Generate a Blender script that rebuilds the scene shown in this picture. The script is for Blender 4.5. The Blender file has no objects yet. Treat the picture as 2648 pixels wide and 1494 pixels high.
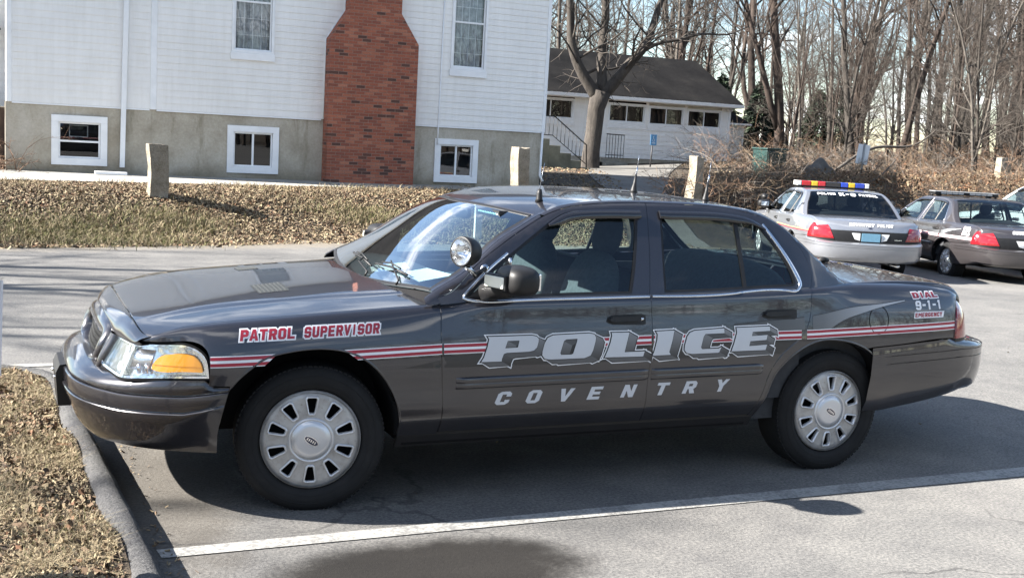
import bpy, bmesh, math, random
import numpy as np
from mathutils import Vector, Matrix
from mathutils.geometry import delaunay_2d_cdt

S = bpy.context.scene
COL = S.collection
R_ = math.radians
rng = np.random.default_rng(7)
random.seed(7)

# ------------------------------------------------------------------ camera
cam_d = bpy.data.cameras.new("camera")
cam = bpy.data.objects.new("camera", cam_d)
COL.objects.link(cam)
cam.location = (-1.32007, -5.93352, 1.76495)
cam.rotation_euler = (1.43747705, -0.0554051606, -0.415703072)
cam_d.sensor_width = 36.0
cam_d.lens = 2988.07 / 2648.0 * 36.0
cam_d.clip_start = 0.05
cam_d.clip_end = 2000.0
S.camera = cam
# ------------------------------------------------------------------ light
SUN_EL, SUN_DIR = R_(33.5), Vector((-1.46, 0.40, 1.0)).normalized()   # towards the sun
world = bpy.data.worlds.new("World")
S.world = world
world.use_nodes = True
wn, wl = world.node_tree.nodes, world.node_tree.links
wn.clear()
w_out = wn.new("ShaderNodeOutputWorld")
w_bg = wn.new("ShaderNodeBackground")
w_bg.inputs["Strength"].default_value = 0.05
w_sky = wn.new("ShaderNodeTexSky")
w_sky.sky_type = 'NISHITA'
w_sky.sun_disc = False
w_sky.sun_elevation = SUN_EL
w_sky.sun_rotation = math.atan2(SUN_DIR.x, SUN_DIR.y)
w_sky.altitude = 50.0
w_sky.air_density = 1.0
w_sky.dust_density = 0.35
w_sky.ozone_density = 1.6
# thin broken cloud, laid on the sky by direction
w_tc = wn.new("ShaderNodeTexCoord")
w_sep = wn.new("ShaderNodeSeparateXYZ")
wl.new(w_tc.outputs["Generated"], w_sep.inputs[0])
w_add = wn.new("ShaderNodeMath"); w_add.operation = 'ADD'; w_add.inputs[1].default_value = 0.18
wl.new(w_sep.outputs["Z"], w_add.inputs[0])
w_dx = wn.new("ShaderNodeMath"); w_dx.operation = 'DIVIDE'
w_dy = wn.new("ShaderNodeMath"); w_dy.operation = 'DIVIDE'
wl.new(w_sep.outputs["X"], w_dx.inputs[0]); wl.new(w_add.outputs[0], w_dx.inputs[1])
wl.new(w_sep.outputs["Y"], w_dy.inputs[0]); wl.new(w_add.outputs[0], w_dy.inputs[1])
w_cmb = wn.new("ShaderNodeCombineXYZ"); w_cmb.inputs[2].default_value = 1.3
wl.new(w_dx.outputs[0], w_cmb.inputs[0]); wl.new(w_dy.outputs[0], w_cmb.inputs[1])
w_noise = wn.new("ShaderNodeTexNoise")
w_noise.inputs["Scale"].default_value = 1.5
w_noise.inputs["Detail"].default_value = 8.0
w_noise.inputs["Roughness"].default_value = 0.56
wl.new(w_cmb.outputs[0], w_noise.inputs["Vector"])
w_ramp = wn.new("ShaderNodeMapRange")
w_ramp.interpolation_type = 'SMOOTHSTEP'
w_ramp.inputs["From Min"].default_value = 0.51
w_ramp.inputs["From Max"].default_value = 0.70
wl.new(w_noise.outputs["Fac"], w_ramp.inputs["Value"])
w_mix = wn.new("ShaderNodeMix"); w_mix.data_type = 'RGBA'
wl.new(w_ramp.outputs["Result"], w_mix.inputs[0])
wl.new(w_sky.outputs[0], w_mix.inputs[6])
w_mix.inputs[7].default_value = (12.0, 12.3, 12.7, 1)
wl.new(w_mix.outputs[2], w_bg.inputs["Color"])
wl.new(w_bg.outputs[0], w_out.inputs[0])

sun_d = bpy.data.lights.new("sun", 'SUN')
sun_d.energy = 5.0
sun_d.angle = R_(0.53)
sun_d.color = (1.0, 0.95, 0.88)
sun = bpy.data.objects.new("sun", sun_d)
COL.objects.link(sun)
sun.rotation_euler = (-SUN_DIR).to_track_quat('-Z', 'Y').to_euler()
S.view_settings.view_transform = 'Standard'
S.view_settings.look = 'None'
S.view_settings.exposure = 2.4
S.view_settings.gamma = 1.0
S.render.film_transparent = False
S.cycles.max_bounces = 8
S.cycles.transparent_max_bounces = 24
S.cycles.glossy_bounces = 4
S.cycles.caustics_reflective = False
S.cycles.caustics_refractive = False
S.cycles.use_denoising = True

# ------------------------------------------------------------------ materials
MATS = {}
def mat(name, color, rough=0.6, metal=0.0, **k):
    if name in MATS:
        return MATS[name]
    m = bpy.data.materials.new(name)
    m.use_nodes = True
    b = m.node_tree.nodes["Principled BSDF"]
    b.inputs["Base Color"].default_value = (*color, 1)
    b.inputs["Roughness"].default_value = rough
    b.inputs["Metallic"].default_value = metal
    for kk, v in k.items():
        b.inputs[kk.replace('_', ' ')].default_value = v
    MATS[name] = m
    return m

def nodes_of(m):
    return m.node_tree.nodes, m.node_tree.links, m.node_tree.nodes["Principled BSDF"]

def coord(m, scale=(1, 1, 1), loc=(0, 0, 0), rot=(0, 0, 0), out='Object'):
    N, L, B = nodes_of(m)
    tc = N.new("ShaderNodeTexCoord"); mp = N.new("ShaderNodeMapping")
    mp.inputs["Scale"].default_value = scale
    mp.inputs["Location"].default_value = loc
    mp.inputs["Rotation"].default_value = rot
    L.new(tc.outputs[out], mp.inputs["Vector"])
    return mp.outputs[0]

def noise(m, vec, scale, detail=4, rough=0.55):
    N, L, B = nodes_of(m)
    n = N.new("ShaderNodeTexNoise")
    n.inputs["Scale"].default_value = scale
    n.inputs["Detail"].default_value = detail
    n.inputs["Roughness"].default_value = rough
    L.new(vec, n.inputs["Vector"])
    return n.outputs["Fac"]

def ramp(m, fac, stops):
    N, L, B = nodes_of(m)
    r = N.new("ShaderNodeValToRGB")
    e = r.color_ramp.elements
    while len(e) < len(stops):
        e.new(0.5)
    for i, (p, c) in enumerate(stops):
        e[i].position = p
        e[i].color = (*c, 1) if len(c) == 3 else c
    L.new(fac, r.inputs[0])
    return r.outputs[0]

def mixc(m, fac, a, b, mode='MIX'):
    N, L, B = nodes_of(m)
    x = N.new("ShaderNodeMix"); x.data_type = 'RGBA'; x.blend_type = mode
    for sock, v in ((0, fac), (6, a), (7, b)):
        if isinstance(v, (int, float)):
            x.inputs[sock].default_value = v
        elif isinstance(v, tuple):
            x.inputs[sock].default_value = (*v, 1)
        else:
            L.new(v, x.inputs[sock])
    return x.outputs[2]

def mrange(m, v, a, b, c=0.0, d=1.0, smooth=True):
    N, L, B = nodes_of(m)
    x = N.new("ShaderNodeMapRange")
    if smooth:
        x.interpolation_type = 'SMOOTHSTEP'
    for i, q in zip(("From Min", "From Max", "To Min", "To Max"), (a, b, c, d)):
        x.inputs[i].default_value = q
    L.new(v, x.inputs["Value"])
    return x.outputs["Result"]

def mth(m, op, a, b=None):
    N, L, B = nodes_of(m)
    x = N.new("ShaderNodeMath"); x.operation = op
    for i, v in enumerate((a, b)):
        if v is None: continue
        if isinstance(v, (int, float)): x.inputs[i].default_value = v
        else: L.new(v, x.inputs[i])
    return x.outputs[0]

def bump(m, h, strength=0.3, dist=0.01):
    N, L, B = nodes_of(m)
    b = N.new("ShaderNodeBump")
    b.inputs["Strength"].default_value = strength
    b.inputs["Distance"].default_value = dist
    L.new(h, b.inputs["Height"])
    L.new(b.outputs[0], B.inputs["Normal"])

def base(m, col):
    N, L, B = nodes_of(m)
    L.new(col, B.inputs["Base Color"])

def varied(name, color, rough=0.6, amt=0.25, scale=6.0, metal=0.0, bmp=0.0, detail=5, **k):
    """plain colour broken up by soft noise"""
    if name in MATS: return MATS[name]
    m = mat(name, color, rough, metal, **k)
    v = coord(m)
    f = noise(m, v, scale, detail)
    lo = tuple(c * (1 - amt) for c in color); hi = tuple(min(1, c * (1 + amt)) for c in color)
    base(m, ramp(m, f, [(0.3, lo), (0.7, hi)]))
    if bmp: bump(m, noise(m, v, scale * 6, 3), bmp, 0.01)
    return m

def glass_mat(name, tint, refl=1.0, rough=0.0, ior=1.5):
    if name in MATS: return MATS[name]
    m = bpy.data.materials.new(name); m.use_nodes = True
    N, L = m.node_tree.nodes, m.node_tree.links
    N.clear()
    o = N.new("ShaderNodeOutputMaterial"); mx = N.new("ShaderNodeMixShader")
    tr = N.new("ShaderNodeBsdfTransparent"); gl = N.new("ShaderNodeBsdfGlossy")
    fr = N.new("ShaderNodeFresnel"); ge = N.new("ShaderNodeNewGeometry"); mr_ = N.new("ShaderNodeMapRange")
    mr_.inputs["To Min"].default_value = ior; mr_.inputs["To Max"].default_value = 1.0 / ior      # a thin pane reflects alike from both sides
    L.new(ge.outputs["Backfacing"], mr_.inputs["Value"]); L.new(mr_.outputs["Result"], fr.inputs[0])
    mu = N.new("ShaderNodeMath"); mu.operation = 'MULTIPLY'; mu.inputs[1].default_value = refl; mu.use_clamp = True
    tr.inputs[0].default_value = (*tint, 1)
    gl.inputs["Roughness"].default_value = rough
    gl.inputs["Color"].default_value = (1, 1, 1, 1)
    L.new(fr.outputs[0], mu.inputs[0]); L.new(mu.outputs[0], mx.inputs[0])
    L.new(tr.outputs[0], mx.inputs[1]); L.new(gl.outputs[0], mx.inputs[2])
    L.new(mx.outputs[0], o.inputs[0])
    MATS[name] = m
    return m

# ------------------------------------------------------------------ objects
def tag(o, label=None, cat=None, group=None, kind=None):
    if label: o["label"] = label
    if cat: o["category"] = cat
    if group: o["group"] = group
    if kind: o["kind"] = kind
    return o

def empty(name, loc=(0, 0, 0), rz=0.0):
    o = bpy.data.objects.new(name, None)
    o.empty_display_size = 0.2
    o.location = loc; o.rotation_euler = (0, 0, rz)
    COL.objects.link(o)
    return o

def link_mesh(name, me, parent=None, loc=(0, 0, 0), rot=(0, 0, 0)):
    o = bpy.data.objects.new(name, me)
    COL.objects.link(o)
    o.location = loc; o.rotation_euler = rot
    if parent: o.parent = parent
    return o

def copy_tree(o, parent=None, remat=None):
    c = o.copy(); COL.objects.link(c)
    c.parent = parent
    if remat and c.type == 'MESH':
        names = [s.material.name if s.material else '' for s in c.material_slots]
        if any(n in remat for n in names):
            for s in c.material_slots:
                if s.material and s.material.name in remat:
                    nm = remat[s.material.name]
                    s.link = 'OBJECT'; s.material = nm
    for ch in list(o.children):
        copy_tree(ch, c, remat)
    return c

class MB:
    """collects shapes and links them as one mesh object"""
    def __init__(s):
        s.v = []; s.f = []; s.mi = []; s.n = []; s.mats = []; s.has_n = False; s.sm = []
    def mslot(s, m):
        if m not in s.mats: s.mats.append(m)
        return s.mats.index(m)
    def add(s, verts, faces, m, normals=None, smooth=False):
        b = len(s.v); k = s.mslot(m)
        s.v.extend([tuple(p) for p in verts])
        s.f.extend([tuple(i + b for i in f) for f in faces])
        s.mi.extend([k] * len(faces)); s.sm.extend([smooth] * len(faces))
        if normals is not None:
            s.has_n = True
            s.n.extend([tuple(p) for p in normals])
        else:
            s.n.extend([(0, 0, 0)] * len(verts))
        return s
    def box(s, lo, hi, m, bev=0.0, M=None):
        lo = Vector(lo); hi = Vector(hi)
        if bev <= 0:
            vs = [(x, y, z) for x in (lo.x, hi.x) for y in (lo.y, hi.y) for z in (lo.z, hi.z)]
            fs = [(0, 1, 3, 2), (4, 6, 7, 5), (0, 4, 5, 1), (2, 3, 7, 6), (0, 2, 6, 4), (1, 5, 7, 3)]
            if M: vs = [M @ Vector(p) for p in vs]
            return s.add(vs, fs, m)
        bm = bmesh.new()
        bmesh.ops.create_cube(bm, size=1.0)
        d = hi - lo; c = (hi + lo) / 2
        for v in bm.verts:
            v.co = Vector((v.co.x * d.x, v.co.y * d.y, v.co.z * d.z)) + c
        bmesh.ops.bevel(bm, geom=bm.edges[:], offset=min(bev, min(d) * 0.49), segments=2, affect='EDGES', profile=0.6)
        return s.bm(bm, m, M)
    def bm(s, bm, m, M=None, smooth=False):
        bm.verts.index_update()
        vs = [(M @ v.co if M else v.co.copy()) for v in bm.verts]
        fs = [[v.index for v in f.verts] for f in bm.faces]
        bm.free()
        return s.add(vs, fs, m, smooth=smooth)
    def tube(s, pts, rad, m, seg=8, caps=True, smooth=True):
        pts = [Vector(p) for p in pts]; n = len(pts)
        if not hasattr(rad, '__len__'): rad = [rad] * n
        vs = []; fs = []
        up = Vector((0, 0, 1))
        prev = None
        for i, p in enumerate(pts):
            d = (pts[min(i + 1, n - 1)] - pts[max(i - 1, 0)])
            d = d.normalized() if d.length > 1e-9 else Vector((0, 0, 1))
            if prev is None:
                a = d.cross(up if abs(d.z) < 0.95 else Vector((1, 0, 0))).normalized()
            else:
                a = (prev - d * prev.dot(d))
                a = a.normalized() if a.length > 1e-6 else d.orthogonal().normalized()
            prev = a; b = d.cross(a)
            for k in range(seg):
                t = 2 * math.pi * k / seg
                vs.append(p + (a * math.cos(t) + b * math.sin(t)) * rad[i])
        for i in range(n - 1):
            for k in range(seg):
                k2 = (k + 1) % seg
                fs.append((i * seg + k, i * seg + k2, (i + 1) * seg + k2, (i + 1) * seg + k))
        if caps:
            fs.append(tuple(range(seg - 1, -1, -1)))
            fs.append(tuple((n - 1) * seg + k for k in range(seg)))
        return s.add(vs, fs, m, smooth=smooth)
    def lathe(s, prof, m, M=None, seg=32, smooth=True, a0=0, a1=2 * math.pi):
        """prof: (r, h) pairs turned about local z"""
        n = len(prof); vs = []; fs = []
        full = abs(a1 - a0 - 2 * math.pi) < 1e-6
        cols = seg if full else seg + 1
        for k in range(cols):
            t = a0 + (a1 - a0) * k / seg
            for r, h in prof:
                p = Vector((r * math.cos(t), r * math.sin(t), h))
                vs.append(M @ p if M else p)
        for k in range(seg):
            k2 = (k + 1) % cols
            for i in range(n - 1):
                fs.append((k * n + i, k2 * n + i, k2 * n + i + 1, k * n + i + 1))
        return s.add(vs, fs, m, smooth=smooth)
    def grid(s, P, m, smooth=True, flip=False):
        """P: (a, b, 3) array"""
        a, b = P.shape[:2]
        fs = []
        for i in range(a - 1):
            for j in range(b - 1):
                q = (i * b + j, (i + 1) * b + j, (i + 1) * b + j + 1, i * b + j + 1)
                fs.append(q[::-1] if flip else q)
        return s.add(P.reshape(-1, 3), fs, m, smooth=smooth)
    def prism(s, poly, z0, z1, m, M=None):
        n = len(poly)
        vs = [Vector((p[0], p[1], z0)) for p in poly] + [Vector((p[0], p[1], z1)) for p in poly]
        if M: vs = [M @ v for v in vs]
        fs = [tuple(range(n - 1, -1, -1)), tuple(range(n, 2 * n))]
        fs += [(i, (i + 1) % n, n + (i + 1) % n, n + i) for i in range(n)]
        return s.add(vs, fs, m)
    def mesh(s, name):
        me = bpy.data.meshes.new(name)
        me.from_pydata([tuple(p) for p in s.v], [], s.f)
        for m in s.mats: me.materials.append(m)
        me.polygons.foreach_set("material_index", s.mi)
        me.polygons.foreach_set("use_smooth", s.sm)
        me.update()
        if s.has_n:
            nn = []
            for p, q in zip(s.n, me.vertices):
                nn.append(p if (p[0] or p[1] or p[2]) else tuple(q.normal))
            me.normals_split_custom_set_from_vertices(nn)
        return me
    def build(s, name, parent=None, loc=(0, 0, 0), rot=(0, 0, 0)):
        return link_mesh(name, s.mesh(name), parent, loc, rot)

# ------------------------------------------------------------------ curves and patches
def pchip(xs, ys):
    x = np.asarray(xs, float); y = np.asarray(ys, float)
    h = np.diff(x); d = np.diff(y) / h
    m = np.zeros_like(y); m[0] = d[0]; m[-1] = d[-1]
    for i in range(1, len(x) - 1):
        if d[i - 1] * d[i] > 0:
            w1 = 2 * h[i] + h[i - 1]; w2 = h[i] + 2 * h[i - 1]
            m[i] = (w1 + w2) / (w1 / d[i - 1] + w2 / d[i])
    def f(q):
        q = np.asarray(q, float)
        qc = np.clip(q, x[0], x[-1])
        i = np.clip(np.searchsorted(x, qc) - 1, 0, len(x) - 2)
        t = (qc - x[i]) / h[i]
        r = ((1 + 2 * t) * (1 - t) ** 2 * y[i] + t * (1 - t) ** 2 * h[i] * m[i]
             + t * t * (3 - 2 * t) * y[i + 1] + t * t * (t - 1) * h[i] * m[i + 1])
        return r + np.where(q < x[0], (q - x[0]) * m[0], 0) + np.where(q > x[-1], (q - x[-1]) * m[-1], 0)
    return f

def ncspline(xs, ys):
    """natural cubic spline through (xs, ys); ys may hold vectors"""
    x = np.asarray(xs, float); y = np.asarray(ys, float)
    n = len(x); h = np.diff(x)
    A = np.zeros((n, n)); A[0, 0] = A[-1, -1] = 1
    yy = y.reshape(n, -1); B = np.zeros_like(yy)
    for i in range(1, n - 1):
        A[i, i - 1] = h[i - 1]; A[i, i] = 2 * (h[i - 1] + h[i]); A[i, i + 1] = h[i]
        B[i] = 6 * ((yy[i + 1] - yy[i]) / h[i] - (yy[i] - yy[i - 1]) / h[i - 1])
    Mm = np.linalg.solve(A, B)
    def f(q):
        q = np.clip(np.asarray(q, float), x[0], x[-1])
        i = np.clip(np.searchsorted(x, q) - 1, 0, n - 2)
        a = ((x[i + 1] - q) / h[i])[..., None]; b = ((q - x[i]) / h[i])[..., None]
        hh = h[i][..., None]
        r = a * yy[i] + b * yy[i + 1] + ((a ** 3 - a) * Mm[i] + (b ** 3 - b) * Mm[i + 1]) * hh ** 2 / 6
        return r.reshape(q.shape + y.shape[1:])
    return f

def crv(pts, step=0.02):
    """smooth curve through the points, sampled about every `step`"""
    p = np.asarray(pts, float)
    s = np.concatenate([[0], np.cumsum(np.linalg.norm(np.diff(p, axis=0), axis=1))])
    f = ncspline(s, p) if len(p) > 2 else (lambda q: p[0] + (p[1] - p[0]) * (np.asarray(q) / s[-1])[:, None])
    return f(np.linspace(0, s[-1], max(2, int(math.ceil(s[-1] / step)) + 1)))

def chain(*cs):
    """join curves into one closed outline"""
    out = []
    for c in cs:
        for p in np.asarray(c, float):
            if not out or np.linalg.norm(out[-1] - p) > 1e-5: out.append(p)
    if np.linalg.norm(out[0] - out[-1]) < 1e-5: out.pop()
    return np.array(out)

def line(a, b, step=0.02):
    return crv([a, b], step)

def poly_area(p):
    x, y = p[:, 0], p[:, 1]
    return 0.5 * np.sum(x * np.roll(y, -1) - np.roll(x, -1) * y)

def inset(p, d):
    """move a closed outline inwards by d"""
    p = np.asarray(p, float)
    sg = 1 if poly_area(p) > 0 else -1
    e = np.roll(p, -1, 0) - p
    e /= np.maximum(np.linalg.norm(e, axis=1), 1e-9)[:, None]
    nrm = np.stack([-e[:, 1], e[:, 0]], 1) * sg
    a = np.roll(nrm, 1, 0) + nrm
    l = np.maximum(np.sum(a * nrm, 1), 0.35)
    return p + a / l[:, None] * d

def inside(q, p):
    x, y = q[:, 0][:, None], q[:, 1][:, None]
    x0, y0 = p[:, 0][None], p[:, 1][None]
    x1, y1 = np.roll(p[:, 0], -1)[None], np.roll(p[:, 1], -1)[None]
    c = ((y0 > y) != (y1 > y)) & (x < (x1 - x0) * (y - y0) / (y1 - y0 + 1e-15) + x0)
    return (np.sum(c, 1) % 2) == 1

def fill2d(outs, holes=(), h=0.04, margin=0.45, union=False):
    """triangles filling outline(s) minus holes, with a grid of inner points"""
    loops = list(outs) + list(holes)
    pts = []; edges = []
    for lp in loops:
        b = len(pts); n = len(lp)
        pts.extend(lp.tolist()); edges.extend([(b + i, b + (i + 1) % n) for i in range(n)])
    allp = np.concatenate(list(outs))
    if h:
        lo, hi = allp.min(0), allp.max(0)
        gx = np.arange(lo[0] + h / 2, hi[0], h); gy = np.arange(lo[1] + h / 2, hi[1], h)
        if len(gx) and len(gy):
            g = np.stack(np.meshgrid(gx, gy, indexing='ij'), -1).reshape(-1, 2)
            k = np.zeros(len(g), bool)
            for o in outs: k |= inside(g, o)
            for o in holes: k &= ~inside(g, o)
            g = g[k]
            bp = np.array(pts)
            if len(g):
                keep = np.ones(len(g), bool)
                for i in range(0, len(g), 400):
                    dd = np.linalg.norm(g[i:i + 400, None] - bp[None], axis=2).min(1)
                    keep[i:i + 400] = dd > h * margin
                pts.extend(g[keep].tolist())
    r = delaunay_2d_cdt([Vector(p) for p in pts], edges, [], 0, 1e-6)
    V = np.array([tuple(v) for v in r[0]]); F = np.array([f for f in r[2] if len(f) == 3])
    c = V[F].mean(1)
    k = np.zeros(len(F), bool)
    for o in outs: k |= inside(c, o)
    for o in holes: k &= ~inside(c, o)
    F = F[k]
    a = V[F]
    ar = (a[:, 1, 0] - a[:, 0, 0]) * (a[:, 2, 1] - a[:, 0, 1]) - (a[:, 1, 1] - a[:, 0, 1]) * (a[:, 2, 0] - a[:, 0, 0])
    F = F[np.abs(ar) > 1e-10]
    used = np.unique(F); remap = -np.ones(len(V), int); remap[used] = np.arange(len(used))
    return V[used], remap[F]

def fnormals(fm, uv, ref):
    e = 8e-4
    du = fm(uv + [e, 0]) - fm(uv - [e, 0]); dv = fm(uv + [0, e]) - fm(uv - [0, e])
    n = np.cross(du, dv); n /= np.maximum(np.linalg.norm(n, axis=1), 1e-12)[:, None]
    P = fm(uv)
    rr = ref(P) if callable(ref) else np.asarray(ref, float)[None] + 0 * P
    s = np.sign(np.sum(n * rr, 1)); s[s == 0] = 1
    return P, n * s[:, None]

def OUT(P):
    r = P.copy(); r[:, 0] = 0.0; r[:, 2] -= 0.55
    return r

def panel(mb, outs, fm, m, holes=(), h=0.035, gap=0.0, flange=0.012, lift=0.0, ref=OUT, mirror=False):
    outs = [np.asarray(o, float) for o in (outs if isinstance(outs, list) else [outs])]
    if gap: outs = [inset(o, gap) for o in outs]
    uv, F = fill2d(outs, [np.asarray(o, float) for o in holes], h)
    P, n = fnormals(fm, uv, ref)
    P = P + n * lift
    a, b, c = P[F[:, 0]], P[F[:, 1]], P[F[:, 2]]
    fl = np.sum(np.cross(b - a, c - a) * n[F[:, 0]], 1) < 0
    F[fl] = F[fl][:, ::-1]
    V = [P]; Nn = [n]; FF = F.tolist()
    if flange:
        cnt = {}
        for t in FF:
            for i in range(3):
                k = (t[i], t[(i + 1) % 3]); cnt[k] = 1
        bd = [k for k in cnt if (k[1], k[0]) not in cnt]
        ids = sorted({i for k in bd for i in k}); mp = {i: j for j, i in enumerate(ids)}
        b0 = len(P); nb = len(ids)
        V += [P[ids], P[ids] - n[ids] * flange]; Nn += [n[ids], n[ids]]
        for i, j in bd:
            FF.append([b0 + mp[j], b0 + mp[i], b0 + nb + mp[i], b0 + nb + mp[j]])
    V = np.concatenate(V); Nn = np.concatenate(Nn)
    if mirror:
        V = V * [1, -1, 1]; Nn = Nn * [1, -1, 1]; FF = [t[::-1] for t in FF]
    mb.add(V, FF, m, Nn, True)
    return mb

def dens(p, step=.05):
    p = np.asarray(p, float); out = []
    for a, b in zip(p, np.roll(p, -1, 0)):
        n = max(1, int(np.linalg.norm(b - a) / step))
        out += [a + (b - a) * i / n for i in range(n)]
    return np.array(out)
# ================================================================== ground
_yb = pchip([-60, -20, -1.28, 4.3, 10, 16, 25, 60], [6, 7.8, 11.6, 13.07, 14.2, 14.7, 15.1, 16])
_bt = pchip([-60, 8, 13, 20, 28, 60], [.47, .47, .55, .95, 1.15, 1.3])
def sp(v, w=1.0): return np.where(v > w, v - w / 2, np.where(v > 0, v * v / (2 * w), 0))
def z_lot(x, y):
    x = np.asarray(x, float); y = np.asarray(y, float)
    return -.020 * np.minimum(sp(y - 1.6), 40) - .018 * np.minimum(sp(x - 4.6), 25)
def terr(x, y):
    x = np.asarray(x, float); y = np.asarray(y, float)
    u = np.clip((y - _yb(x)) / np.interp(x, [0, 10, 20], [3.2, 3.4, 4.2]), 0, 1); u = u * u * (3 - 2 * u)
    top = _bt(x) + .004 * np.maximum(y - 20, 0) * np.clip((60 - y) / 40, 0, 1)
    top = np.where((x > 8) & (y > 20), np.minimum(top, .62 + .0 * x) * np.clip((30 - x) / 10, 0, 1) + top * (1 - np.clip((30 - x) / 10, 0, 1)), top)
    lot = z_lot(x, np.minimum(y, _yb(x) + 1))
    return lot * (1 - u) + top * u
def zt(x, y): return float(terr(np.array([x]), np.array([y]))[0])

def sheet(name, poly, m, lift, h=.5, step=None, f=terr, kind='structure'):
    """flat sheet laid on the terrain inside an (x, y) outline"""
    p = dens(poly, step or h)
    uv, F = fill2d([p], [], h)
    P = np.stack([uv[:, 0], uv[:, 1], f(uv[:, 0], uv[:, 1]) + lift], 1)
    a, b, c = P[F[:, 0]], P[F[:, 1]], P[F[:, 2]]
    fl = np.cross(b - a, c - a)[:, 2] < 0; F[fl] = F[fl][:, ::-1]
    mb = MB(); mb.add(P, F.tolist(), m, None, True)
    o = mb.build(name)
    if kind: o["kind"] = kind
    return o

def ground_mats():
    m = mat("leaf_soil", (.10, .075, .045), .95)
    v = coord(m)
    a = noise(m, v, 1.3, 6, .65); b = noise(m, v, 14, 5, .7)
    c = ramp(m, a, [(.30, (.030, .021, .014)), (.52, (.062, .046, .029)), (.72, (.105, .082, .050))])
    c2 = ramp(m, b, [(.3, (.35, .33, .30)), (.7, (1.25, 1.2, 1.12))])
    base(m, mixc(m, 1.0, c, c2, 'MULTIPLY')); bump(m, b, .8, .05)
    m = mat("asphalt", (.15, .15, .15), .88, Specular_IOR_Level=.25)
    v = coord(m)
    a = noise(m, v, .35, 6, .6); b = noise(m, v, 62, 3, .75); g = noise(m, v, 170, 2, .8); d = noise(m, v, 3.0, 6, .7)
    c = ramp(m, a, [(.32, (.104, .103, .101)), (.5, (.130, .128, .124)), (.68, (.158, .154, .147))])
    c = mixc(m, .75, c, ramp(m, b, [(.32, (.42, .42, .43)), (.5, (1, 1, 1)), (.70, (1.75, 1.7, 1.62))]), 'MULTIPLY')
    c = mixc(m, mrange(m, g, .60, .72, 0, .6), c, (.30, .28, .25))
    c = mixc(m, mrange(m, g, .38, .28, 0, .6), c, (.028, .028, .03))
    c = mixc(m, .5, c, ramp(m, d, [(.35, (.70, .70, .71)), (.65, (1.22, 1.20, 1.16))]), 'MULTIPLY')
    # sand swept against the verge, and an old oil stain in the bay nearest the viewer
    N, L, B = nodes_of(m)
    tc = N.new("ShaderNodeTexCoord"); s = N.new("ShaderNodeSeparateXYZ"); L.new(tc.outputs["Object"], s.inputs[0])
    X, Y = s.outputs["X"], s.outputs["Y"]
    dv = mth(m, 'SUBTRACT', Y, mth(m, 'MULTIPLY', X, .22))
    sand = mth(m, 'MULTIPLY', mrange(m, mth(m, 'ADD', dv, mth(m, 'MULTIPLY', d, 1.6)), 11.6, 12.9), 1.0)
    c = mixc(m, mth(m, 'MULTIPLY', sand, .85), c, ramp(m, b, [(.3, (.125, .103, .075)), (.7, (.21, .178, .130))]))
    def blob(cx, cy, rx, ry, soft, wob):
        ex = mth(m, 'DIVIDE', mth(m, 'SUBTRACT', X, cx), rx); ey = mth(m, 'DIVIDE', mth(m, 'SUBTRACT', Y, cy), ry)
        q = mth(m, 'ADD', mth(m, 'MULTIPLY', ex, ex), mth(m, 'MULTIPLY', ey, ey))
        q = mth(m, 'ADD', q, mth(m, 'MULTIPLY', mth(m, 'SUBTRACT', d, .5), wob))
        return mrange(m, q, 1.0 + soft, 1.0 - soft)
    st = blob(.28, -1.76, .66, .36, .45, 1.3)
    c = mixc(m, mth(m, 'MULTIPLY', st, .94), c, (.0085, .0068, .0054))
    bay = blob(.1, -.95, 2.3, 1.25, .75, 1.0)  # bay darkened: tree shade painted into the asphalt colour, along with oil
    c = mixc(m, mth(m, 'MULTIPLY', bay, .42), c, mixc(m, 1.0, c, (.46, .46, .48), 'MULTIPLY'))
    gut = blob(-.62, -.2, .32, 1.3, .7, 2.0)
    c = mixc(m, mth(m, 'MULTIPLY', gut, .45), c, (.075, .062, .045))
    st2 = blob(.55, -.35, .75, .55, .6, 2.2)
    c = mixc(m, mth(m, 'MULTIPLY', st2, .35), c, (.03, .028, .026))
    vo = N.new("ShaderNodeTexVoronoi"); vo.feature = 'DISTANCE_TO_EDGE'; vo.inputs["Scale"].default_value = .42
    wv = N.new("ShaderNodeVectorMath"); wv.operation = 'ADD'; nz = N.new("ShaderNodeTexNoise"); nz.inputs["Scale"].default_value = 1.6; nz.inputs["Detail"].default_value = 6
    L.new(v, nz.inputs["Vector"]); L.new(v, wv.inputs[0]); L.new(nz.outputs["Color"], wv.inputs[1]); L.new(wv.outputs[0], vo.inputs["Vector"])
    ck = mth(m, 'MULTIPLY', mrange(m, vo.outputs["Distance"], .009, .002), mrange(m, noise(m, v, .5, 3), .50, .60))
    c = mixc(m, mth(m, 'MULTIPLY', ck, .5), c, (.022, .022, .023))
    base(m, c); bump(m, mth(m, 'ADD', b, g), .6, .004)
    m = mat("old_asphalt", (.24, .23, .21), .9, Specular_IOR_Level=.2)
    v = coord(m)
    c = ramp(m, noise(m, v, .9, 6, .65), [(.3, (.105, .10, .093)), (.7, (.18, .172, .158))])
    base(m, mixc(m, .6, c, ramp(m, noise(m, v, 60, 3), [(.3, (.7, .7, .7)), (.7, (1.25, 1.25, 1.22))]), 'MULTIPLY'))
    m = mat("berm_asphalt", (.075, .075, .078), .92, Specular_IOR_Level=.25)
    v = coord(m)
    n1 = noise(m, v, 70, 4, .75); n2 = noise(m, v, 5, 5)
    c = ramp(m, n2, [(.3, (.050, .050, .053)), (.7, (.088, .087, .085))])
    base(m, mixc(m, .9, c, ramp(m, n1, [(.32, (.35, .35, .36)), (.5, (1, 1, 1)), (.7, (1.6, 1.55, 1.5))]), 'MULTIPLY')); bump(m, n1, 1.0, .012)
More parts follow.
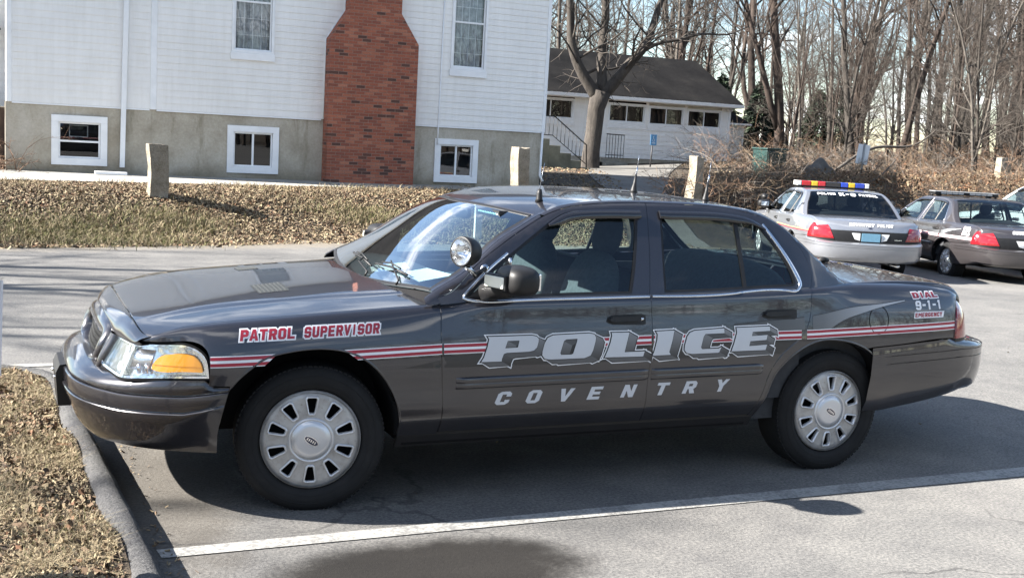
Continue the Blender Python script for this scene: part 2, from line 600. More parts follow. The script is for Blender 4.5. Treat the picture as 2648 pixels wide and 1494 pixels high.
    m = mat("line_paint", (.70, .69, .66), .7)
    N, L, B = nodes_of(m)
    v = coord(m)
    n1 = noise(m, v, 55, 4, .7); n2 = noise(m, v, 4, 5, .7)
    w = mrange(m, mth(m, 'ADD', mth(m, 'MULTIPLY', n1, .7), mth(m, 'MULTIPLY', n2, .5)), .52, .72)
    base(m, mixc(m, w, (.30, .294, .275), (.150, .147, .141)))
    m = varied("walk_concrete", (.25, .24, .215), .9, .18, 3, bmp=.2)
ground_mats()

def build_ground():
    # one sheet out to the horizon, fine near the scene
    xs = np.unique(np.concatenate([np.linspace(-700, -60, 9), np.linspace(-60, -14, 24), np.linspace(-14, 34, 121), np.linspace(34, 90, 29), np.linspace(90, 800, 9)]))
    ys = np.unique(np.concatenate([np.linspace(-500, -40, 8), np.linspace(-40, 8, 25), np.linspace(8, 26, 61), np.linspace(26, 90, 33), np.linspace(90, 900, 10)]))
    Xg, Yg = np.meshgrid(xs, ys, indexing='ij')
    Z = terr(Xg, Yg) - .012
    mask = (Xg > -14) & (Xg < 34) & (Yg > _yb(Xg) + .5)
    Z = Z + np.where(mask, -.008, 0)
    mb = MB(); mb.grid(np.stack([Xg, Yg, Z], -1), MATS["leaf_soil"], True)
    o = mb.build("ground"); o["kind"] = 'structure'
    # the parking lot
    bx = np.linspace(-60, 60, 90)
    edge = np.stack([bx, _yb(bx) + .18 + .22 * np.sin(bx * 1.3) * np.cos(bx * .47 + 1)], 1)
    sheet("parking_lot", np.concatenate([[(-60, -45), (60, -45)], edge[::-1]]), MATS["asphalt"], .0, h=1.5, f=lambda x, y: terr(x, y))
    # driveway climbing to the small house
    dl = crv([(10.6, 14.2), (11.6, 17.0), (13.2, 21.0), (17.0, 29.0), (20.6, 35.6)], .8); dr = crv([(12.5, 14.6), (12.95, 16.8), (15.6, 21.6), (20.5, 29.5), (25.5, 36.6)], .8)
    sheet("driveway", np.concatenate([dl, dr[::-1]]), MATS["old_asphalt"], .006, h=.8)
    # walkway along the house wall
    wl = crv([(-9, 15.4), (-1.2, 16.3), (3, 16.9), (6, 17.4), (10.9, 18.3)], .5)
    sheet("walkway", np.concatenate([wl, [(10.9, 19.62), (-9, 19.62)]]), MATS["walk_concrete"], .010, h=.6)
    # painted bay lines, worn
    a = np.array([(-.72, -1.330), (1.26, -1.326), (4.0, -1.326), (9.5, -1.30), (9.5, -1.175), (4.17, -1.180), (1.32, -1.211), (-.73, -1.232)])
    l1 = sheet("bay_line", a, MATS["line_paint"], .0045, h=.3)
    l2 = sheet("bay_line", np.array([(-6, 2.50), (-.75, 2.53), (-.75, 2.63), (-6, 2.60)]), MATS["line_paint"], .0045, h=.3)
    # planted island with its rounded asphalt berm
    ce = crv([(-.705, -3.4), (-.722, -2.4), (-.738, -1.7), (-.755, -1.27), (-.788, -.65), (-.820, -.02), (-.848, .50), (-.870, 1.05), (-.905, 1.55), (-1.02, 1.93), (-1.25, 2.12), (-1.6, 2.18), (-4.5, 2.2)], .06)
    T = np.gradient(ce, axis=0); T /= np.linalg.norm(T, axis=1)[:, None]; Nn = np.stack([-T[:, 1], T[:, 0]], 1)
    rows = []
    for d, z in ((-.008, -.03), (0, .004), (.014, .052), (.030, .088), (.055, .108), (.085, .114), (.115, .108), (.140, .085), (.152, .03)):
        w = .0022 * np.sin(np.arange(len(ce)) * 1.9 + d * 40) + .0025 * np.sin(np.arange(len(ce)) * .73 + d * 17)
        p = ce + Nn * (d + w * (0 < d < .15))[:, None]
        rows.append(np.concatenate([p, (z + w * .5 + 0 * w)[:, None]], 1))
    mb = MB(); mb.grid(np.stack(rows, 0), MATS["berm_asphalt"], True)
    o = mb.build("curb"); o["kind"] = 'structure'
    isl = np.concatenate([ce + Nn * .132, [(-4.5, -3.4)]])
    sheet("planting_bed", isl, MATS["leaf_soil"], .085, h=.12, f=lambda x, y: .022 * np.sin(x * 5.1) * np.cos(y * 4.3) + .012 * np.sin(x * 13 + y * 9))
    return isl
ISL = build_ground()

# ------------------------------------------------------------------ litter, grass
LEAFM = [varied("leaf_tan", (.185, .140, .082), .85, .4, 30), varied("leaf_brown", (.105, .066, .036), .85, .3, 30), varied("leaf_dark", (.062, .043, .028), .9, .3, 30),
         varied("straw", (.265, .215, .130), .85, .25, 30), varied("grass_green", (.105, .105, .032), .8, .3, 25), varied("leaf_rust", (.13, .062, .028), .85, .3, 30)]
def scatter_flakes(name, P, Nup, size, asp, tilt, mats_w, seed, lab=None):
    """thin curled flakes: two triangles-pairs bent along the middle"""
    r = np.random.default_rng(seed); n = len(P)
    yaw = r.uniform(0, 2 * np.pi, n); tl = r.normal(0, tilt, n); rl = r.normal(0, tilt, n)
    L = size * r.uniform(.55, 1.5, n); W = L * asp * r.uniform(.6, 1.3, n); C = W * r.uniform(.1, .6, n)
    base_ = np.array([[-.5, -.5, 0], [.5, -.35, 0], [-.55, 0, 1], [.6, 0, 1], [-.45, .5, 0], [.45, .4, 0]])
    q = np.stack([base_[None, :, 0] * L[:, None], base_[None, :, 1] * W[:, None], base_[None, :, 2] * C[:, None]], 2)
    ca, sa = np.cos(rl), np.sin(rl)
    q = np.stack([q[..., 0], q[..., 1] * ca[:, None] - q[..., 2] * sa[:, None], q[..., 1] * sa[:, None] + q[..., 2] * ca[:, None]], 2)
    ca, sa = np.cos(tl), np.sin(tl)
    q = np.stack([q[..., 0] * ca[:, None] - q[..., 2] * sa[:, None], q[..., 1], q[..., 0] * sa[:, None] + q[..., 2] * ca[:, None]], 2)
    ca, sa = np.cos(yaw), np.sin(yaw)
    q = np.stack([q[..., 0] * ca[:, None] - q[..., 1] * sa[:, None], q[..., 0] * sa[:, None] + q[..., 1] * ca[:, None], q[..., 2]], 2)
    V = (q + P[:, None, :] + np.array([0, 0, .004])).reshape(-1, 3)
    b = np.arange(n) * 6
    F = np.concatenate([np.stack([b, b + 1, b + 3, b + 2], 1), np.stack([b + 2, b + 3, b + 5, b + 4], 1)])
    w = np.array([k[1] for k in mats_w]); mi = r.choice(len(w), n, p=w / w.sum()); mi = np.concatenate([mi, mi])
    return fast_mesh(name, V, F, [k[0] for k in mats_w], mi)

def fast_mesh(name, V, F, mats, mi, smooth=False, parent=None):
    me = bpy.data.meshes.new(name)
    n, k = F.shape
    me.vertices.add(len(V)); me.vertices.foreach_set("co", np.ascontiguousarray(V, np.float32).ravel())
    me.loops.add(n * k); me.loops.foreach_set("vertex_index", np.ascontiguousarray(F, np.int32).ravel())
    me.polygons.add(n); me.polygons.foreach_set("loop_start", np.arange(0, n * k, k, dtype=np.int32))
    me.polygons.foreach_set("loop_total", np.full(n, k, np.int32))
    for m in mats: me.materials.append(m)
    me.polygons.foreach_set("material_index", np.ascontiguousarray(mi, np.int32))
    me.polygons.foreach_set("use_smooth", np.full(n, smooth, bool))
    me.update(calc_edges=True); me.validate()
    return link_mesh(name, me, parent)

def blades(name, P, h, w, lean, mats_w, seed):
    r = np.random.default_rng(seed); n = len(P)
    a = r.uniform(0, 2 * np.pi, n); H = h * r.uniform(.4, 1.5, n); W = w * r.uniform(.6, 1.4, n)
    ld = r.uniform(0, 2 * np.pi, n); ll = H * np.abs(r.normal(0, lean, n))
    d = np.stack([np.cos(a), np.sin(a), 0 * a], 1) * W[:, None] / 2
    t = np.stack([np.cos(ld) * ll, np.sin(ld) * ll, H], 1); mid = t * np.array([.35, .35, .6])
    V = np.stack([P - d, P + d, P + mid + d * .7, P + mid - d * .7, P + t, P + t + d * .1], 1).reshape(-1, 3)
    b = np.arange(n) * 6
    F = np.concatenate([np.stack([b, b + 1, b + 2, b + 3], 1), np.stack([b + 3, b + 2, b + 5, b + 4], 1)])
    ww = np.array([k[1] for k in mats_w]); mi = r.choice(len(ww), n, p=ww / ww.sum()); mi = np.concatenate([mi, mi])
    return fast_mesh(name, V, F, [k[0] for k in mats_w], mi)

def build_litter():
    r = np.random.default_rng(11)
    def bank_pts(n, x0, x1, d0, d1):
        x = r.uniform(x0, x1, n); y = _yb(x) + r.uniform(d0, d1, n)
        k = ~((x > 10.2 + (y - 14) * .45) & (x < 12.6 + (y - 14.6) * .42))
        x, y = x[k], y[k]
        k = ~((y > 16.3 + .18 * x + .1) & (x < 11))
        x, y = x[k], y[k]
        return np.stack([x, y, terr(x, y)], 1)
    def clump(P, f, s, th):
        v = np.sin(P[:, 0] * f + s) * np.cos(P[:, 1] * f * 1.2 + s * 2) + .6 * np.sin(P[:, 0] * f * 2.3 + P[:, 1] * f * 1.7 + s)
        return P[v > th]
    A = bank_pts(130000, -6, 12.5, -.25, 5.2)
    lm = [(LEAFM[0], 38), (LEAFM[1], 32), (LEAFM[2], 14), (LEAFM[3], 16), (LEAFM[5], 7)]
    o = scatter_flakes("leaf_litter", A, None, .044, .55, .38, lm, 3); tag(o, "fallen brown leaves covering the grassy bank below the house", "leaves", kind="stuff")
    B = clump(bank_pts(24000, -6, 12.5, .0, 4.6), 1.1, .7, -.15)
    o = blades("bank_grass", B, .085, .010, 1.4, [(LEAFM[3], 40), (LEAFM[0], 34), (LEAFM[1], 16), (LEAFM[4], 5)], 4); tag(o, "dry straw coloured grass tufts on the bank below the house", "grass", kind="stuff")
    g = []
    for cx, cy, rx, ry, n in ((-.2, 12.6, 1.6, .8, 8000), (1.3, 13.6, .9, .5, 2200), (5.3, 14.8, 1.4, .5, 3000), (7.6, 15.2, .9, .4, 900)):
        p = r.normal(0, .5, (n, 2)) * [rx, ry] + [cx, cy]; g.append(p)
    g = np.concatenate(g); P = np.stack([g[:, 0], g[:, 1], terr(g[:, 0], g[:, 1])], 1)
    o = blades("green_grass", P, .085, .010, 1.2, [(LEAFM[4], 42), (LEAFM[3], 34), (LEAFM[0], 14)], 5); tag(o, "yellow green grass patches on the left half of the bank", "grass", kind="stuff")
    # island mulch
    q = np.stack([r.uniform(-2.1, -.9, 120000), r.uniform(-2.6, 2.1, 120000)], 1); q = q[inside(q, inset(ISL, .02))]
    zz = .085 + .022 * np.sin(q[:, 0] * 5.1) * np.cos(q[:, 1] * 4.3) + .012 * np.sin(q[:, 0] * 13 + q[:, 1] * 9)
    P = np.stack([q[:, 0], q[:, 1], zz], 1)
    pf = np.sin(q[:, 0] * 7.3 + 1.2 * np.sin(q[:, 1] * 3.1)) * np.cos(q[:, 1] * 4.1 + q[:, 0] * 2) + r.normal(0, .45, len(q))
    big = r.uniform(0, 1, len(q)) < .14
    o = scatter_flakes("mulch_straw", P[big & (pf > -.3)], None, .034, .22, .5, [(LEAFM[3], 60), (LEAFM[0], 26), (LEAFM[1], 14)], 61); tag(o, "pale straw pieces on the mulch beside the curb", "mulch", kind="stuff")
    o = scatter_flakes("mulch_leaves", P[big & (pf <= -.3)], None, .036, .55, .6, [(LEAFM[1], 40), (LEAFM[0], 30), (LEAFM[2], 18), (LEAFM[5], 14)], 62); tag(o, "curled brown leaf scraps on the mulch beside the curb", "leaves", kind="stuff")
    o = scatter_flakes("mulch", P[~big], None, .019, .34, .45, [(LEAFM[3], 22), (LEAFM[0], 34), (LEAFM[1], 22), (LEAFM[2], 14)], 6); tag(o, "pale dry mulch and leaf bits filling the island bed beside the curb", "mulch", kind="stuff")
    k = P[(np.sin(P[:, 0] * 6 + 1) * np.cos(P[:, 1] * 5) > -.1)][:34000]
    o = blades("bed_grass", k, .030, .0022, 1.9, [(LEAFM[3], 60), (LEAFM[0], 30), (LEAFM[4], 10)], 7); tag(o, "short dead grass blades poking through the mulch beside the curb", "grass", kind="stuff")
    x = np.concatenate([-.735 + np.abs(r.normal(0, .05, 150)), r.uniform(-1, 9, 60)]); y = np.concatenate([r.uniform(-2.2, 1.0, 150), r.uniform(-3, 9, 60)])
    P = np.stack([x, y, z_lot(x, y) + .003], 1)
    o = scatter_flakes("loose_debris", P, None, .014, .5, .35, [(LEAFM[0], 40), (LEAFM[1], 30), (LEAFM[2], 30)], 63); tag(o, "small leaf crumbs lying along the curb and on the asphalt", "leaf bits", kind="stuff")
    # loose leaves on the lot edge and yard
    x = r.uniform(-5, 12, 1100); y = _yb(x) + r.normal(.10, .22, 1100); P = np.stack([x, y, terr(x, y) + .01], 1)
    P2 = np.stack([r.uniform(8, 30, 9000), r.uniform(19, 37, 9000)], 1)
    kk = ~((P2[:, 0] > 10.6 + (P2[:, 1] - 14) * .47) & (P2[:, 0] < 13.8 + (P2[:, 1] - 14.6) * .52)) & ~((P2[:, 0] < 11) & (P2[:, 1] > 19.4)); P2 = P2[kk]
    P2 = np.concatenate([P2, terr(P2[:, 0], P2[:, 1])[:, None]], 1)
    o = scatter_flakes("yard_leaves", np.concatenate([P, P2]), None, .060, .6, .4, lm, 8); tag(o, "scattered brown leaves over the yard and lot edge", "leaves", kind="stuff")
build_litter()
M_BLK = varied("black_plastic", (0.0095, 0.0092, 0.0095), 0.5, 0.2, 20, Specular_IOR_Level=0.35)
M_TRIM = mat("bright_trim", (0.62, 0.63, 0.65), 0.16, 1.0)
# ================================================================== buildings
def siding_mat(name, col):
    m = mat(name, col, .55)
    v = coord(m, (1, 1, 1))
    a = noise(m, v, .7, 5, .6); b = noise(m, coord(m, (6, 6, .6)), 1.5, 5, .7)
    base(m, mixc(m, .75, ramp(m, a, [(.3, tuple(c * .90 for c in col)), (.7, col)]), ramp(m, b, [(.3, (.90, .895, .88)), (.6, (1, 1, 1))]), 'MULTIPLY'))
    return m
M_SID = siding_mat("white_siding", (.84, .825, .80))
M_SID2 = siding_mat("white_clapboard", (.86, .855, .84))
M_WTR = varied("white_trim", (.78, .79, .80), .5, .06, 4)
def concrete_mat():
    m = mat("foundation_concrete", (.30, .29, .26), .9)
    v = coord(m); vs = coord(m, (2.2, 2.2, .45))
    a = noise(m, v, 1.1, 6, .65); b = noise(m, vs, 1.6, 6, .7); d = noise(m, v, 22, 4, .7)
    c = ramp(m, a, [(.28, (.28, .245, .185)), (.5, (.41, .37, .30)), (.72, (.50, .465, .40))])
    c = mixc(m, mrange(m, b, .52, .72, 0, .6), c, (.165, .14, .085))
    N, L, B = nodes_of(m)
    tc = N.new("ShaderNodeTexCoord"); s = N.new("ShaderNodeSeparateXYZ"); L.new(tc.outputs["Object"], s.inputs[0])
    dirt = mth(m, 'MULTIPLY', mrange(m, mth(m, 'ADD', s.outputs["Z"], mth(m, 'MULTIPLY', a, .5)), 1.05, .72), .55)
    c = mixc(m, dirt, c, (.17, .14, .09))
    base(m, mixc(m, .5, c, ramp(m, d, [(.3, (.75, .75, .75)), (.7, (1.2, 1.2, 1.2))]), 'MULTIPLY')); bump(m, d, .35, .01)
    return m
M_CON = concrete_mat()
def brick_mat():
    m = mat("red_brick", (.30, .10, .07), .85)
    N, L, B = nodes_of(m)
    tc = N.new("ShaderNodeTexCoord"); s = N.new("ShaderNodeSeparateXYZ"); L.new(tc.outputs["Object"], s.inputs[0])
    u = mth(m, 'ADD', s.outputs["X"], mth(m, 'MULTIPLY', s.outputs["Y"], 1.0))
    r = mth(m, 'DIVIDE', s.outputs["Z"], .0678); row = mth(m, 'FLOOR', r); fz = mth(m, 'SUBTRACT', r, row)
    c = mth(m, 'ADD', mth(m, 'DIVIDE', u, .205), mth(m, 'MULTIPLY', mth(m, 'MODULO', mth(m, 'ADD', row, 200), 2), .5)); ci = mth(m, 'FLOOR', c); fx = mth(m, 'SUBTRACT', c, ci)
    cb = N.new("ShaderNodeCombineXYZ"); L.new(ci, cb.inputs[0]); L.new(row, cb.inputs[1])
    wn_ = N.new("ShaderNodeTexWhiteNoise"); wn_.noise_dimensions = '2D'; L.new(cb.outputs[0], wn_.inputs["Vector"])
    bc = ramp(m, wn_.outputs["Value"], [(0.0, (.075, .036, .027)), (.07, (.095, .042, .030)), (.10, (.215, .068, .042)), (.5, (.275, .082, .046)), (.85, (.34, .112, .062)), (1.0, (.38, .15, .09))])
    v = coord(m); n1 = noise(m, v, 45, 4, .7); n2 = noise(m, v, 1.4, 5, .6)
    bc = mixc(m, .7, bc, ramp(m, n1, [(.3, (.7, .7, .7)), (.7, (1.25, 1.25, 1.25))]), 'MULTIPLY')
    bc = mixc(m, .6, bc, ramp(m, n2, [(.35, (.82, .82, .82)), (.65, (1.12, 1.1, 1.1))]), 'MULTIPLY')
    ez = mth(m, 'MINIMUM', fz, mth(m, 'SUBTRACT', 1.0, fz)); ex = mth(m, 'MULTIPLY', mth(m, 'MINIMUM', fx, mth(m, 'SUBTRACT', 1.0, fx)), 3.0)
    e = mth(m, 'ADD', mth(m, 'MINIMUM', ez, ex), mth(m, 'MULTIPLY', mth(m, 'SUBTRACT', n1, .5), .05))
    k = mrange(m, e, .055, .11)
    mort = ramp(m, n1, [(.3, (.20, .115, .085)), (.7, (.30, .195, .150))])
    base(m, mixc(m, k, mort, bc)); bump(m, mth(m, 'ADD', k, mth(m, 'MULTIPLY', n1, .3)), .8, .01)
    return m
M_BRK = brick_mat()
M_PANE = glass_mat("house_pane", (.80, .84, .86), 1.6)
M_DARK = mat("dark_room", (.012, .012, .014), .9)
M_CURT = varied("sheer_curtain", (.34, .35, .36), .9, .35, 8)
M_ROOF = None
def shingle_mat():
    m = mat("dark_shingles", (.05, .05, .052), .95, Specular_IOR_Level=.05)
    v = coord(m); a = noise(m, v, .55, 6, .65); b = noise(m, coord(m, (3, 8, 8)), 3, 4, .7)
    c = ramp(m, a, [(.3, (.007, .007, .0075)), (.55, (.015, .0145, .0145)), (.75, (.027, .025, .0225))])
    base(m, mixc(m, .7, c, ramp(m, b, [(.3, (.6, .6, .6)), (.7, (1.3, 1.3, 1.3))]), 'MULTIPLY')); bump(m, b, .4, .03)
    return m
M_ROOF = shingle_mat()

def clap_wall(mb, x0, x1, z0, z1, y, pitch, holes, m, lip=.014):
    """lapped boards facing -y, each course split round the openings"""
    z = z0; k = 0
    while z < z1 - .01:
        zt_ = min(z + pitch, z1)
        cuts = [(x0, x1)]
        for (a, b, c, d) in holes:
            if c < zt_ - .004 and d > z + .004:
                nc = []
                for p, q in cuts:
                    if b <= p or a >= q: nc.append((p, q)); continue
                    if a > p: nc.append((p, a))
                    if b < q: nc.append((b, q))
                cuts = nc
        for p, q in cuts:
            mb.add([(p, y - lip, z), (q, y - lip, z), (q, y - .002, zt_), (p, y - .002, zt_), (p, y, z), (q, y, z)], [(0, 1, 2, 3), (4, 5, 1, 0)], m)
        z = zt_
    return mb

def frame_box(mb, x0, x1, z0, z1, w, ya, yb, m, wb=None):
    """picture-frame of four butted bars"""
    wb = wb or w
    mb.box((x0, ya, z1 - w), (x1, yb, z1), m, .004); mb.box((x0, ya, z0), (x1, yb, z0 + wb), m, .004)
    mb.box((x0, ya, z0 + wb + .0005), (x0 + w, yb, z1 - w - .0005), m, .004); mb.box((x1 - w, ya, z0 + wb + .0005), (x1, yb, z1 - w - .0005), m, .004)

def house_window(parent, x0, x1, z0, z1, y, trim, style, deep=.16, label=None, sill=0):
    f = MB(); frame_box(f, x0, x1, z0, z1, trim, y - .03, y + .02, M_WTR, trim * 1.05)
    w = f.build("window", parent)
    if label: w["label"] = label
    if sill:
        q = MB(); q.box((x0 - .02, y - .04, z0 - sill), (x1 + .02, y + .02, z0 - .001), M_WTR, .005); q.build("sill", w)
    a, b, c, d = x0 + trim, x1 - trim, z0 + trim * 1.05, z1 - trim
    s = MB(); fr = .035
    frame_box(s, a + .001, b - .001, c + .001, d - .001, fr, y + .022, y + .055, M_WTR)
    if style in ('sash', 'tall'): zm = c + (d - c) * (.47 if style == 'sash' else .5); s.box((a + fr, y + .024, zm - .02), (b - fr, y + .053, zm + .02), M_WTR, .003)
    else: xm = (a + b) / 2; s.box((xm - .022, y + .020, c + fr), (xm + .022, y + .053, d - fr), M_WTR, .003)
    s.build("sash", w)
    p = MB(); p.add([(a + fr, y + .045, c + fr), (b - fr, y + .045, c + fr), (b - fr, y + .045, d - fr), (a + fr, y + .045, d - fr)], [(0, 1, 2, 3)], M_PANE); p.build("pane", w)
    r = MB()                                                       # room behind
    Y2 = y + .75
    r.add([(a, y + .06, c), (b, y + .06, c), (b, y + .06, d), (a, y + .06, d), (a - .2, Y2, c - .1), (b + .2, Y2, c - .1), (b + .2, Y2, d), (a - .2, Y2, d)],
          [(4, 5, 6, 7), (0, 4, 7, 3), (1, 2, 6, 5), (3, 7, 6, 2), (0, 1, 5, 4)], M_DARK)
    r.build("room", w)
    if style == 'tall':
        cu = MB(); n = 60; t = np.linspace(0, 1, n)
        xx = a + fr + t * (b - a - 2 * fr)
        yy = y + .12 + .018 * np.sin(t * 46) + .01 * np.sin(t * 23 + 1)
        P = np.stack([np.stack([xx, yy, 0 * xx + zz], 1) for zz in (c - .02, (c + d) / 2, d + .02)], 0)
        cu.grid(P, M_CURT, True); cu.build("curtain", w)
        gl = MB()                                                  # thin grid bars of the storm sash
        for q in (.27, .5, .73): gl.box((a + (b - a) * q - .004, y + .060, c + fr), (a + (b - a) * q + .004, y + .066, d - fr), M_WTR)
        for q in (.16, .33, .67, .84): gl.box((a + fr, y + .068, c + (d - c) * q - .004), (b - fr, y + .073, c + (d - c) * q + .004), M_WTR)
        gl.build("muntins", w)
    elif style == 'sash':
        gl = MB()
        frame_box(gl, a + .22, b - .22, (c + d) / 2 + .06, d - .06, .02, y + .30, y + .32, M_CURT); gl.build("inner_frame", w)
    return w

def build_house():
    Y = 19.65; X0, X1, ZF, ZT, XB = -1.12, 10.82, 1.86, 6.6, 29.0
    root = empty("clapboard_house", (5, 19.65, .45))
    root.location = (0, 0, 0)
    tag(root, "large white clapboard house on a concrete foundation with a brick chimney", "house")
    wins = [(3.29, 4.20, 3.17, 5.35), (8.305, 9.195, 3.17, 5.35)]
    bas = [(-.30, .785, .625, 1.64), (3.245, 4.365, .59, 1.615), (8.02, 9.115, .55, 1.565)]
    mb = MB(); clap_wall(mb, X0, 1.63, ZF, ZT, Y, .141, [], M_SID); clap_wall(mb, 1.75, X1, ZF - .004, ZT, Y, .141, wins, M_SID)
    mb.add([(X1, Y, ZF), (X1, XB, ZF), (X1, XB, ZT), (X1, Y, ZT)], [(0, 1, 2, 3)], M_SID)
    mb.add([(X0, Y, ZF), (X0, XB, ZF), (X0, XB, ZT), (X0, Y, ZT)], [(3, 2, 1, 0)], M_SID)
    mb.add([(X0, XB, ZF), (X1, XB, ZF), (X1, XB, ZT), (X0, XB, ZT)], [(3, 2, 1, 0)], M_SID)
    mb.build("siding_wall", root)
    t = MB()
    t.box((X0 - .015, Y - .022, ZF - .01), (X0 + .075, Y + .05, ZT), M_WTR, .006); t.build("corner_board", root); t = MB(); t.box((X1 - .07, Y - .022, ZF - .02), (X1 + .015, Y + .05, ZT), M_WTR, .006)
    t.build("corner_board", root)
    t = MB(); t.box((1.63, Y - .024, ZF - .01), (1.75, Y + .02, ZT), M_WTR, .004); t.build("joint_board", root)
    t = MB(); t.box((X0 + .08, Y - .016, ZF - .035), (1.62, Y - .001, ZF - .003), M_WTR); t.build("starter_strip", root); t = MB(); t.box((1.76, Y - .016, ZF - .039), (5.30, Y - .001, ZF - .007), M_WTR); t.build("starter_strip", root); t = MB(); t.box((7.44, Y - .016, ZF - .039), (X1 - .08, Y - .001, ZF - .007), M_WTR)
    t.build("starter_strip", root)
    f = MB()
    def wallrect(x0, x1, z0, z1, y, holes, m):
        xs = sorted({x0, x1, *[h[0] for h in holes], *[h[1] for h in holes]}); zs = sorted({z0, z1, *[h[2] for h in holes], *[h[3] for h in holes]})
        for a, b in zip(xs, xs[1:]):
            for c, d in zip(zs, zs[1:]):
                cx, cz = (a + b) / 2, (c + d) / 2
                if any(h[0] < cx < h[1] and h[2] < cz < h[3] for h in holes): continue
                f.add([(a, y, c), (b, y, c), (b, y, d), (a, y, d)], [(0, 1, 2, 3)], m)
    wallrect(X0 - .04, 1.66, .2, ZF - .001, Y + .01, bas[:1], M_CON); wallrect(1.66, X1 - .05, .2, ZF - .006, Y + .02, bas[1:], M_CON)
    f.add([(X1 - .05, Y + .02, .2), (X1 - .05, XB, .2), (X1 - .05, XB, ZF), (X1 - .05, Y + .02, ZF)], [(0, 1, 2, 3)], M_CON)
    f.add([(X0 - .04, Y + .01, .2), (X0 - .04, XB, .2), (X0 - .04, XB, ZF), (X0 - .04, Y + .01, ZF)], [(3, 2, 1, 0)], M_CON)
    f.build("foundation", root)
    for w in wins: house_window(root, *w, Y - .014, .055, 'tall', sill=.15)
    for w, st in zip(bas, ('sash', 'slide', 'slide')): house_window(root, *w, Y - .0, .135, st)
    # chimney with sloped shoulders
    c = MB(); F = Y - .40
    pts = [(5.355, .3), (7.385, .3), (7.385, 3.62), (6.955, 4.27), (6.955, 8.6), (5.765, 8.6), (5.765, 4.27), (5.355, 3.62)]
    n = len(pts)
    c.add([(p[0], F, p[1]) for p in pts] + [(p[0], Y + .05, p[1]) for p in pts], [tuple(range(n))] + [((i + 1) % n, i, n + i, n + (i + 1) % n) for i in range(n)], M_BRK)
    c.build("chimney", root)
    for sg, xa, xb in ((-1, 5.355, 5.765), (1, 7.385, 6.955)):     # bright flashing where the stack meets the wall
        fl = MB(); fl.tube([(xa + sg * .012, Y - .025, ZF), (xa + sg * .012, Y - .025, 3.62), (xb + sg * .012, Y - .025, 4.27), (xb + sg * .012, Y - .025, 6.5)], .013, M_WTR, 6); fl.build("flashing", root)
    # eaves and roof above the frame of the photograph
    r = MB(); o = .35
    zr, ym = ZT + 3.2, (Y + XB) / 2
    for s_, ya in ((1, Y - o), (-1, XB + o)):
        a = [(X0 - o, ya, ZT - .2), (X1 + o, ya, ZT - .2), (X1 + o, ym, zr), (X0 - o, ym, zr)]
        r.add(a + [(p[0], p[1], p[2] + .16) for p in a], [(0, 3, 2, 1), (4, 5, 6, 7), (0, 1, 5, 4), (1, 2, 6, 5), (3, 0, 4, 7), (2, 3, 7, 6)], M_ROOF)
    r.build("roof", root)
    for xx in (X0, X1): g = MB(); g.add([(xx, Y, ZT), (xx, XB, ZT), (xx, ym, zr)], [(0, 1, 2)], M_SID); g.build("gable", root)
    # lower wing set back on the left
    w = MB(); clap_wall(w, -7.0, X0 - .02, ZF - .12, 5.4, 22.2, .141, [], M_SID); w.add([(-7, 22.22, .2), (X0, 22.22, .2), (X0, 22.22, ZF - .12), (-7, 22.22, ZF - .12)], [(0, 1, 2, 3)], M_CON)
    w.add([(-7, 21.9, 5.4), (X0, 21.9, 5.4), (X0, 26, 7.2), (-7, 26, 7.2)], [(0, 1, 2, 3)], M_ROOF)
    w.build("side_wing", root)
    # rainwater pipes and cable
    d = MB()
    def pipe(x, zlo, zhi, s=.045, y=Y - .075, xt=None):
        xt = x if xt is None else xt
        d.add([(x - s, y - s, zlo), (x + s, y - s, zlo), (x + s, y + s, zlo), (x - s, y + s, zlo), (xt - s, y - s, zhi), (xt + s, y - s, zhi), (xt + s, y + s, zhi), (xt - s, y + s, zhi)],
              [(0, 1, 5, 4), (1, 2, 6, 5), (2, 3, 7, 6), (3, 0, 4, 7), (3, 2, 1, 0), (4, 5, 6, 7)], M_WTR)
    pipe(1.075, .62, 6.4, .048, Y - .08, 1.16)
    ds = d.build("downspout"); tag(ds, "white square downspout running down the left of the house wall", "downspout")
    d = MB(); d.box((.50, 18.95, zt(.7, 19.1) + .012), (1.12, 19.16, zt(.7, 19.1) + .075), M_WTR, .01); o_ = d.build("splash_block"); tag(o_, "white splash block on the walkway under the downspout", "splash block")
    d = MB(); d.tube([(8.10, Y - .03, 6.3), (8.075, Y - .03, 1.9), (8.07, Y - .045, 1.80), (8.07, Y - .045, 1.42)], .014, M_WTR, 8); o_ = d.build("cable_conduit"); tag(o_, "thin white conduit running down the wall right of the chimney", "conduit")
    d = MB(); d.tube([(10.76, Y - .05, 1.84), (10.745, Y - .05, .80), (10.80, Y - .12, .66)], [.028, .028, .03], M_WTR, 10); o_ = d.build("corner_pipe"); tag(o_, "white round pipe down the right foundation corner of the house", "pipe")
    l = MB()
    l.box((-1.40, 22.02, 3.42), (-1.26, 22.17, 3.50), M_BLK, .01); l.tube([(-1.33, 22.0, 3.50), (-1.33, 21.93, 3.58), (-1.33, 21.85, 3.50)], .012, M_BLK, 6)
    l.lathe([(.0, 3.50), (.03, 3.48), (.10, 3.40), (.105, 3.37)], M_BLK, Matrix.Translation((-1.33, 21.85, 0)), 8)
    o_ = l.build("wall_lantern"); tag(o_, "white glass wall lantern on the siding at the far left edge", "lantern")
    g = MB(); g.lathe([(.085, 3.37), (.07, 3.12), (.05, 3.06), (0, 3.05)], mat("lantern_glass", (.70, .70, .66), .3), Matrix.Translation((-1.33, 21.85, 0)), 8); g.build("lamp_glass", o_)
    fz = MB()
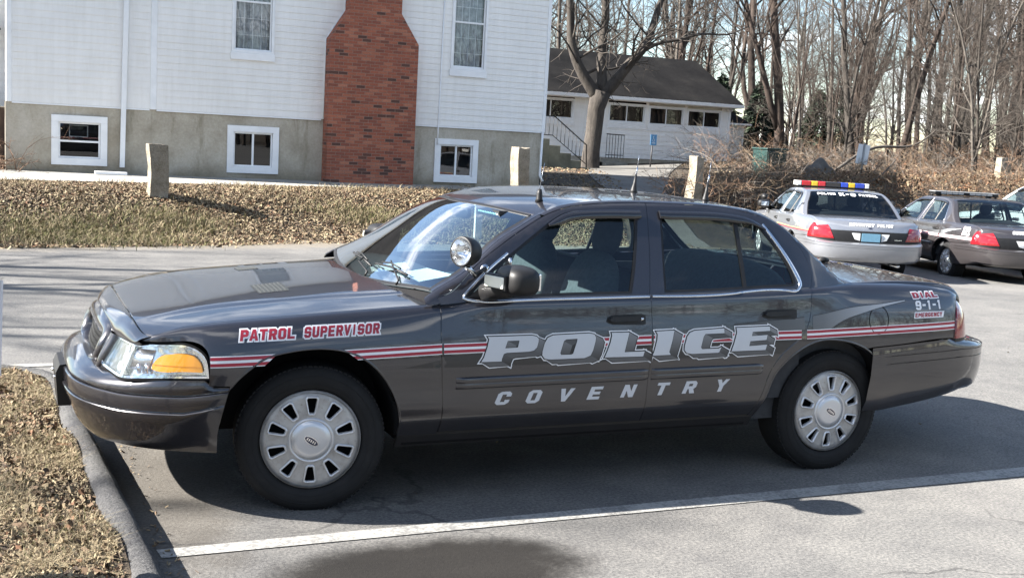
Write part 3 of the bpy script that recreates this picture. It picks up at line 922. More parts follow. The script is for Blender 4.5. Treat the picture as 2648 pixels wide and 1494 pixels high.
    for k in range(16): fz.box((-3.6 + k * .155, 20.9, zt(-2, 21) - .02), (-3.6 + k * .155 + .145, 20.93, 1.72 + .01 * math.sin(k * 2.1)), varied("brown_boards", (.085, .055, .04), .85, .3, 6), .004)
    fz.box((-3.6, 20.935, 1.45), (-1.15, 20.98, 1.53), varied("brown_boards", (.085, .055, .04), .85, .3, 6)); o_ = fz.build("board_fence"); tag(o_, "dark brown board fence left of the big house foundation", "fence")

def small_house():
    Y = 37.8; X0, X1 = 16.5, 28.55
    root = empty("small_house"); tag(root, "low white clapboard house with a dark shingle roof behind the big tree", "house")
    wins = [(22.38, 24.22, 2.46, 3.32), (24.36, 26.16, 2.44, 3.30), (26.30, 28.10, 2.44, 3.28), (18.6, 20.76, 2.46, 3.36)]
    m = MB(); clap_wall(m, X0, X1, 1.0, 3.62, Y, .20, wins, M_SID2, .02)
    m.add([(X1, Y, 1), (X1, 45.2, 1), (X1, 45.2, 3.6), (X1, 41.5, 5.5), (X1, Y, 3.6)], [(0, 1, 2, 3, 4)], M_SID2)
    m.build("clapboard_wall", root)
    f = MB(); f.box((X0, Y + .02, .2), (X1 - .03, Y + .3, .998), M_CON); f.build("foundation", root)
    for (a, b, c, d) in wins: house_window(root, a, b, c, d, Y - .0, .075, 'slide', .2, sill=.20)
    t = MB(); t.box((21.80, Y - .03, 1.0), (21.98, Y + .01, 3.5), M_WTR, .005); t.build("corner_board", root); t = MB(); t.box((X1 - .1, Y - .03, 1.0), (X1 + .02, Y + .03, 3.55), M_WTR, .005); t.build("corner_board", root)
    r = MB()
    a = [(X0 - .3, Y - .45, 3.50), (X1 + .35, Y - .45, 3.50), (X1 + .35, 41.5, 5.55), (X0 - .3, 41.5, 5.55)]
    b = [(X0 - .3, 45.6, 3.50), (X1 + .35, 45.6, 3.50), (X1 + .35, 41.5, 5.55), (X0 - .3, 41.5, 5.55)]
    for q, w in ((a, 1), (b, -1)):
        r.add(q + [(p[0], p[1], p[2] + .10) for p in q], [(0, 3, 2, 1), (4, 5, 6, 7), (0, 1, 5, 4), (1, 2, 6, 5), (3, 0, 4, 7)], M_ROOF)
    rf = r.build("roof", root)
    e = MB(); e.box((X0 - .3, Y - .49, 3.44), (X1 + .38, Y - .452, 3.575), M_WTR, .005); e.box((X0, Y - .45, 3.42), (X1 + .3, Y, 3.445), M_WTR); e.build("fascia", rf)
    x = MB(); clap_wall(x, X1 + .02, 30.75, .75, 2.74, Y + 2.0, .20, [], M_SID2, .02); x.box((X1, Y + 1.7, 2.75), (30.95, Y + 1.95, 2.83), M_WTR)
    x.add([(X1, Y + 1.7, 2.83), (30.95, Y + 1.7, 2.83), (30.95, Y + 4.5, 3.75), (X1, Y + 4.5, 3.75)], [(0, 1, 2, 3)], M_ROOF); x.build("side_annex", root)
    l = MB()
    for q in (-.09, .09): l.lathe([(0, -.07), (.05, -.06), (.065, .03), (.0, .04)], M_WTR, Matrix.Translation((X1 - .12 + q, Y - .12, 3.33)) @ Matrix.Rotation(R_(60), 4, 'X'), 12)
    o = l.build("flood_light"); tag(o, "pair of white floodlights under the small house's right eave", "floodlight")
    # concrete steps with an iron rail, left of the tree
    s = MB(); g0 = .2
    for k, (xa, zt_) in enumerate(((17.36, 1.66), (17.82, 1.42), (18.28, 1.16), (18.72, .90), (19.1, .66))):
        s.box((14.2 if k == 0 else (17.36, 17.82, 18.28, 18.72)[k - 1], 32.9, g0), (xa, 34.2, zt_), varied("mossy_concrete", (.17, .165, .12), .9, .35, 2.5), .01)
    o = s.build("concrete_steps"); tag(o, "mossy concrete steps between the big house and the tree trunk", "steps")
    r = MB(); rail = [(16.6, 33.0, 2.50), (17.56, 33.0, 2.49), (18.95, 33.0, 1.50), (19.0, 33.0, .62)]
    r.tube(rail, .024, M_BLK, 6); r.tube([(16.6, 33, 1.80), (17.5, 33, 1.80), (18.95, 33, .80)], .016, M_BLK, 5)
    for k in range(14):
        xx = 16.7 + k * .165
        zt_ = 2.49 if xx < 17.56 else 2.49 - (xx - 17.56) * .71
        zb_ = 1.80 if xx < 17.5 else 1.80 - (xx - 17.5) * .69
        r.tube([(xx, 33, zb_), (xx, 33, zt_)], .012, M_BLK, 4)
    o = r.build("iron_railing"); tag(o, "black iron handrail sloping down the concrete steps", "railing")
    s = MB()
    for k in range(3): s.box((21.75, Y - 1.6 + k * .33, .4), (23.0 - k * .22, Y - .02, .66 + k * .16 + .0), varied("stoop_concrete", (.24, .23, .20), .9, .25, 3), .01)
    o = s.build("front_stoop"); tag(o, "low concrete stoop at the base of the small house right of the tree", "steps")
    r = MB(); r.tube([(21.9, Y - .9, 1.98), (22.75, Y - .9, 1.96)], .024, M_BLK, 6); r.tube([(21.9, Y - .9, 1.12), (22.75, Y - .9, 1.12)], .016, M_BLK, 5)
    for k in range(7): r.tube([(21.92 + k * .137, Y - .9, .98), (21.92 + k * .137, Y - .9, 1.98)], .013, M_BLK, 4)
    o = r.build("stoop_railing"); tag(o, "short black iron railing on the stoop right of the tree", "railing")
build_house(); small_house()

# ------------------------------------------------------------------ small outdoor things
def stone_post(x, y, h, w, d, rz, label, seed, zb=None):
    r = np.random.default_rng(seed)
    bm = bmesh.new(); bmesh.ops.create_cube(bm, size=1.0)
    bmesh.ops.subdivide_edges(bm, edges=bm.edges[:], cuts=7, use_grid_fill=True)
    ph = r.uniform(0, 6, 9)
    for v in bm.verts:
        p = v.co
        n = .030 * math.sin(p.z * 9 + ph[0]) * math.sin(p.x * 7 + ph[1]) + .022 * math.sin(p.y * 15 + p.z * 17 + ph[2]) + r.normal(0, .010)
        tp = 1 - .10 * (p.z + .5) + .05 * math.sin(p.z * 5 + ph[3])
        e = max(abs(p.x), abs(p.y)); 
        v.co = Vector((p.x * w * tp * (1 + n * 1.2) + .02 * math.sin(p.z * 4 + ph[4]), p.y * d * tp * (1 + n), (p.z + .5) * h + (n * .5 + .03 * math.sin(p.x * 5 + ph[5])) * h * .4))
    mb = MB(); mb.bm(bm, M_STONE, None, False)
    z = (zt(x, y) if zb is None else zb) - .06
    o = mb.build("stone_post", None, (x, y, z), (0, 0, rz)); tag(o, label, "stone post", "granite posts along the bank")
def stone_mat():
    m = mat("granite", (.34, .31, .26), .9)
    v = coord(m); a = noise(m, v, 5, 6, .7); b = noise(m, v, 60, 4, .75)
    c = ramp(m, a, [(.3, (.14, .118, .085)), (.5, (.235, .205, .158)), (.7, (.31, .275, .222))])
    base(m, mixc(m, .8, c, ramp(m, b, [(.3, (.55, .55, .55)), (.7, (1.35, 1.35, 1.35))]), 'MULTIPLY')); bump(m, mth(m, 'ADD', a, mth(m, 'MULTIPLY', b, .5)), .9, .04)
    return m
M_STONE = stone_mat()
stone_post(1.20, 14.75, .93, .33, .26, .12, "grey granite post standing on the bank by the downspout", 1)
stone_post(8.93, 16.75, 1.00, .29, .34, .12, "tall sunlit granite post in front of the big house corner", 2, .54)
stone_post(13.28, 16.65, 1.12, .22, .34, .05, "leaning granite post at the edge of the driveway brush", 3, .42)
stone_post(26.4, 20.1, .98, .34, .30, -.2, "pale granite post in brush behind the parked police cars", 4)

M_BOULD = varied("weathered_boulder", (.085, .078, .07), .9, .35, 4, bmp=.5)
def sign_posts():
    m = MB(); z = zt(22.8, 34.6)
    m.tube([(22.72, 34.6, z - .05), (22.76, 34.6, 1.66)], .03, mat("sign_post_black", (.03, .03, .032), .6), 6)
    o = m.build("accessible_parking_sign"); tag(o, "small blue parking sign on a black post before the small house", "sign")
    p = MB(); p.box((22.63, 34.555, 1.62), (22.92, 34.568, 2.05), mat("sign_blue", (.10, .28, .50), .5), .004); pp = p.build("sign_plate", o)
    w = MB()
    w.box((22.70, 34.549, 1.70), (22.85, 34.5545, 1.72), M_WTR); w.lathe([(.0, 0), (.018, 0)], M_WTR, Matrix.Translation((22.765, 34.551, 1.965)) @ Matrix.Rotation(R_(90), 4, 'X'), 12)
    w.tube([(22.765, 34.551, 1.94), (22.77, 34.551, 1.87), (22.81, 34.551, 1.865), (22.83, 34.551, 1.80)], .009, M_WTR, 5, True)
    w.tube([(22.775 + .05 * math.cos(a), 34.551, 1.82 + .05 * math.sin(a)) for a in np.linspace(2.2, 6.2, 14)], .007, M_WTR, 5)
    w.build("symbol", pp)
    m = MB(); x, y = 21.28, 20.4; z = zt(x, y)
    m.tube([(x - .05, y, z - .05), (x + .0, y, 1.40), (x + .03, y, 2.06)], .026, mat("galvanised", (.22, .23, .23), .5, .7), 6)
    o = m.build("back_of_sign"); tag(o, "white sign seen from behind on a thin post above the brush", "sign")
    Mx = Matrix.Translation((x + .02, y + .03, 1.74)) @ Matrix.Rotation(R_(-24), 4, 'Z') @ Matrix.Rotation(R_(6), 4, 'Y')
    p = MB(); p.box((-.17, -.004, -.28), (.17, .004, .28), varied("sign_back", (.62, .64, .66), .45, .1, 5), .003, Mx); p.build("sign_plate", o)
    # edge of a nearby parking sign, half out of the frame on the left
    m = MB(); Mx = Matrix.Translation((-1.446, -1.62, 1.015)) @ Matrix.Rotation(R_(-23), 4, 'Z') @ Matrix.Rotation(R_(1.5), 4, 'Y')
    m.tube([(-1.4585, -1.60, .05), (-1.4585, -1.60, 1.24)], .025, mat("galvanised", (.22, .23, .23), .5, .7), 8)
    o = m.build("parking_sign"); tag(o, "grey rimmed sign edge cut off by the left border of the photo", "sign")
    p = MB(); bm = bmesh.new(); bmesh.ops.create_cube(bm, size=1)
    for v in bm.verts: v.co = Vector((v.co.x * .305, v.co.y * .004, v.co.z * .40))
    es = [e for e in bm.edges if abs(e.verts[0].co.x - e.verts[1].co.x) < 1e-6 and abs(e.verts[0].co.z - e.verts[1].co.z) < 1e-6]
    bmesh.ops.bevel(bm, geom=es, offset=.035, segments=5, affect='EDGES')
    p.bm(bm, mat("sign_rim", (.58, .58, .60), .4), Mx)
    p.build("sign_plate", o)
    f = MB(); f.box((-.143, -.0045, -.185), (.143, -.0025, .185), mat("sign_navy", (.035, .04, .13), .5), 0, Mx); f.build("sign_face", o)
    # stake on the bank
    m = MB(); x, y = 6.95, 14.15; z = zt(x, y); m.box((x - .07, y - .04, z - .05), (x + .07, y + .04, z + .62), varied("pale_wood", (.55, .52, .46), .8, .15, 8), .008)
    m.box((x - .085, y - .055, z + .62), (x + .085, y + .055, z + .66), varied("pale_wood", (.55, .52, .46), .8, .15, 8), .006)
    o = m.build("marker_stake"); tag(o, "short pale marker stake on the bank above the car windshield", "stake")
    # green utility cabinet and boulder in the brush
    m = MB(); x, y = 22.4, 26.3; z = zt(x, y); G = varied("cabinet_green", (.006, .030, .026), .5, .25, 4)
    m.box((x - .40, y - .4, z), (x + .40, y + .4, z + .98), G, .03); m.box((x - .44, y - .44, z + .981), (x + .44, y + .44, z + 1.05), G, .03)
    o = m.build("utility_cabinet"); tag(o, "dark green utility cabinet half hidden in brush by the small house", "cabinet")
    d = MB(); d.box((x - .36, y - .43, z + .10), (x + .36, y - .401, z + .92), G, .008); d.build("door", o)
    h = MB(); h.box((x + .25, y - .445, z + .45), (x + .28, y - .431, z + .58), M_TRIM); h.build("handle", o)
    bm = bmesh.new(); bmesh.ops.create_icosphere(bm, subdivisions=4, radius=1)
    r = np.random.default_rng(5)
    for v in bm.verts:
        p = v.co; n = .12 * math.sin(p.x * 4 + 1) * math.cos(p.y * 5) + .07 * math.sin(p.z * 9 + p.x * 6); v.co = Vector((p.x * .46 * (1 + n), p.y * .4 * (1 + n), p.z * .62 * (1 + n)))
    m = MB(); m.bm(bm, M_BOULD, None, True); o = m.build("boulder", None, (20.45, 21.2, zt(20.4, 21.2) + .25)); tag(o, "grey brown boulder in brush left of the sign's back", "boulder")
sign_posts()
# ================================================================== trees and brush
def bark_mat(name, lo, hi):
    m = mat(name, lo, .95)
    v = coord(m, (1, 1, .30)); a = noise(m, v, 6, 7, .75); b = noise(m, coord(m), 1.2, 3)
    c = ramp(m, a, [(.3, lo), (.7, hi)])
    base(m, mixc(m, .6, c, ramp(m, b, [(.35, (.75, .72, .70)), (.65, (1.2, 1.2, 1.18))]), 'MULTIPLY')); bump(m, a, .8, .04)
    return m
BARK = [bark_mat("grey_bark", (.016, .013, .0108), (.076, .065, .055)), bark_mat("brown_bark", (.022, .015, .012), (.064, .046, .036)), bark_mat("pale_bark", (.048, .042, .035), (.120, .105, .09))]
TWIG = [bark_mat("grey_twig", (.040, .033, .028), (.090, .077, .065)), bark_mat("brown_twig", (.036, .026, .021), (.080, .060, .047))]

def seg_tubes(segs, k):
    """segs (n, 8): p0 p1 r0 r1 -> separate tapered tubes with k sides"""
    s = np.asarray(segs, float); p0, p1, r0, r1 = s[:, :3], s[:, 3:6], s[:, 6], s[:, 7]
    d = p1 - p0; L = np.linalg.norm(d, axis=1); d = d / np.maximum(L, 1e-6)[:, None]
    a = np.cross(d, np.array([.31, .17, .93])); a /= np.maximum(np.linalg.norm(a, axis=1), 1e-6)[:, None]; b = np.cross(d, a)
    t = np.arange(k) * 2 * np.pi / k
    ring = a[:, None] * np.cos(t)[None, :, None] + b[:, None] * np.sin(t)[None, :, None]
    V = np.concatenate([p0[:, None] - d[:, None] * r0[:, None, None] * .25 + ring * r0[:, None, None], p1[:, None] + ring * r1[:, None, None]], 1)
    n = len(s); bse = np.arange(n)[:, None] * 2 * k; i = np.arange(k)[None]; j = (i + 1) % k
    F = np.stack([bse + i, bse + j, bse + k + j, bse + k + i], 2).reshape(-1, 4)
    return V.reshape(-1, 3), F

def wander(r, p, d, L, r0, r1, n, wob, up):
    pts = [p]; rad = [r0]
    for i in range(n):
        d = d + r.normal(0, wob, 3) + np.array([0, 0, up]); d /= np.linalg.norm(d)
        p = p + d * L / n; pts.append(p); rad.append(r0 + (r1 - r0) * (i + 1) / n)
    return pts, rad, d

def grow_branch(r, p, d, L, r0, lev, out, maxlev, dens_):
    n = 4 if lev < 2 else (3 if lev < maxlev else 2)
    pts, rad, dd = wander(r, p, d, L, r0, r0 * (.35 if lev < maxlev else .3), n, .13 + .05 * lev, .05)
    for a, b, ra, rb in zip(pts, pts[1:], rad, rad[1:]): out[lev].append((*a, *b, ra, rb))
    if lev >= maxlev: return
    nc = max(2, int(dens_[lev] * r.uniform(.7, 1.3)))
    for c in range(nc):
        t = r.uniform(.25, 1.0); i = min(int(t * n), n - 1); f = t * n - i
        q = np.array(pts[i]) * (1 - f) + np.array(pts[i + 1]) * f
        ax = np.array(pts[i + 1]) - np.array(pts[i]); ax /= np.linalg.norm(ax)
        o = r.normal(0, 1, 3); o -= ax * o.dot(ax); o /= np.linalg.norm(o)
        ang = r.uniform(.45, 1.0); nd = ax * math.cos(ang) + o * math.sin(ang)
        rr = max(.004, (rad[i] * (1 - f) + rad[i + 1] * f) * r.uniform(.4, .65))
        grow_branch(r, q, nd, L * r.uniform(.35, .62), rr, lev + 1, out, maxlev, dens_)

def tree_proto(seed, H, r0, lean=(0, 0), first=.35, nprim=14, plen=.34, bark=0, maxlev=3, dens_=(0, 5, 4), fork=0, spread=(.5, 1.1)):
    """returns (trunk mesh, crown mesh)"""
    r = np.random.default_rng(seed)
    out = {i: [] for i in range(0, 5)}
    stems = []
    d0 = np.array([lean[0], lean[1], 1.0]); d0 /= np.linalg.norm(d0)
    pts, rad, d = wander(r, np.zeros(3), d0, H, r0, r0 * .22, 11, .05, .03)
    stems.append((pts, rad))
    for f in range(fork):
        i = int(r.integers(1, 4)); o = r.normal(0, .25, 3); o[2] = 1; o /= np.linalg.norm(o)
        p2, r2, _ = wander(r, np.array(pts[i]), o + d * .4, H * r.uniform(.6, .8), rad[i] * .75, rad[i] * .15, 9, .06, .04); stems.append((p2, r2))
    for sp_, sr in stems:
        n = len(sp_) - 1
        for c in range(int(nprim / len(stems) * 1.3)):
            t = r.uniform(first, .99); i = min(int(t * n), n - 1); f = t * n - i
            q = np.array(sp_[i]) * (1 - f) + np.array(sp_[i + 1]) * f
            az = r.uniform(0, 2 * np.pi); el = r.uniform(*spread)
            nd = np.array([math.cos(az) * math.sin(el), math.sin(az) * math.sin(el), math.cos(el)])
            rr = (sr[i] * (1 - f) + sr[i + 1] * f) * r.uniform(.3, .5)
            grow_branch(r, q, nd, H * plen * r.uniform(.5, 1.1) * (1.15 - .6 * t), rr, 1, out, maxlev, dens_)
    mb = MB()
    for sp_, sr in stems:
        sr = list(sr)
        if sp_ is stems[0][0]: sr[0] *= 1.35
        mb.tube(sp_, sr, BARK[bark], 9)
    tm = mb.mesh("trunk")
    Vs = []; Fs = []; b = 0; mi = []
    for lev, k in ((1, 5), (2, 4), (3, 3), (4, 3)):
        if out[lev]:
            V, F = seg_tubes(out[lev], k)
            if k == 3:
                pass
            Vs.append((V, F, 0 if lev == 1 else 1))
    obj = []
    allV = np.concatenate([v[0] for v in Vs]); FF = []; mi = []; off = 0
    for V, F, m_ in Vs: FF.append(F + off); mi.append(np.full(len(F), m_)); off += len(V)
    o = fast_mesh("crown", allV, np.concatenate(FF), [BARK[bark], TWIG[0 if bark != 1 else 1]], np.concatenate(mi), True)
    cm = o.data; bpy.data.objects.remove(o)
    return tm, cm

def place_tree(proto, x, y, s, rz, label, group, z=None, name="bare_tree", tilt=(0, 0)):
    t = empty(name, (x, y, (zt(x, y) if z is None else z) - .1), rz); t.scale = (s, s, s)
    t.rotation_euler = (tilt[0], tilt[1], rz)
    link_mesh("trunk", proto[0], t); link_mesh("crown", proto[1], t)
    tag(t, label, "tree", group)
    return t

SAPL = [tree_proto(31, 7.5, .055, (.05, .02), .10, 26, .30, 0, dens_=(0, 7, 5)), tree_proto(32, 6.5, .05, (-.06, .03), .08, 26, .32, 1, fork=2, dens_=(0, 7, 5)), tree_proto(33, 8.5, .07, (.02, -.04), .12, 28, .28, 2, fork=1, dens_=(0, 7, 5))]
PROTO = [tree_proto(21, 13, .15, (.02, 0), .30, 20, .30, 0), tree_proto(22, 14, .20, (-.05, .02), .25, 22, .30, 1, fork=1), tree_proto(23, 12, .11, (.05, 0), .35, 18, .26, 2),
         tree_proto(24, 15, .17, (.03, -.02), .30, 22, .28, 0, fork=2), tree_proto(25, 11, .09, (-.04, 0), .30, 16, .28, 0), tree_proto(26, 13, .13, (.08, .02), .28, 20, .30, 1),
         tree_proto(27, 12, .12, (0, .03), .18, 26, .26, 0, dens_=(0, 6, 5))]

def big_tree():
    root = empty("old_maple_tree", (20.05, 34.2, 0)); root.location = (0, 0, 0)
    tag(root, "large gnarled bare tree with forked limbs before the small house", "tree")
    r = np.random.default_rng(77)
    Y = 34.2
    base_ = [(19.75, Y, .35), (19.78, Y, .62), (19.80, Y, 1.3), (19.86, Y, 2.1), (19.90, Y, 2.9), (20.05, Y, 3.55)]
    mb = MB()
    mb.tube(base_, [.50, .39, .335, .325, .335, .40], BARK[0], 14)
    limbs = [([(19.95, Y, 3.3), (19.45, Y + .1, 3.95), (19.05, Y + .2, 4.6), (18.80, Y + .3, 5.4), (18.65, Y + .2, 6.4), (18.3, Y, 8.0), (18.1, Y, 9.6)], [.26, .21, .175, .15, .125, .09, .05]),
             ([(20.08, Y, 3.45), (20.15, Y + .2, 4.2), (20.18, Y + .4, 5.0), (20.30, Y + .5, 6.2), (20.2, Y + .4, 8.0), (20.5, Y + .3, 10.5)], [.23, .185, .155, .13, .10, .05]),
             ([(20.1, Y, 3.4), (20.65, Y - .1, 4.05), (21.15, Y - .2, 4.75), (21.7, Y - .2, 5.35), (22.1, Y - .1, 6.2), (22.5, Y, 7.4), (23.2, Y, 9.0)], [.26, .21, .18, .15, .125, .09, .05]),
             ([(21.5, Y - .2, 5.1), (22.2, Y - .4, 5.55), (23.0, Y - .6, 5.75), (24.0, Y - .7, 6.05), (25.0, Y - .8, 6.1), (26.0, Y - .9, 6.5)], [.09, .07, .06, .045, .032, .018])]
    for p, q in limbs: mb.tube([Vector(v) for v in crv(p, .35)], list(np.interp(np.linspace(0, 1, len(crv(p, .35))), np.linspace(0, 1, len(q)), q)), BARK[0], 9)
    for _ in range(26):                                      # burrs and knots
        a = r.uniform(0, 6.28); z = r.uniform(.6, 3.4); 
    mb.build("trunk", root)
    out = {i: [] for i in range(5)}
    for p, q in limbs:
        n = len(p) - 1
        for c in range(13):
            t = r.uniform(.18, .98); i = min(int(t * n), n - 1); f = t * n - i
            o = np.array(p[i]) * (1 - f) + np.array(p[i + 1]) * f
            az = r.uniform(0, 6.28); el = r.uniform(.3, 1.5)
            d = np.array([math.cos(az) * math.sin(el), .6 * math.sin(az) * math.sin(el), math.cos(el)])
            grow_branch(r, o, d, r.uniform(1.4, 3.2), (q[i] * (1 - f) + q[i + 1] * f) * r.uniform(.22, .42), 1, out, 3, (0, 6, 5))
        for c in range(7):                                   # drooping whips
            t = r.uniform(.1, .8); i = min(int(t * n), n - 1)
            grow_branch(r, np.array(p[i]), np.array([r.normal(0, .6), r.normal(0, .3), -.2]), r.uniform(.7, 1.5), .025, 2, out, 3, (0, 4, 4))
    Vs = []; off = 0; FF = []; mi = []
    for lev, k in ((1, 5), (2, 4), (3, 3)):
        V, F = seg_tubes(out[lev], k); Vs.append(V); FF.append(F + off); off += len(V); mi.append(np.full(len(F), 0 if lev == 1 else 1))
    fast_mesh("crown", np.concatenate(Vs), np.concatenate(FF), [BARK[0], TWIG[0]], np.concatenate(mi), True, root)
big_tree()

def woods():
    r = np.random.default_rng(99)
    # trunks one can tell apart, left to right behind the parked cars (x, y, scale, turn, prototype, tilt)
    near = [(27.9, 33.2, 1.10, .4, 1, (0, .02), "thick double stemmed reddish trunk beside the small house"),
            (27.2, 31.0, .62, 1.2, 2, (0, -.03), "thin pale trunk right of the thick reddish double tree"),
            (28.2, 29.0, .95, 2.0, 0, (0, .05), "slim forked tree left of the leaning trunk in the woods"),
            (30.3, 29.0, 1.05, .2, 5, (.02, .14), "tree leaning to the right above the silver car"),
            (31.6, 27.2, .95, 2.6, 3, (0, -.02), "multi stemmed tree behind the back of the white sign"),
            (34.2, 26.5, 1.0, 4.2, 3, (.0, .02), "cluster of close straight stems right of the white sign"),
            (36.2, 26.0, 1.02, 1.0, 5, (0, .10), "tall straight dark trunk leaning right above the grey car"),
            (34.2, 21.0, .90, 3.3, 6, (0, -.01), "pair of grey trunks left of the pale granite post"),
            (37.5, 22.5, 1.05, 5.0, 1, (0, .04), "forked dark tree near the right edge of the photo"),
            (35.0, 17.5, .9, 2.2, 4, (0, .03), "small twiggy tree at the far right edge")]
    for x, y, s, rz, k, tl, lab in near: place_tree(PROTO[k], x, y, s, rz, lab, "bare trees at the front of the woods", None, "bare_tree", tl)
    n = 0
    for i in range(400):
        x = r.uniform(22, 88); y = r.uniform(26, 88)
        th = math.degrees(math.atan2(x + 1.3, y + 5.9))
        if not (23 < th < 53): continue
        if y < 46 and x < 33: continue
        if x < 40 and y < 34: continue
        d = math.hypot(x + 1.3, y + 5.9)
        if d < 52 or d > 105: continue
        place_tree(PROTO[int(r.integers(0, 7))], x, y, r.uniform(.85, 1.35), r.uniform(0, 6.28), "slender bare tree standing deep in the woods", "bare trees deep in the woods", zt(x, y), "bare_tree")
        n += 1
        if n >= 110: break
    n = 0
    for i in range(900):
        x = r.uniform(20, 60); y = r.uniform(18, 62); th = math.degrees(math.atan2(x + 1.3, y + 5.9)); d = math.hypot(x + 1.3, y + 5.9)
        if not (25 < th < 53) or d < 39 or d > 64: continue
        if th < 37 and y < 46: continue
        place_tree(SAPL[int(r.integers(0, 3))], x, y, r.uniform(.7, 1.3), r.uniform(0, 6.28), "thin twiggy sapling at the foot of the woods", "saplings in the woods", zt(x, y), "bare_sapling")
        n += 1
        if n >= 44: break
    # bare trees left of the frame: their shade falls across the lot
    for x, y, s, rz, k in ((-13, 9.4, 1.0, .3, 0), (-16.5, 12.4, 1.1, 1.3, 3), (-19, 10.4, 1.0, 2.2, 1), (-22, 16.5, 1.2, 4.0, 2),
                           (-21, 12.8, 1.15, .9, 6), (-13.5, 11.8, .9, 5.6, 4), (-24, 14.2, 1.15, 2.7, 1), (-19, 5.2, .95, 1.1, 4), (-14, 2.1, .8, 2.9, 2), (-17, 2.7, .9, .6, 0), (-16, 8.2, 1.0, 3.7, 6), (-23, 18.2, 1.2, .2, 6), (-26, 17, 1.3, 3.3, 3)):
        place_tree(PROTO[k], x, y, s, rz, "bare tree left of the frame whose shade crosses the lot", "bare trees left of the frame", zt(x, y), "bare_tree")
woods()

def conifers():
    m = varied("pine_needles", (.012, .022, .012), .9, .5, 3); m2 = varied("pine_needles_light", (.028, .045, .022), .9, .4, 3)
    def proto(seed, H, R):
        r = np.random.default_rng(seed); n = 5200
        t = r.beta(1.1, 1.4, n); z = H * (.06 + .94 * t); az = r.uniform(0, 6.28, n)
        lump = 1 + .28 * np.sin(az * 3 + z * 1.3 + seed) + .18 * np.sin(az * 7 - z * 2.1)
        rad = R * (1 - t) ** .8 * lump * np.sqrt(r.uniform(.25, 1, n))
        P = np.stack([rad * np.cos(az), rad * np.sin(az), z - .25 * rad], 1)
        s = r.uniform(.12, .34, n); o = np.stack([np.cos(az), np.sin(az), -.35 + 0 * az], 1)
        o += r.normal(0, .35, (n, 3)); o /= np.linalg.norm(o, axis=1)[:, None]
        q = np.cross(o, r.normal(0, 1, (n, 3))); q /= np.linalg.norm(q, axis=1)[:, None]
        V = np.stack([P - q * s[:, None] * .3, P + q * s[:, None] * .3, P + o * s[:, None] * 1.5 + q * s[:, None] * .12, P + o * s[:, None] * 1.5 - q * s[:, None] * .12], 1).reshape(-1, 3)
        F = np.arange(n * 4).reshape(n, 4)
        ob = fast_mesh("crown", V, F, [m, m2], r.choice(2, n, p=[.7, .3])); cm = ob.data; bpy.data.objects.remove(ob)
        mb = MB(); mb.tube([(0, 0, 0), (0, 0, H * .5), (0, 0, H * .97)], [.18, .1, .02], BARK[1], 7)
        return mb.mesh("trunk"), cm
    PP = [proto(1, 8, 2.3), proto(2, 6.5, 2.1)]
    for x, y, s, k, lab in ((31.5, 43.0, .52, 0, "dark evergreen behind the reddish double trunk"), (34.2, 43.5, .60, 1, "dark evergreen left of the leaning trunk"), (35.6, 40.6, .55, 1, "low dark evergreen behind the thin pale trunk"),
                          (37.5, 41.5, .48, 0, "dark evergreen in the woods above the silver car"), (39.5, 30.0, .5, 1, "low green evergreen right of the white sign"), (42.5, 30.0, .55, 1, "low green evergreen behind the tall dark trunk"),
                          (44, 27, .6, 1, "low green evergreen above the grey police car")):
        place_tree((PP[k]), x, y, s, x * 1.7, lab, "evergreens among the bare trees", None, "evergreen_tree")
conifers()

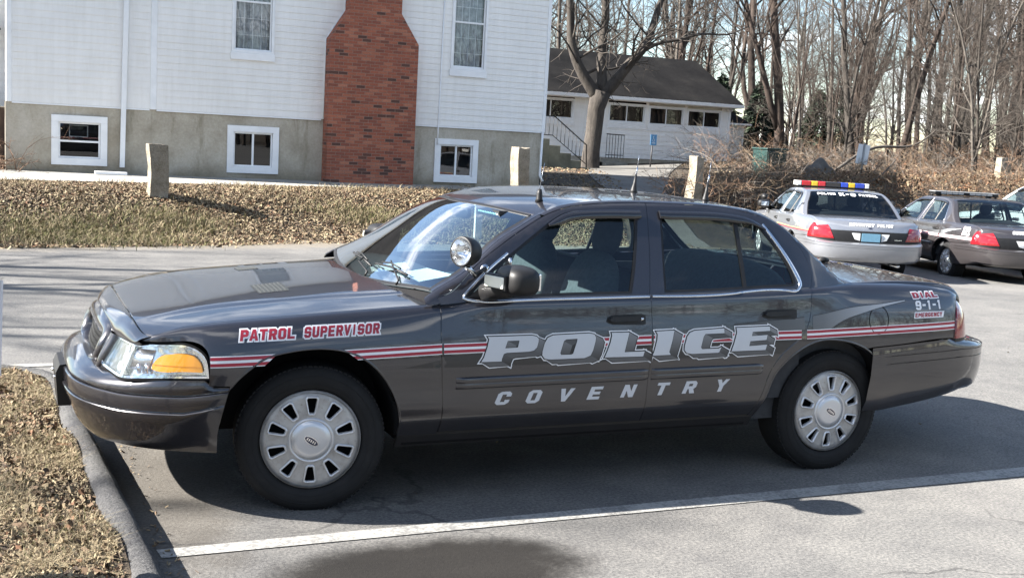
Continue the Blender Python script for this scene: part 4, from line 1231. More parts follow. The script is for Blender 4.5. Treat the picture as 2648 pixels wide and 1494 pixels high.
def brush():
    r = np.random.default_rng(5)
    M1 = bark_mat("brush_tan", (.120, .086, .056), (.230, .170, .115)); M2 = bark_mat("brush_red", (.105, .062, .040), (.190, .118, .076)); M3 = bark_mat("brush_grey", (.080, .070, .060), (.170, .150, .130))
    def thicket(name, n, fx, hmax, lab, mats, w=(1, 1, 1), arch=.7, rad=.006):
        segs = [[], [], []]
        for i in range(n):
            x, y, hs = fx(); z = zt(x, y)
            k = r.choice(3, p=np.array(w) / sum(w)); h = hmax * hs * r.uniform(.35, 1.1)
            az = r.uniform(0, 6.28); d = np.array([math.cos(az) * arch * r.uniform(.1, 1), math.sin(az) * arch * r.uniform(.1, 1), 1.0]); d /= np.linalg.norm(d)
            p = np.array([x, y, z - .02]); m_ = 5; rr = rad * r.uniform(.6, 1.8)
            for j in range(m_):
                q = p + d * h / m_ * 1.25; segs[k].append((*p, *q, rr * (1 - j / m_ * .7), rr * (1 - (j + 1) / m_ * .7)))
                if j > 0:
                    for c in range(2):
                        e = d + r.normal(0, .7, 3); e /= np.linalg.norm(e); l_ = h * r.uniform(.12, .35); segs[k].append((*q, *(q + e * l_), rr * .5, rr * .2))
                        e2 = e + r.normal(0, .6, 3); segs[k].append((*(q + e * l_ * .6), *(q + e * l_ * .6 + e2 * l_ * .5), rr * .35, rr * .15))
                p = q; d = d + np.array([math.cos(az) * .28 * arch, math.sin(az) * .28 * arch, -.16]) + r.normal(0, .13, 3); d /= np.linalg.norm(d)
        V = []; F = []; mi = []; off = 0
        for k in range(3):
            if not segs[k]: continue
            v, f = seg_tubes(segs[k], 3); V.append(v); F.append(f + off); off += len(v); mi.append(np.full(len(f), k))
        o = fast_mesh(name, np.concatenate(V), np.concatenate(F), mats, np.concatenate(mi)); tag(o, lab, "brush", kind="stuff")
    MM = [M1, M2, M3]
    def bank():
        while True:
            x = r.uniform(14.2, 36); y = _yb(x) + r.uniform(.6, 7.5)
            if x > 13.9 + (y - 14.6) * .50: return x, y, r.uniform(.5, 1.2)
    thicket("bank_brush", 3300, bank, .68, "tangled tan and russet brush on the bank behind the police cars", MM, (4, 3, 1.4), .9)
    def far_():
        x = r.uniform(17, 50); y = r.uniform(19, 44)
        while not (x > 16.5 + (y - 18) * .62 and x - 13 < y * 1.35): x = r.uniform(17, 50); y = r.uniform(19, 44)
        return x, y, r.uniform(.5, 1.5)
    thicket("woodland_brush", 2000, far_, 1.15, "grey brown undergrowth along the foot of the woods", MM, (3, 3, 2), .8, .009)
    def bush(name, cx, cy, sx, sy, n, h, lab, w):
        thicket(name, n, lambda: (r.normal(cx, sx), r.normal(cy, sy), r.uniform(.6, 1.2)), h, lab, MM, w, 1.0, .008)
    bush("arching_bush", 14.3, 17.3, .5, .45, 150, 1.35, "tangled bare bush around the leaning granite post", (2, 3, 2))
    bush("bramble", 23.6, 26.0, 1.3, 1.0, 230, 1.5, "pale arching brambles in front of the green cabinet", (1, 2, 4))
    bush("bare_shrub", 26.2, 35.4, .5, .4, 46, 2.1, "thin leafless shrub against the small house wall", (1, 3, 3))
    bush("corner_brush", -1.5, 19.4, .25, .4, 40, .9, "reddish dry brush at the far left foundation corner", (1, 4, 0))
    # russet leaves caught in the brush
    n = 30000
    x = r.uniform(14, 38, n); y = _yb(x) + r.uniform(-.1, 8.5, n); k = x > 13.6 + (y - 14.6) * .48
    x, y = x[k], y[k]; P = np.stack([x, y, terr(x, y) + np.abs(r.normal(0, .16, len(x)))], 1)
    o = scatter_flakes("brush_leaves", P, None, .065, .55, .7, [(LEAFM[0], 30), (LEAFM[1], 36), (LEAFM[5], 22), (LEAFM[2], 16)], 31); tag(o, "dead leaves caught in the brush behind the police cars", "leaves", kind="stuff")
    # fallen limbs in the brush
    for i, (p, q, lab) in enumerate((([(19.0, 18.9, .9), (20.6, 19.1, 1.05), (21.6, 19.4, 1.65)], [.035, .03, .015], "pale curved stick lying over the brush below the sign"),
                                     ([(22.5, 23.0, 1.2), (24.5, 23.4, 2.0), (26.0, 23.6, 2.1), (27.2, 23.8, 2.7)], [.05, .05, .04, .02], "bent fallen limb across the brush left of the sign"))):
        mb = MB(); mb.tube([Vector(v) for v in crv(p, .2)], list(np.interp(np.linspace(0, 1, len(crv(p, .2))), np.linspace(0, 1, len(q)), q)), BARK[2], 7); o = mb.build("fallen_branch"); tag(o, lab, "branch")
brush()

def reflection_wood():
    """wooded edge on the side behind the viewer and round the lot, seen only as reflections"""
    r = np.random.default_rng(41)
    segs = []
    for i in range(420):
        a = r.uniform(math.radians(150), math.radians(385)); d = r.uniform(34, 60)
        x, y = math.cos(a) * d + 2, math.sin(a) * d - 3
        if y > 4 and x > -24: continue
        h = r.uniform(6, 11); w = r.uniform(.5, 1.2)
        p = np.array([x, y, z_lot(x, y) - .3]); segs.append((*p, *(p + [r.normal(0, .6), r.normal(0, .6), h]), .16, .03))
        for c in range(16):
            z = r.uniform(.25, .95) * h; e = r.normal(0, 1, 3); e[2] = abs(e[2]) * .8 + .4; e /= np.linalg.norm(e); q = p + [0, 0, z]
            l_ = r.uniform(1, 2.6); segs.append((*q, *(q + e * l_), .05, .015))
            for c2 in range(3):
                e2 = e + r.normal(0, .6, 3); q2 = q + e * l_ * r.uniform(.3, 1); segs.append((*q2, *(q2 + e2 * l_ * .6), .022, .008))
    V, F = seg_tubes(segs, 3)
    o = fast_mesh("reflection_wood", V, F, [BARK[1]], np.zeros(len(F), int)); tag(o, "unseen bare wood added behind the viewer for reflections", "wood", kind="stuff")
reflection_wood()
# ================================================================== the saloon police car
# car frame: x runs from the front axle (0) to the tail, near (left) side is -y, ground is z = 0
def paint_mat(name, color, metal=0.5, rough=0.30, flake=0.05):
    if name in MATS: return MATS[name]
    m = mat(name, color, rough, metal)
    N, L, B = nodes_of(m)
    B.inputs["Coat Weight"].default_value = 1.0
    B.inputs["Coat Roughness"].default_value = 0.035
    B.inputs["Coat IOR"].default_value = 1.55
    v = coord(m)
    f = noise(m, v, 420, 2, 0.5)
    lo = tuple(c * (1 - flake * 3) for c in color); hi = tuple(c * (1 + flake * 4) for c in color)
    c0 = ramp(m, f, [(0.35, lo), (0.65, hi)])
    # road film low on the body and faint dust patches
    tc = N.new("ShaderNodeTexCoord"); sp = N.new("ShaderNodeSeparateXYZ"); L.new(tc.outputs["Object"], sp.inputs[0])
    d = mth(m, 'MULTIPLY', mrange(m, sp.outputs["Z"], 0.62, 0.24), mrange(m, noise(m, v, 5, 6), 0.25, 0.75))
    base(m, mixc(m, mth(m, 'MULTIPLY', d, 0.45), c0, (0.050, 0.044, 0.041)))
    rr = mth(m, 'ADD', mth(m, 'MULTIPLY', d, 0.2), 0.03)
    L.new(rr, B.inputs["Coat Roughness"])
    return m

PAINT = paint_mat("charcoal_paint", (0.0262, 0.0252, 0.0300))
M_BLK = varied("black_plastic", (0.0095, 0.0092, 0.0095), 0.5, 0.2, 20, Specular_IOR_Level=0.35)
M_GAP = mat("dark_gap", (0.012, 0.012, 0.013), 0.9, Specular_IOR_Level=0.1)
M_TRIM = mat("bright_trim", (0.62, 0.63, 0.65), 0.16, 1.0)
M_CHR = mat("chrome", (0.86, 0.86, 0.88), 0.07, 1.0)
M_GLASS = glass_mat("window_glass", (0.66, 0.77, 0.78), 1.2)
M_WSH = glass_mat("windshield_glass", (0.66, 0.80, 0.82), 3.0)
M_TINT = glass_mat("tinted_rear_glass", (0.30, 0.33, 0.33), 1.0)
M_LENS = glass_mat("clear_lens", (0.93, 0.94, 0.94), 0.9)
M_RUB = varied("tyre_rubber", (0.012, 0.012, 0.0125), 0.80, 0.25, 9, bmp=0.15, Specular_IOR_Level=0.25)
M_INT = varied("interior_cloth", (0.030, 0.032, 0.036), 0.85, 0.2, 30)
M_DASH = varied("dashboard_plastic", (0.045, 0.047, 0.052), 0.6, 0.2, 25)
M_RED = mat("red_lens", (0.25, 0.008, 0.012), 0.12, 0.0, Coat_Weight=1.0)
M_AMB = mat("amber_lens", (0.80, 0.33, 0.03), 0.18, 0.0, Coat_Weight=1.0)
M_WHT = mat("decal_white", (0.70, 0.70, 0.71), 0.35)
M_SIL = mat("decal_silver", (0.48, 0.49, 0.51), 0.35)
M_DRED = mat("decal_red", (0.30, 0.010, 0.028), 0.35)
M_DBLK = mat("decal_black", (0.012, 0.012, 0.014), 0.35)
M_DG1 = mat("decal_shade_dark", (0.085, 0.085, 0.09), 0.35)
M_DG2 = mat("decal_shade_mid", (0.27, 0.27, 0.28), 0.35)
M_GRAYD = mat("decal_grey", (0.16, 0.165, 0.17), 0.4)

def hub_mat():
    m = mat("hubcap_silver", (0.40, 0.40, 0.40), 0.42, 0.35)
    v = coord(m)
    a = noise(m, v, 9, 6, 0.65); b = noise(m, v, 60, 3)
    c = ramp(m, a, [(.3, (.25, .235, .22)), (.55, (.40, .39, .38)), (.75, (.47, .465, .46))])
    base(m, mixc(m, mrange(m, b, 0.62, 0.72, 0, 0.5), c, (0.16, 0.14, 0.12)))
    return m
M_HUB = hub_mat()
M_HUBR = mat("hubcap_rim", (.56, .56, .57), .30, .5)
def reflector_mat():
    m = mat("lamp_reflector", (0.80, 0.81, 0.83), 0.14, 0.9)
    v = coord(m, (1, 1, 1))
    bump(m, noise(m, v, 20, 1), 0.28, 0.02)
    return m
M_REFL = reflector_mat()

# ---- surface functions -------------------------------------------------------
fH = pchip([-.90, -.86, -.80, -.74, -.65, -.55, -.487, -.35, -.1, .2, 2.6, 3.0, 3.3, 3.55, 3.75, 3.87, 3.95, 4.0],
           [.58, .66, .765, .815, .875, .928, .952, .972, .984, .986, .986, .981, .973, .962, .943, .897, .825, .75])
fZS = pchip([-.90, -.86, -.74, -.55, -.21, .14, .45, .62, .85, 1.2, 1.7, 2.2, 2.6, 2.85, 3.04, 3.3, 3.58, 3.74, 3.83, 3.9, 4.0],
            [.765, .775, .805, .861, .899, .926, .947, .960, .980, .988, .996, 1.006, 1.020, 1.035, 1.046, 1.043, 1.034, 1.017, .985, .94, .88])
fOG = pchip([-.90, -.86, -.71, -.55, -.2, .3, .6, .9, 2.5, 2.8, 3.05, 3.7, 3.85, 4.0],
            [.03, .03, .026, .085, .105, .10, .085, .066, .066, .078, .12, .125, .09, .06])
_K = 10
_S1 = ncspline(np.linspace(0, 1, _K), np.eye(_K))
def s1_ctrl(x):
    H, zs, og = fH(x), fZS(x), fOG(x)
    D = zs - .665; L = np.minimum(og, .07) / .07
    h = np.stack([H - .100, H - .062, H - .009, H - .003, H + .001, H - .010 * L, H - .026 * L - .03 * og,
                  H - .44 * og - .008 * L, H - .76 * og, H - og], -1)
    z = np.stack([0 * x + .272, 0 * x + .335, 0 * x + .44, 0 * x + .565, 0 * x + .672, .665 + .40 * D, .665 + .68 * D,
                  .665 + .885 * D, .665 + .972 * D, zs], -1)
    return h, z
def S1(uv):
    x = uv[:, 0]; t = np.clip(uv[:, 1], 0, 1)
    h, z = s1_ctrl(x); B = _S1(t)
    hh = np.sum(h * B, 1); zz = np.sum(z * B, 1)
    ex = uv[:, 1] - t
    return np.stack([x, -(hh - np.where(ex > 0, ex, 0)), zz + np.where(ex < 0, ex, 0)], 1)
_tt = np.linspace(0, 1, 161); _TB = _S1(_tt)
def tz(xz):
    """(x, z) on the side -> (x, t)"""
    xz = np.asarray(xz, float)
    h, z = s1_ctrl(xz[:, 0]); Z = z @ _TB.T
    Z = np.maximum.accumulate(Z, axis=1)
    out = np.array([np.interp(q, zz, _tt) for q, zz in zip(xz[:, 1], Z)])
    return np.stack([xz[:, 0], out], 1)
def SXZ(xz):
    return S1(tz(xz))

fZC = pchip([-.80, -.765, -.59, -.35, 0, .3, .47], [.843, .853, .886, .927, .966, .991, 1.000])
def HOOD(xy):
    x, y = xy[:, 0], xy[:, 1]
    e = fH(x) - fOG(x); zs = fZS(x)
    a = np.abs(y) / e
    z = zs + (fZC(x) - zs) * (1 - np.minimum(a, 1.05) ** np.interp(x, [-.76, -.2, .3], [4.6, 2.6, 2.3]))
    w = .60 + .05 * (x + .75)
    k = np.clip((w - np.abs(y)) / .07 + .5, 0, 1); k = k * k * (3 - 2 * k)
    z = z + .006 * k * np.clip((x + .80) / .25, 0, 1)
    return np.stack([x, y, z], 1)
def DECK(xy):
    x, y = xy[:, 0], xy[:, 1]
    e = fH(x) - fOG(x)
    return np.stack([x, y, fZS(x) + .014 * (1 - np.minimum(np.abs(y) / e, 1) ** 2)], 1)

# greenhouse
fZR = pchip([.50, .534, .712, .932, 1.05, 1.17, 1.313, 1.525, 1.79, 2.055, 2.33, 2.478, 2.62, 2.811, 3.007, 3.05],
            [.985, 1.006, 1.096, 1.252, 1.312, 1.372, 1.422, 1.446, 1.455, 1.454, 1.440, 1.420, 1.356, 1.198, 1.045, 1.02])
fZT = pchip([.40, .43, .70, 1.0, 1.15, 1.4, 1.8, 2.2, 2.42, 2.55, 2.8, 3.0, 3.17, 3.25],
            [.975, .992, 1.205, 1.396, 1.436, 1.460, 1.468, 1.464, 1.447, 1.412, 1.272, 1.150, 1.055, 1.02])
def GH(x, z):
    zb = fZS(x); yb = fH(x) - fOG(x)
    yb = np.where(x > 2.75, .918 - .05 * np.clip((x - 2.75) / .3, 0, 1), np.where(x < .9, .916, yb))
    d = z - np.where(x < .9, .985, np.where(x > 2.75, 1.02, zb))
    return yb - .49 * d - .13 * d * np.maximum(d, 0)
RF = .035
def GS(xz):
    x, z = xz[:, 0], xz[:, 1]
    zr = fZR(x)
    u = np.clip((z - (zr - RF)) / RF, 0, 1)
    h = GH(x, z) - RF * (1 - np.sqrt(np.maximum(1 - u * u, 1e-4))) * .8
    return np.stack([x, -h, z], 1)
def gedge(x):
    zr = fZR(x)
    return GH(x, zr) - RF * .8 * .99
def GT(xy):
    x, y = xy[:, 0], xy[:, 1]
    zr = fZR(x); e = gedge(x)
    a = np.minimum(np.abs(y) / e, 1.0)
    return np.stack([x, y, zr + (fZT(x) - zr) * (1 - a ** 2.4)], 1)

# plan sweeps for nose and tail: s = arc length from the centre line outwards (near side)
class Plan:
    def __init__(s, pts):                      # pts (h, x) from centre to side
        p = np.asarray(pts, float)
        full = np.concatenate([p[:0:-1] * [-1, 1], p])
        d = np.concatenate([[0], np.cumsum(np.linalg.norm(np.diff(full, axis=0), axis=1))])
        s.off = d[len(p) - 1]; s.f = ncspline(d, full); s.L = d[-1] - s.off
        q = np.linspace(0, s.L, 400); s.tab = s.at(q); s.q = q
    def at(s, q): return s.f(np.asarray(q, float) + s.off)
    def nrm(s, q):
        a = s.at(np.asarray(q) + 1e-3) - s.at(np.asarray(q) - 1e-3)
        a /= np.linalg.norm(a, axis=1)[:, None]
        return np.stack([-a[:, 1], a[:, 0]], 1)      # one side; sign fixed by caller
    def s_of_x(s, x, lo=0.0):
        k = s.q >= lo
        i = np.argmin(np.abs(s.tab[k][:, 1] - x)); return s.q[k][i]
    def s_of_h(s, h):
        return np.interp(h, np.maximum.accumulate(s.tab[:, 0]), s.q)
def sweep(plan, dfun, sgn):
    """dfun(s, z) = inward offset; sgn picks the inward side of the plan"""
    def f(sz):
        s, z = sz[:, 0], sz[:, 1]
        p = plan.at(s); n = plan.nrm(s) * sgn
        d = dfun(s, z)
        q = p + n * d[:, None]
        return np.stack([q[:, 1], -q[:, 0], z], 1)
    return f

# ---- part outlines in (x, z) -------------------------------------------------
arch_f = crv([(-.446, .335), (-.440, .456), (-.389, .604), (-.31, .685), (-.245, .729), (-.158, .753), (-.054, .766), (.053, .763),
              (.162, .734), (.247, .677), (.305, .610), (.354, .520), (.376, .436), (.384, .335)], .02)
arch_r = crv([(2.398, .335), (2.443, .475), (2.485, .571), (2.567, .655), (2.666, .715), (2.769, .745), (2.878, .745), (3.02, .716),
              (3.105, .677), (3.165, .625), (3.207, .560), (3.231, .480), (3.242, .40), (3.245, .335)], .02)
def zs_edge(x0, x1, n=40, off=0.0):
    x = np.linspace(x0, x1, n); return np.stack([x, fZS(x) + off], 1)
def zr_edge(x0, x1, n=40, off=0.0):
    x = np.linspace(x0, x1, n); return np.stack([x, fZR(x) + off], 1)
A_SEAM = crv([(.560, .990), (.630, 1.012), (.713, 1.076), (.928, 1.230), (1.092, 1.322), (1.222, 1.383), (1.340, 1.417)])
R_SEAM = crv([(1.340, 1.417), (1.525, 1.437), (1.79, 1.446), (2.055, 1.444), (2.33, 1.427), (2.489, 1.396)])
C_SEAM = crv([(2.489, 1.396), (2.61, 1.345), (2.69, 1.262), (2.735, 1.17), (2.742, 1.09), (2.722, 1.028)])
C_LOW = crv([(2.722, 1.028), (2.703, .985), (2.701, .935), (2.689, .87), (2.645, .784), (2.56, .72), (2.489, .657), (2.434, .562), (2.40, .455), (2.356, .337)])
BP = [(1.690, .345), (1.692, .60), (1.705, .80), (1.703, .90), (1.700, .996)]
BPU = [(1.703, .99), (1.735, 1.13), (1.790, 1.446)]
SIDES = (False, True)

def solid_panel(name, parent, outs, fm, m, **k):
    mb = MB()
    for mir in k.pop('sides', SIDES):
        panel(mb, outs, fm, m, mirror=mir, **k)
    return mb.build(name, parent)

def arch_lip(mb, arch, m, mir, lift=.0022, wid=.010):
    arch = arch[(arch[:, 1] > .600) | (arch[:, 0] > 0)]
    P, n = fnormals(SXZ, arch, OUT)
    c = np.array([arch[:, 0].mean(), .30])
    d = arch - c; d /= np.linalg.norm(d, axis=1)[:, None]
    o = arch + d * wid
    P2, n2 = fnormals(SXZ, o, OUT)
    mid = arch + d * wid * .45
    P1, n1 = fnormals(SXZ, mid, OUT)
    rows = np.stack([P - n * .05, P - n * .004, P + n * lift * .8, P1 + n1 * lift, P2 + n2 * .0006], 1)
    if mir: rows = rows * [1, -1, 1]
    mb.grid(rows, m, True, flip=mir)

def make_wheel(parent, x, side, steer=0.0, track=.80):
    """side -1 near, +1 far; local +z of the lathe points outwards"""
    w = empty("wheel", (x, side * track, .335)); w.parent = parent
    w.rotation_euler = (0, 0, steer)
    Mx = Matrix.Rotation(R_(90) * (1 if side < 0 else -1), 4, 'X')
    t = MB()
    prof = [(.225, -.10), (.232, .10), (.245, .112), (.275, .121), (.305, .119), (.325, .108), (.337, .092), (.341, .075), (.3425, .04),
            (.3425, -.04), (.341, -.075), (.337, -.092), (.305, -.118), (.26, -.118), (.225, -.10)]
    t.lathe(prof, M_RUB, Mx, 64)
    for k in range(90):                                   # shoulder tread blocks
        a = 2 * math.pi * k / 90
        M2 = Mx @ Matrix.Rotation(a, 4, 'Z') @ Matrix.Translation((.3365, 0, .083))
        t.box((-.006, -.0075, -.018), (.0045, .0075, .012), M_RUB, 0, M2)
    for rr in (.262, .298):
        t.lathe([(rr - .002, .1195 if rr > .28 else .1165), (rr, .1225 if rr > .28 else .1195), (rr + .002, .1195 if rr > .28 else .1165)], M_RUB, Mx, 64)
    t.build("tyre", w)
    h = MB()
    R0 = .226
    ang = np.linspace(0, 2 * math.pi, 96, endpoint=False)
    outer = np.stack([R0 * np.cos(ang), R0 * np.sin(ang)], 1)
    slots = []; rims = []
    for k in range(10):
        a = 2 * math.pi * k / 10 + R_(18)
        c, s_ = math.cos(a), math.sin(a)
        def tr(q): return np.array([(c * r - s_ * u, s_ * r + c * u) for r, u in q])
        slots.append(tr([(.124, -.009), (.130, -.013), (.188, -.0235), (.195, -.018), (.195, .018), (.188, .0235), (.130, .013), (.124, .009)]))
        rims.append(tr([(.114, -.012), (.124, -.021), (.193, -.0325), (.204, -.024), (.204, .024), (.193, .0325), (.124, .021), (.114, .012)]))
    def dome(uv):
        r = np.hypot(uv[:, 0], uv[:, 1])
        z = .100 + .014 * np.clip((R0 - r) / .03, 0, 1) ** .5 - .008 * np.clip((r - .09) / .1, 0, 1)
        return np.stack([uv[:, 0], uv[:, 1], z], 1)
    uv, F = fill2d([outer], slots, .011)
    P, n = fnormals(dome, uv, (0, 0, 1))
    V = [tuple(Mx @ Vector(p)) for p in P]; NN = [tuple(Mx.to_3x3() @ Vector(q)) for q in n]
    a, b, c = P[F[:, 0]], P[F[:, 1]], P[F[:, 2]]
    fl = np.cross(b - a, c - a)[:, 2] < 0; F[fl] = F[fl][:, ::-1]
    h.add(V, F.tolist(), M_HUB, NN, True)
    for so, ri in zip(slots, rims):                        # raised rim round each slot, sloping into the hole
        mid = (so + ri) / 2
        A = dome(ri) + [0, 0, .0006]; B = dome(ri * .62 + so * .38) + [0, 0, .0085]; C = dome(so) + [0, 0, .0065]; D = dome(so) + [0, 0, -.018]
        g = np.stack([A, B, C, D], 1); g = np.concatenate([g, g[:1]])
        g = np.array([[tuple(Mx @ Vector(p)) for p in row] for row in g])
        h.grid(g, M_HUBR, True, flip=False)
    h.lathe([(R0 - .004, .112), (R0 + .002, .106), (R0 + .003, .095), (R0 - .003, .085)], M_HUB, Mx, 64)
    h.lathe([(.106, .1120), (.101, .1205), (.096, .1215), (.0925, .1165), (.0905, .1160), (.0885, .1225), (.06, .1255), (.0, .1275)], M_HUBR, Mx, 64)
    hc = h.build("hubcap", w)
    e = MB()                                               # oval badge
    tilt = Matrix.Rotation(R_(-32), 4, 'Z')
    for k, (a_, b_, z_, mm) in enumerate(((.036, .0165, .1282, M_CHR), (.033, .0138, .1296, mat("badge_blue", (.02, .025, .05), .3)))):
        pts = [(a_ * math.cos(q), b_ * math.sin(q)) for q in np.linspace(0, 2 * math.pi, 32, endpoint=False)]
        e.prism(pts, .10, z_, mm, Mx @ tilt)
    for q in np.linspace(-.02, .02, 5):
        e.box((q - .003, -.006, .128), (q + .002, .006, .1302), M_CHR, 0, Mx @ tilt)
    e.build("badge", w)
    r = MB()                                               # steel wheel behind the slots
    r.lathe([(.0, .05), (.10, .055), (.16, .035), (.205, .05), (.224, .085), (.224, -.09)], M_GAP, Mx, 40)
    r.build("rim", w)
    return w

# ---- lettering: every glyph is a handful of convex bars on a unit-height box ---------
def _hex(w, y0, y1, up, c=.17):
    if up: return [(0, y0), (w, y0), (w, y1 - c), (w - c, y1), (c, y1), (0, y1 - c)]
    return [(c, y0), (w - c, y0), (w, y0 + c), (w, y1), (0, y1), (0, y0 + c)]
def _b(x0, y0, x1, y1): return [(x0, y0), (x1, y0), (x1, y1), (x0, y1)]
def glyph(ch, w=.78, s=.25, t=.21):
    m = (1 - t) / 2
    g = {
        'O': [_hex(w, 1 - t, 1, 1), _hex(w, 0, t, 0), _b(0, .16, s, .84), _b(w - s, .16, w, .84)],
        'C': [_hex(w, 1 - t, 1, 1), _hex(w, 0, t, 0), _b(0, .16, s, .84), _b(w - s, .62, w, .84), _b(w - s, .16, w, .38)],
        'G': [_hex(w, 1 - t, 1, 1), _hex(w, 0, t, 0), _b(0, .16, s, .84), _b(w - s, .66, w, .84), _b(w - s, .16, w, .52), _b(w * .5, .38, w, .54)],
        'D': [[(0, 1 - t), (w, 1 - t), (w, .83), (w - .17, 1), (0, 1)], [(0, 0), (w - .17, 0), (w, .17), (w, t), (0, t)], _b(0, 0, s, 1), _b(w - s, .16, w, .84)],
        'P': [[(0, 1 - t), (w, 1 - t), (w, .83), (w - .17, 1), (0, 1)], [(0, .36), (w - .15, .36), (w, .5), (w, .36 + t), (0, .36 + t)], _b(0, 0, s, 1), _b(w - s, .5, w, .84)],
        'R': [[(0, 1 - t), (w, 1 - t), (w, .83), (w - .17, 1), (0, 1)], [(0, .36), (w - .13, .36), (w, .5), (w, .36 + t), (0, .36 + t)], _b(0, 0, s, 1), _b(w - s, .5, w, .84),
              [(w * .42, .40), (w - s - .02, 0), (w + .04, 0), (w * .80, .40)]],
        'A': [[(-.04, 0), (s - .06, 0), (w / 2 + .06, 1), (w / 2 - .16, 1)], [(w - s + .06, 0), (w + .04, 0), (w / 2 + .16, 1), (w / 2 - .06, 1)], _b(.16, .2, w - .16, .2 + t * .85)],
        'T': [_b(0, 1 - t, w, 1), _b(w / 2 - s / 2, 0, w / 2 + s / 2, 1)],
        'L': [_b(0, 0, s, 1), _b(0, 0, w * .95, t)],
        'I': [_b(w / 2 - s / 2, 0, w / 2 + s / 2, 1)],
        'E': [_b(0, 0, s, 1), _b(0, 0, w * .95, t), _b(0, m, w * .86, m + t), _b(0, 1 - t, w * .95, 1)],
        'S': [_hex(w, 1 - t, 1, 1), _hex(w, 0, t, 0), _b(0, m + .04, s, .84), _b(w - s, .16, w, m + t - .04), [(0, m + .1), (.12, m), (w, m), (w, m + t - .1), (w - .12, m + t), (0, m + t)],
              _b(w - s, .68, w, .84), _b(0, .16, s, .32)],
        'U': [_hex(w, 0, t, 0), _b(0, .16, s, 1), _b(w - s, .16, w, 1)],
        'V': [[(-.03, 1), (s - .03, 1), (w / 2 + .1, 0), (w / 2 - .12, 0)], [(w - s + .03, 1), (w + .03, 1), (w / 2 + .12, 0), (w / 2 - .1, 0)]],
        'N': [_b(0, 0, s * .9, 1), _b(w - s * .9, 0, w, 1), [(0, 1), (s, 1), (w, 0), (w - s, 0)]],
        'M': [_b(0, 0, s * .85, 1), _b(w - s * .85, 0, w, 1), [(0, 1), (s, 1), (w / 2 + .1, .35), (w / 2 - .1, .35)], [(w - s, 1), (w, 1), (w / 2 + .1, .35), (w / 2 - .1, .35)]],
        'Y': [[(-.03, 1), (s - .02, 1), (w / 2 + .12, .42), (w / 2 - .12, .42)], [(w - s + .02, 1), (w + .03, 1), (w / 2 + .12, .42), (w / 2 - .12, .42)], _b(w / 2 - s / 2, 0, w / 2 + s / 2, .5)],
        'K': [_b(0, 0, s, 1), [(s, .42), (s, .62), (w - .22, 1), (w + .04, 1)], [(s * 1.3, .55), (s * 1.9, .66), (w + .05, 0), (w - .24, 0)]],
        '9': [_hex(w, 1 - t, 1, 1), _hex(w, 0, t, 0), _b(0, .5, s, .84), _b(w - s, .16, w, .84), _b(0, .40, w, .40 + t * .9), _b(0, .16, s, .28)],
        '1': [_b(w / 2 - s / 2, 0, w / 2 + s / 2, 1), [(w / 2 - s / 2 - .16, .76), (w / 2, .76), (w / 2, 1), (w / 2 - s / 2 - .02, 1)]],
        '-': [_b(.08, .40, w - .12, .40 + t)],
    }
    return [np.array(p, float) for p in g[ch]]
ADV = {'I': .55, '1': .62, '-': .66, ' ': .42, 'M': 1.0}
def set_text(text, x0, z0, x1, z1, hgt, slant=0.15, gapw=.10, s=.25, t=.21, top=None):
    """bars of the whole string between baseline ends (x0, z0) and (x1, z1)"""
    adv = [ADV.get(c, .78) for c in text]
    tot = sum(adv) + gapw * (len(text) - 1)
    L = math.hypot(x1 - x0, z1 - z0); ux, uz = (x1 - x0) / L, (z1 - z0) / L
    k = L / tot; out = []; u = 0
    for c, a in zip(text, adv):
        if c != ' ':
            W = a; bars = glyph(c, W, s * min(1, a / .7), t)
            letter = []
            for b in bars:
                X = (b[:, 0] + u) * k; Zl = b[:, 1] * hgt
                X = X + Zl * slant
                letter.append(np.stack([x0 + X * ux, z0 + X * uz + Zl], 1))
            out.append(letter)
        u += a + gapw
    return out
def grow(p, d):
    p = np.asarray(p)
    return inset(p, -d)
def hull(pts):
    p = sorted(map(tuple, pts)); lo = []; up = []
    for q in p:
        while len(lo) > 1 and (lo[-1][0] - lo[-2][0]) * (q[1] - lo[-2][1]) - (lo[-1][1] - lo[-2][1]) * (q[0] - lo[-2][0]) <= 1e-12: lo.pop()
        lo.append(q)
    for q in reversed(p):
        while len(up) > 1 and (up[-1][0] - up[-2][0]) * (q[1] - up[-2][1]) - (up[-1][1] - up[-2][1]) * (q[0] - up[-2][0]) <= 1e-12: up.pop()
        up.append(q)
    return np.array(lo[:-1] + up[:-1])
def decal(mb, polys, fm, m, lift, h=.03, ref=OUT, mirror=False):
    polys = [np.asarray(p, float) for p in polys]
    polys = [p if poly_area(p) > 0 else p[::-1] for p in polys]
    panel(mb, polys, fm, m, h=h, flange=0, lift=lift, ref=ref, mirror=mirror)
def quad_patch(A, B, C, n=10):
    """rows from curve A through control curve C to curve B (quadratic)"""
    t = np.linspace(0, 1, n)[:, None, None]
    return (1 - t) ** 2 * A[None] + 2 * t * (1 - t) * C[None] + t * t * B[None]

def resamp(pts, n):
    p = np.asarray(pts, float)
    s = np.concatenate([[0], np.cumsum(np.linalg.norm(np.diff(p, axis=0), axis=1))])
    return ncspline(s, p)(np.linspace(0, s[-1], n)) if len(p) > 2 else p[0] + (p[1] - p[0]) * np.linspace(0, 1, n)[:, None]

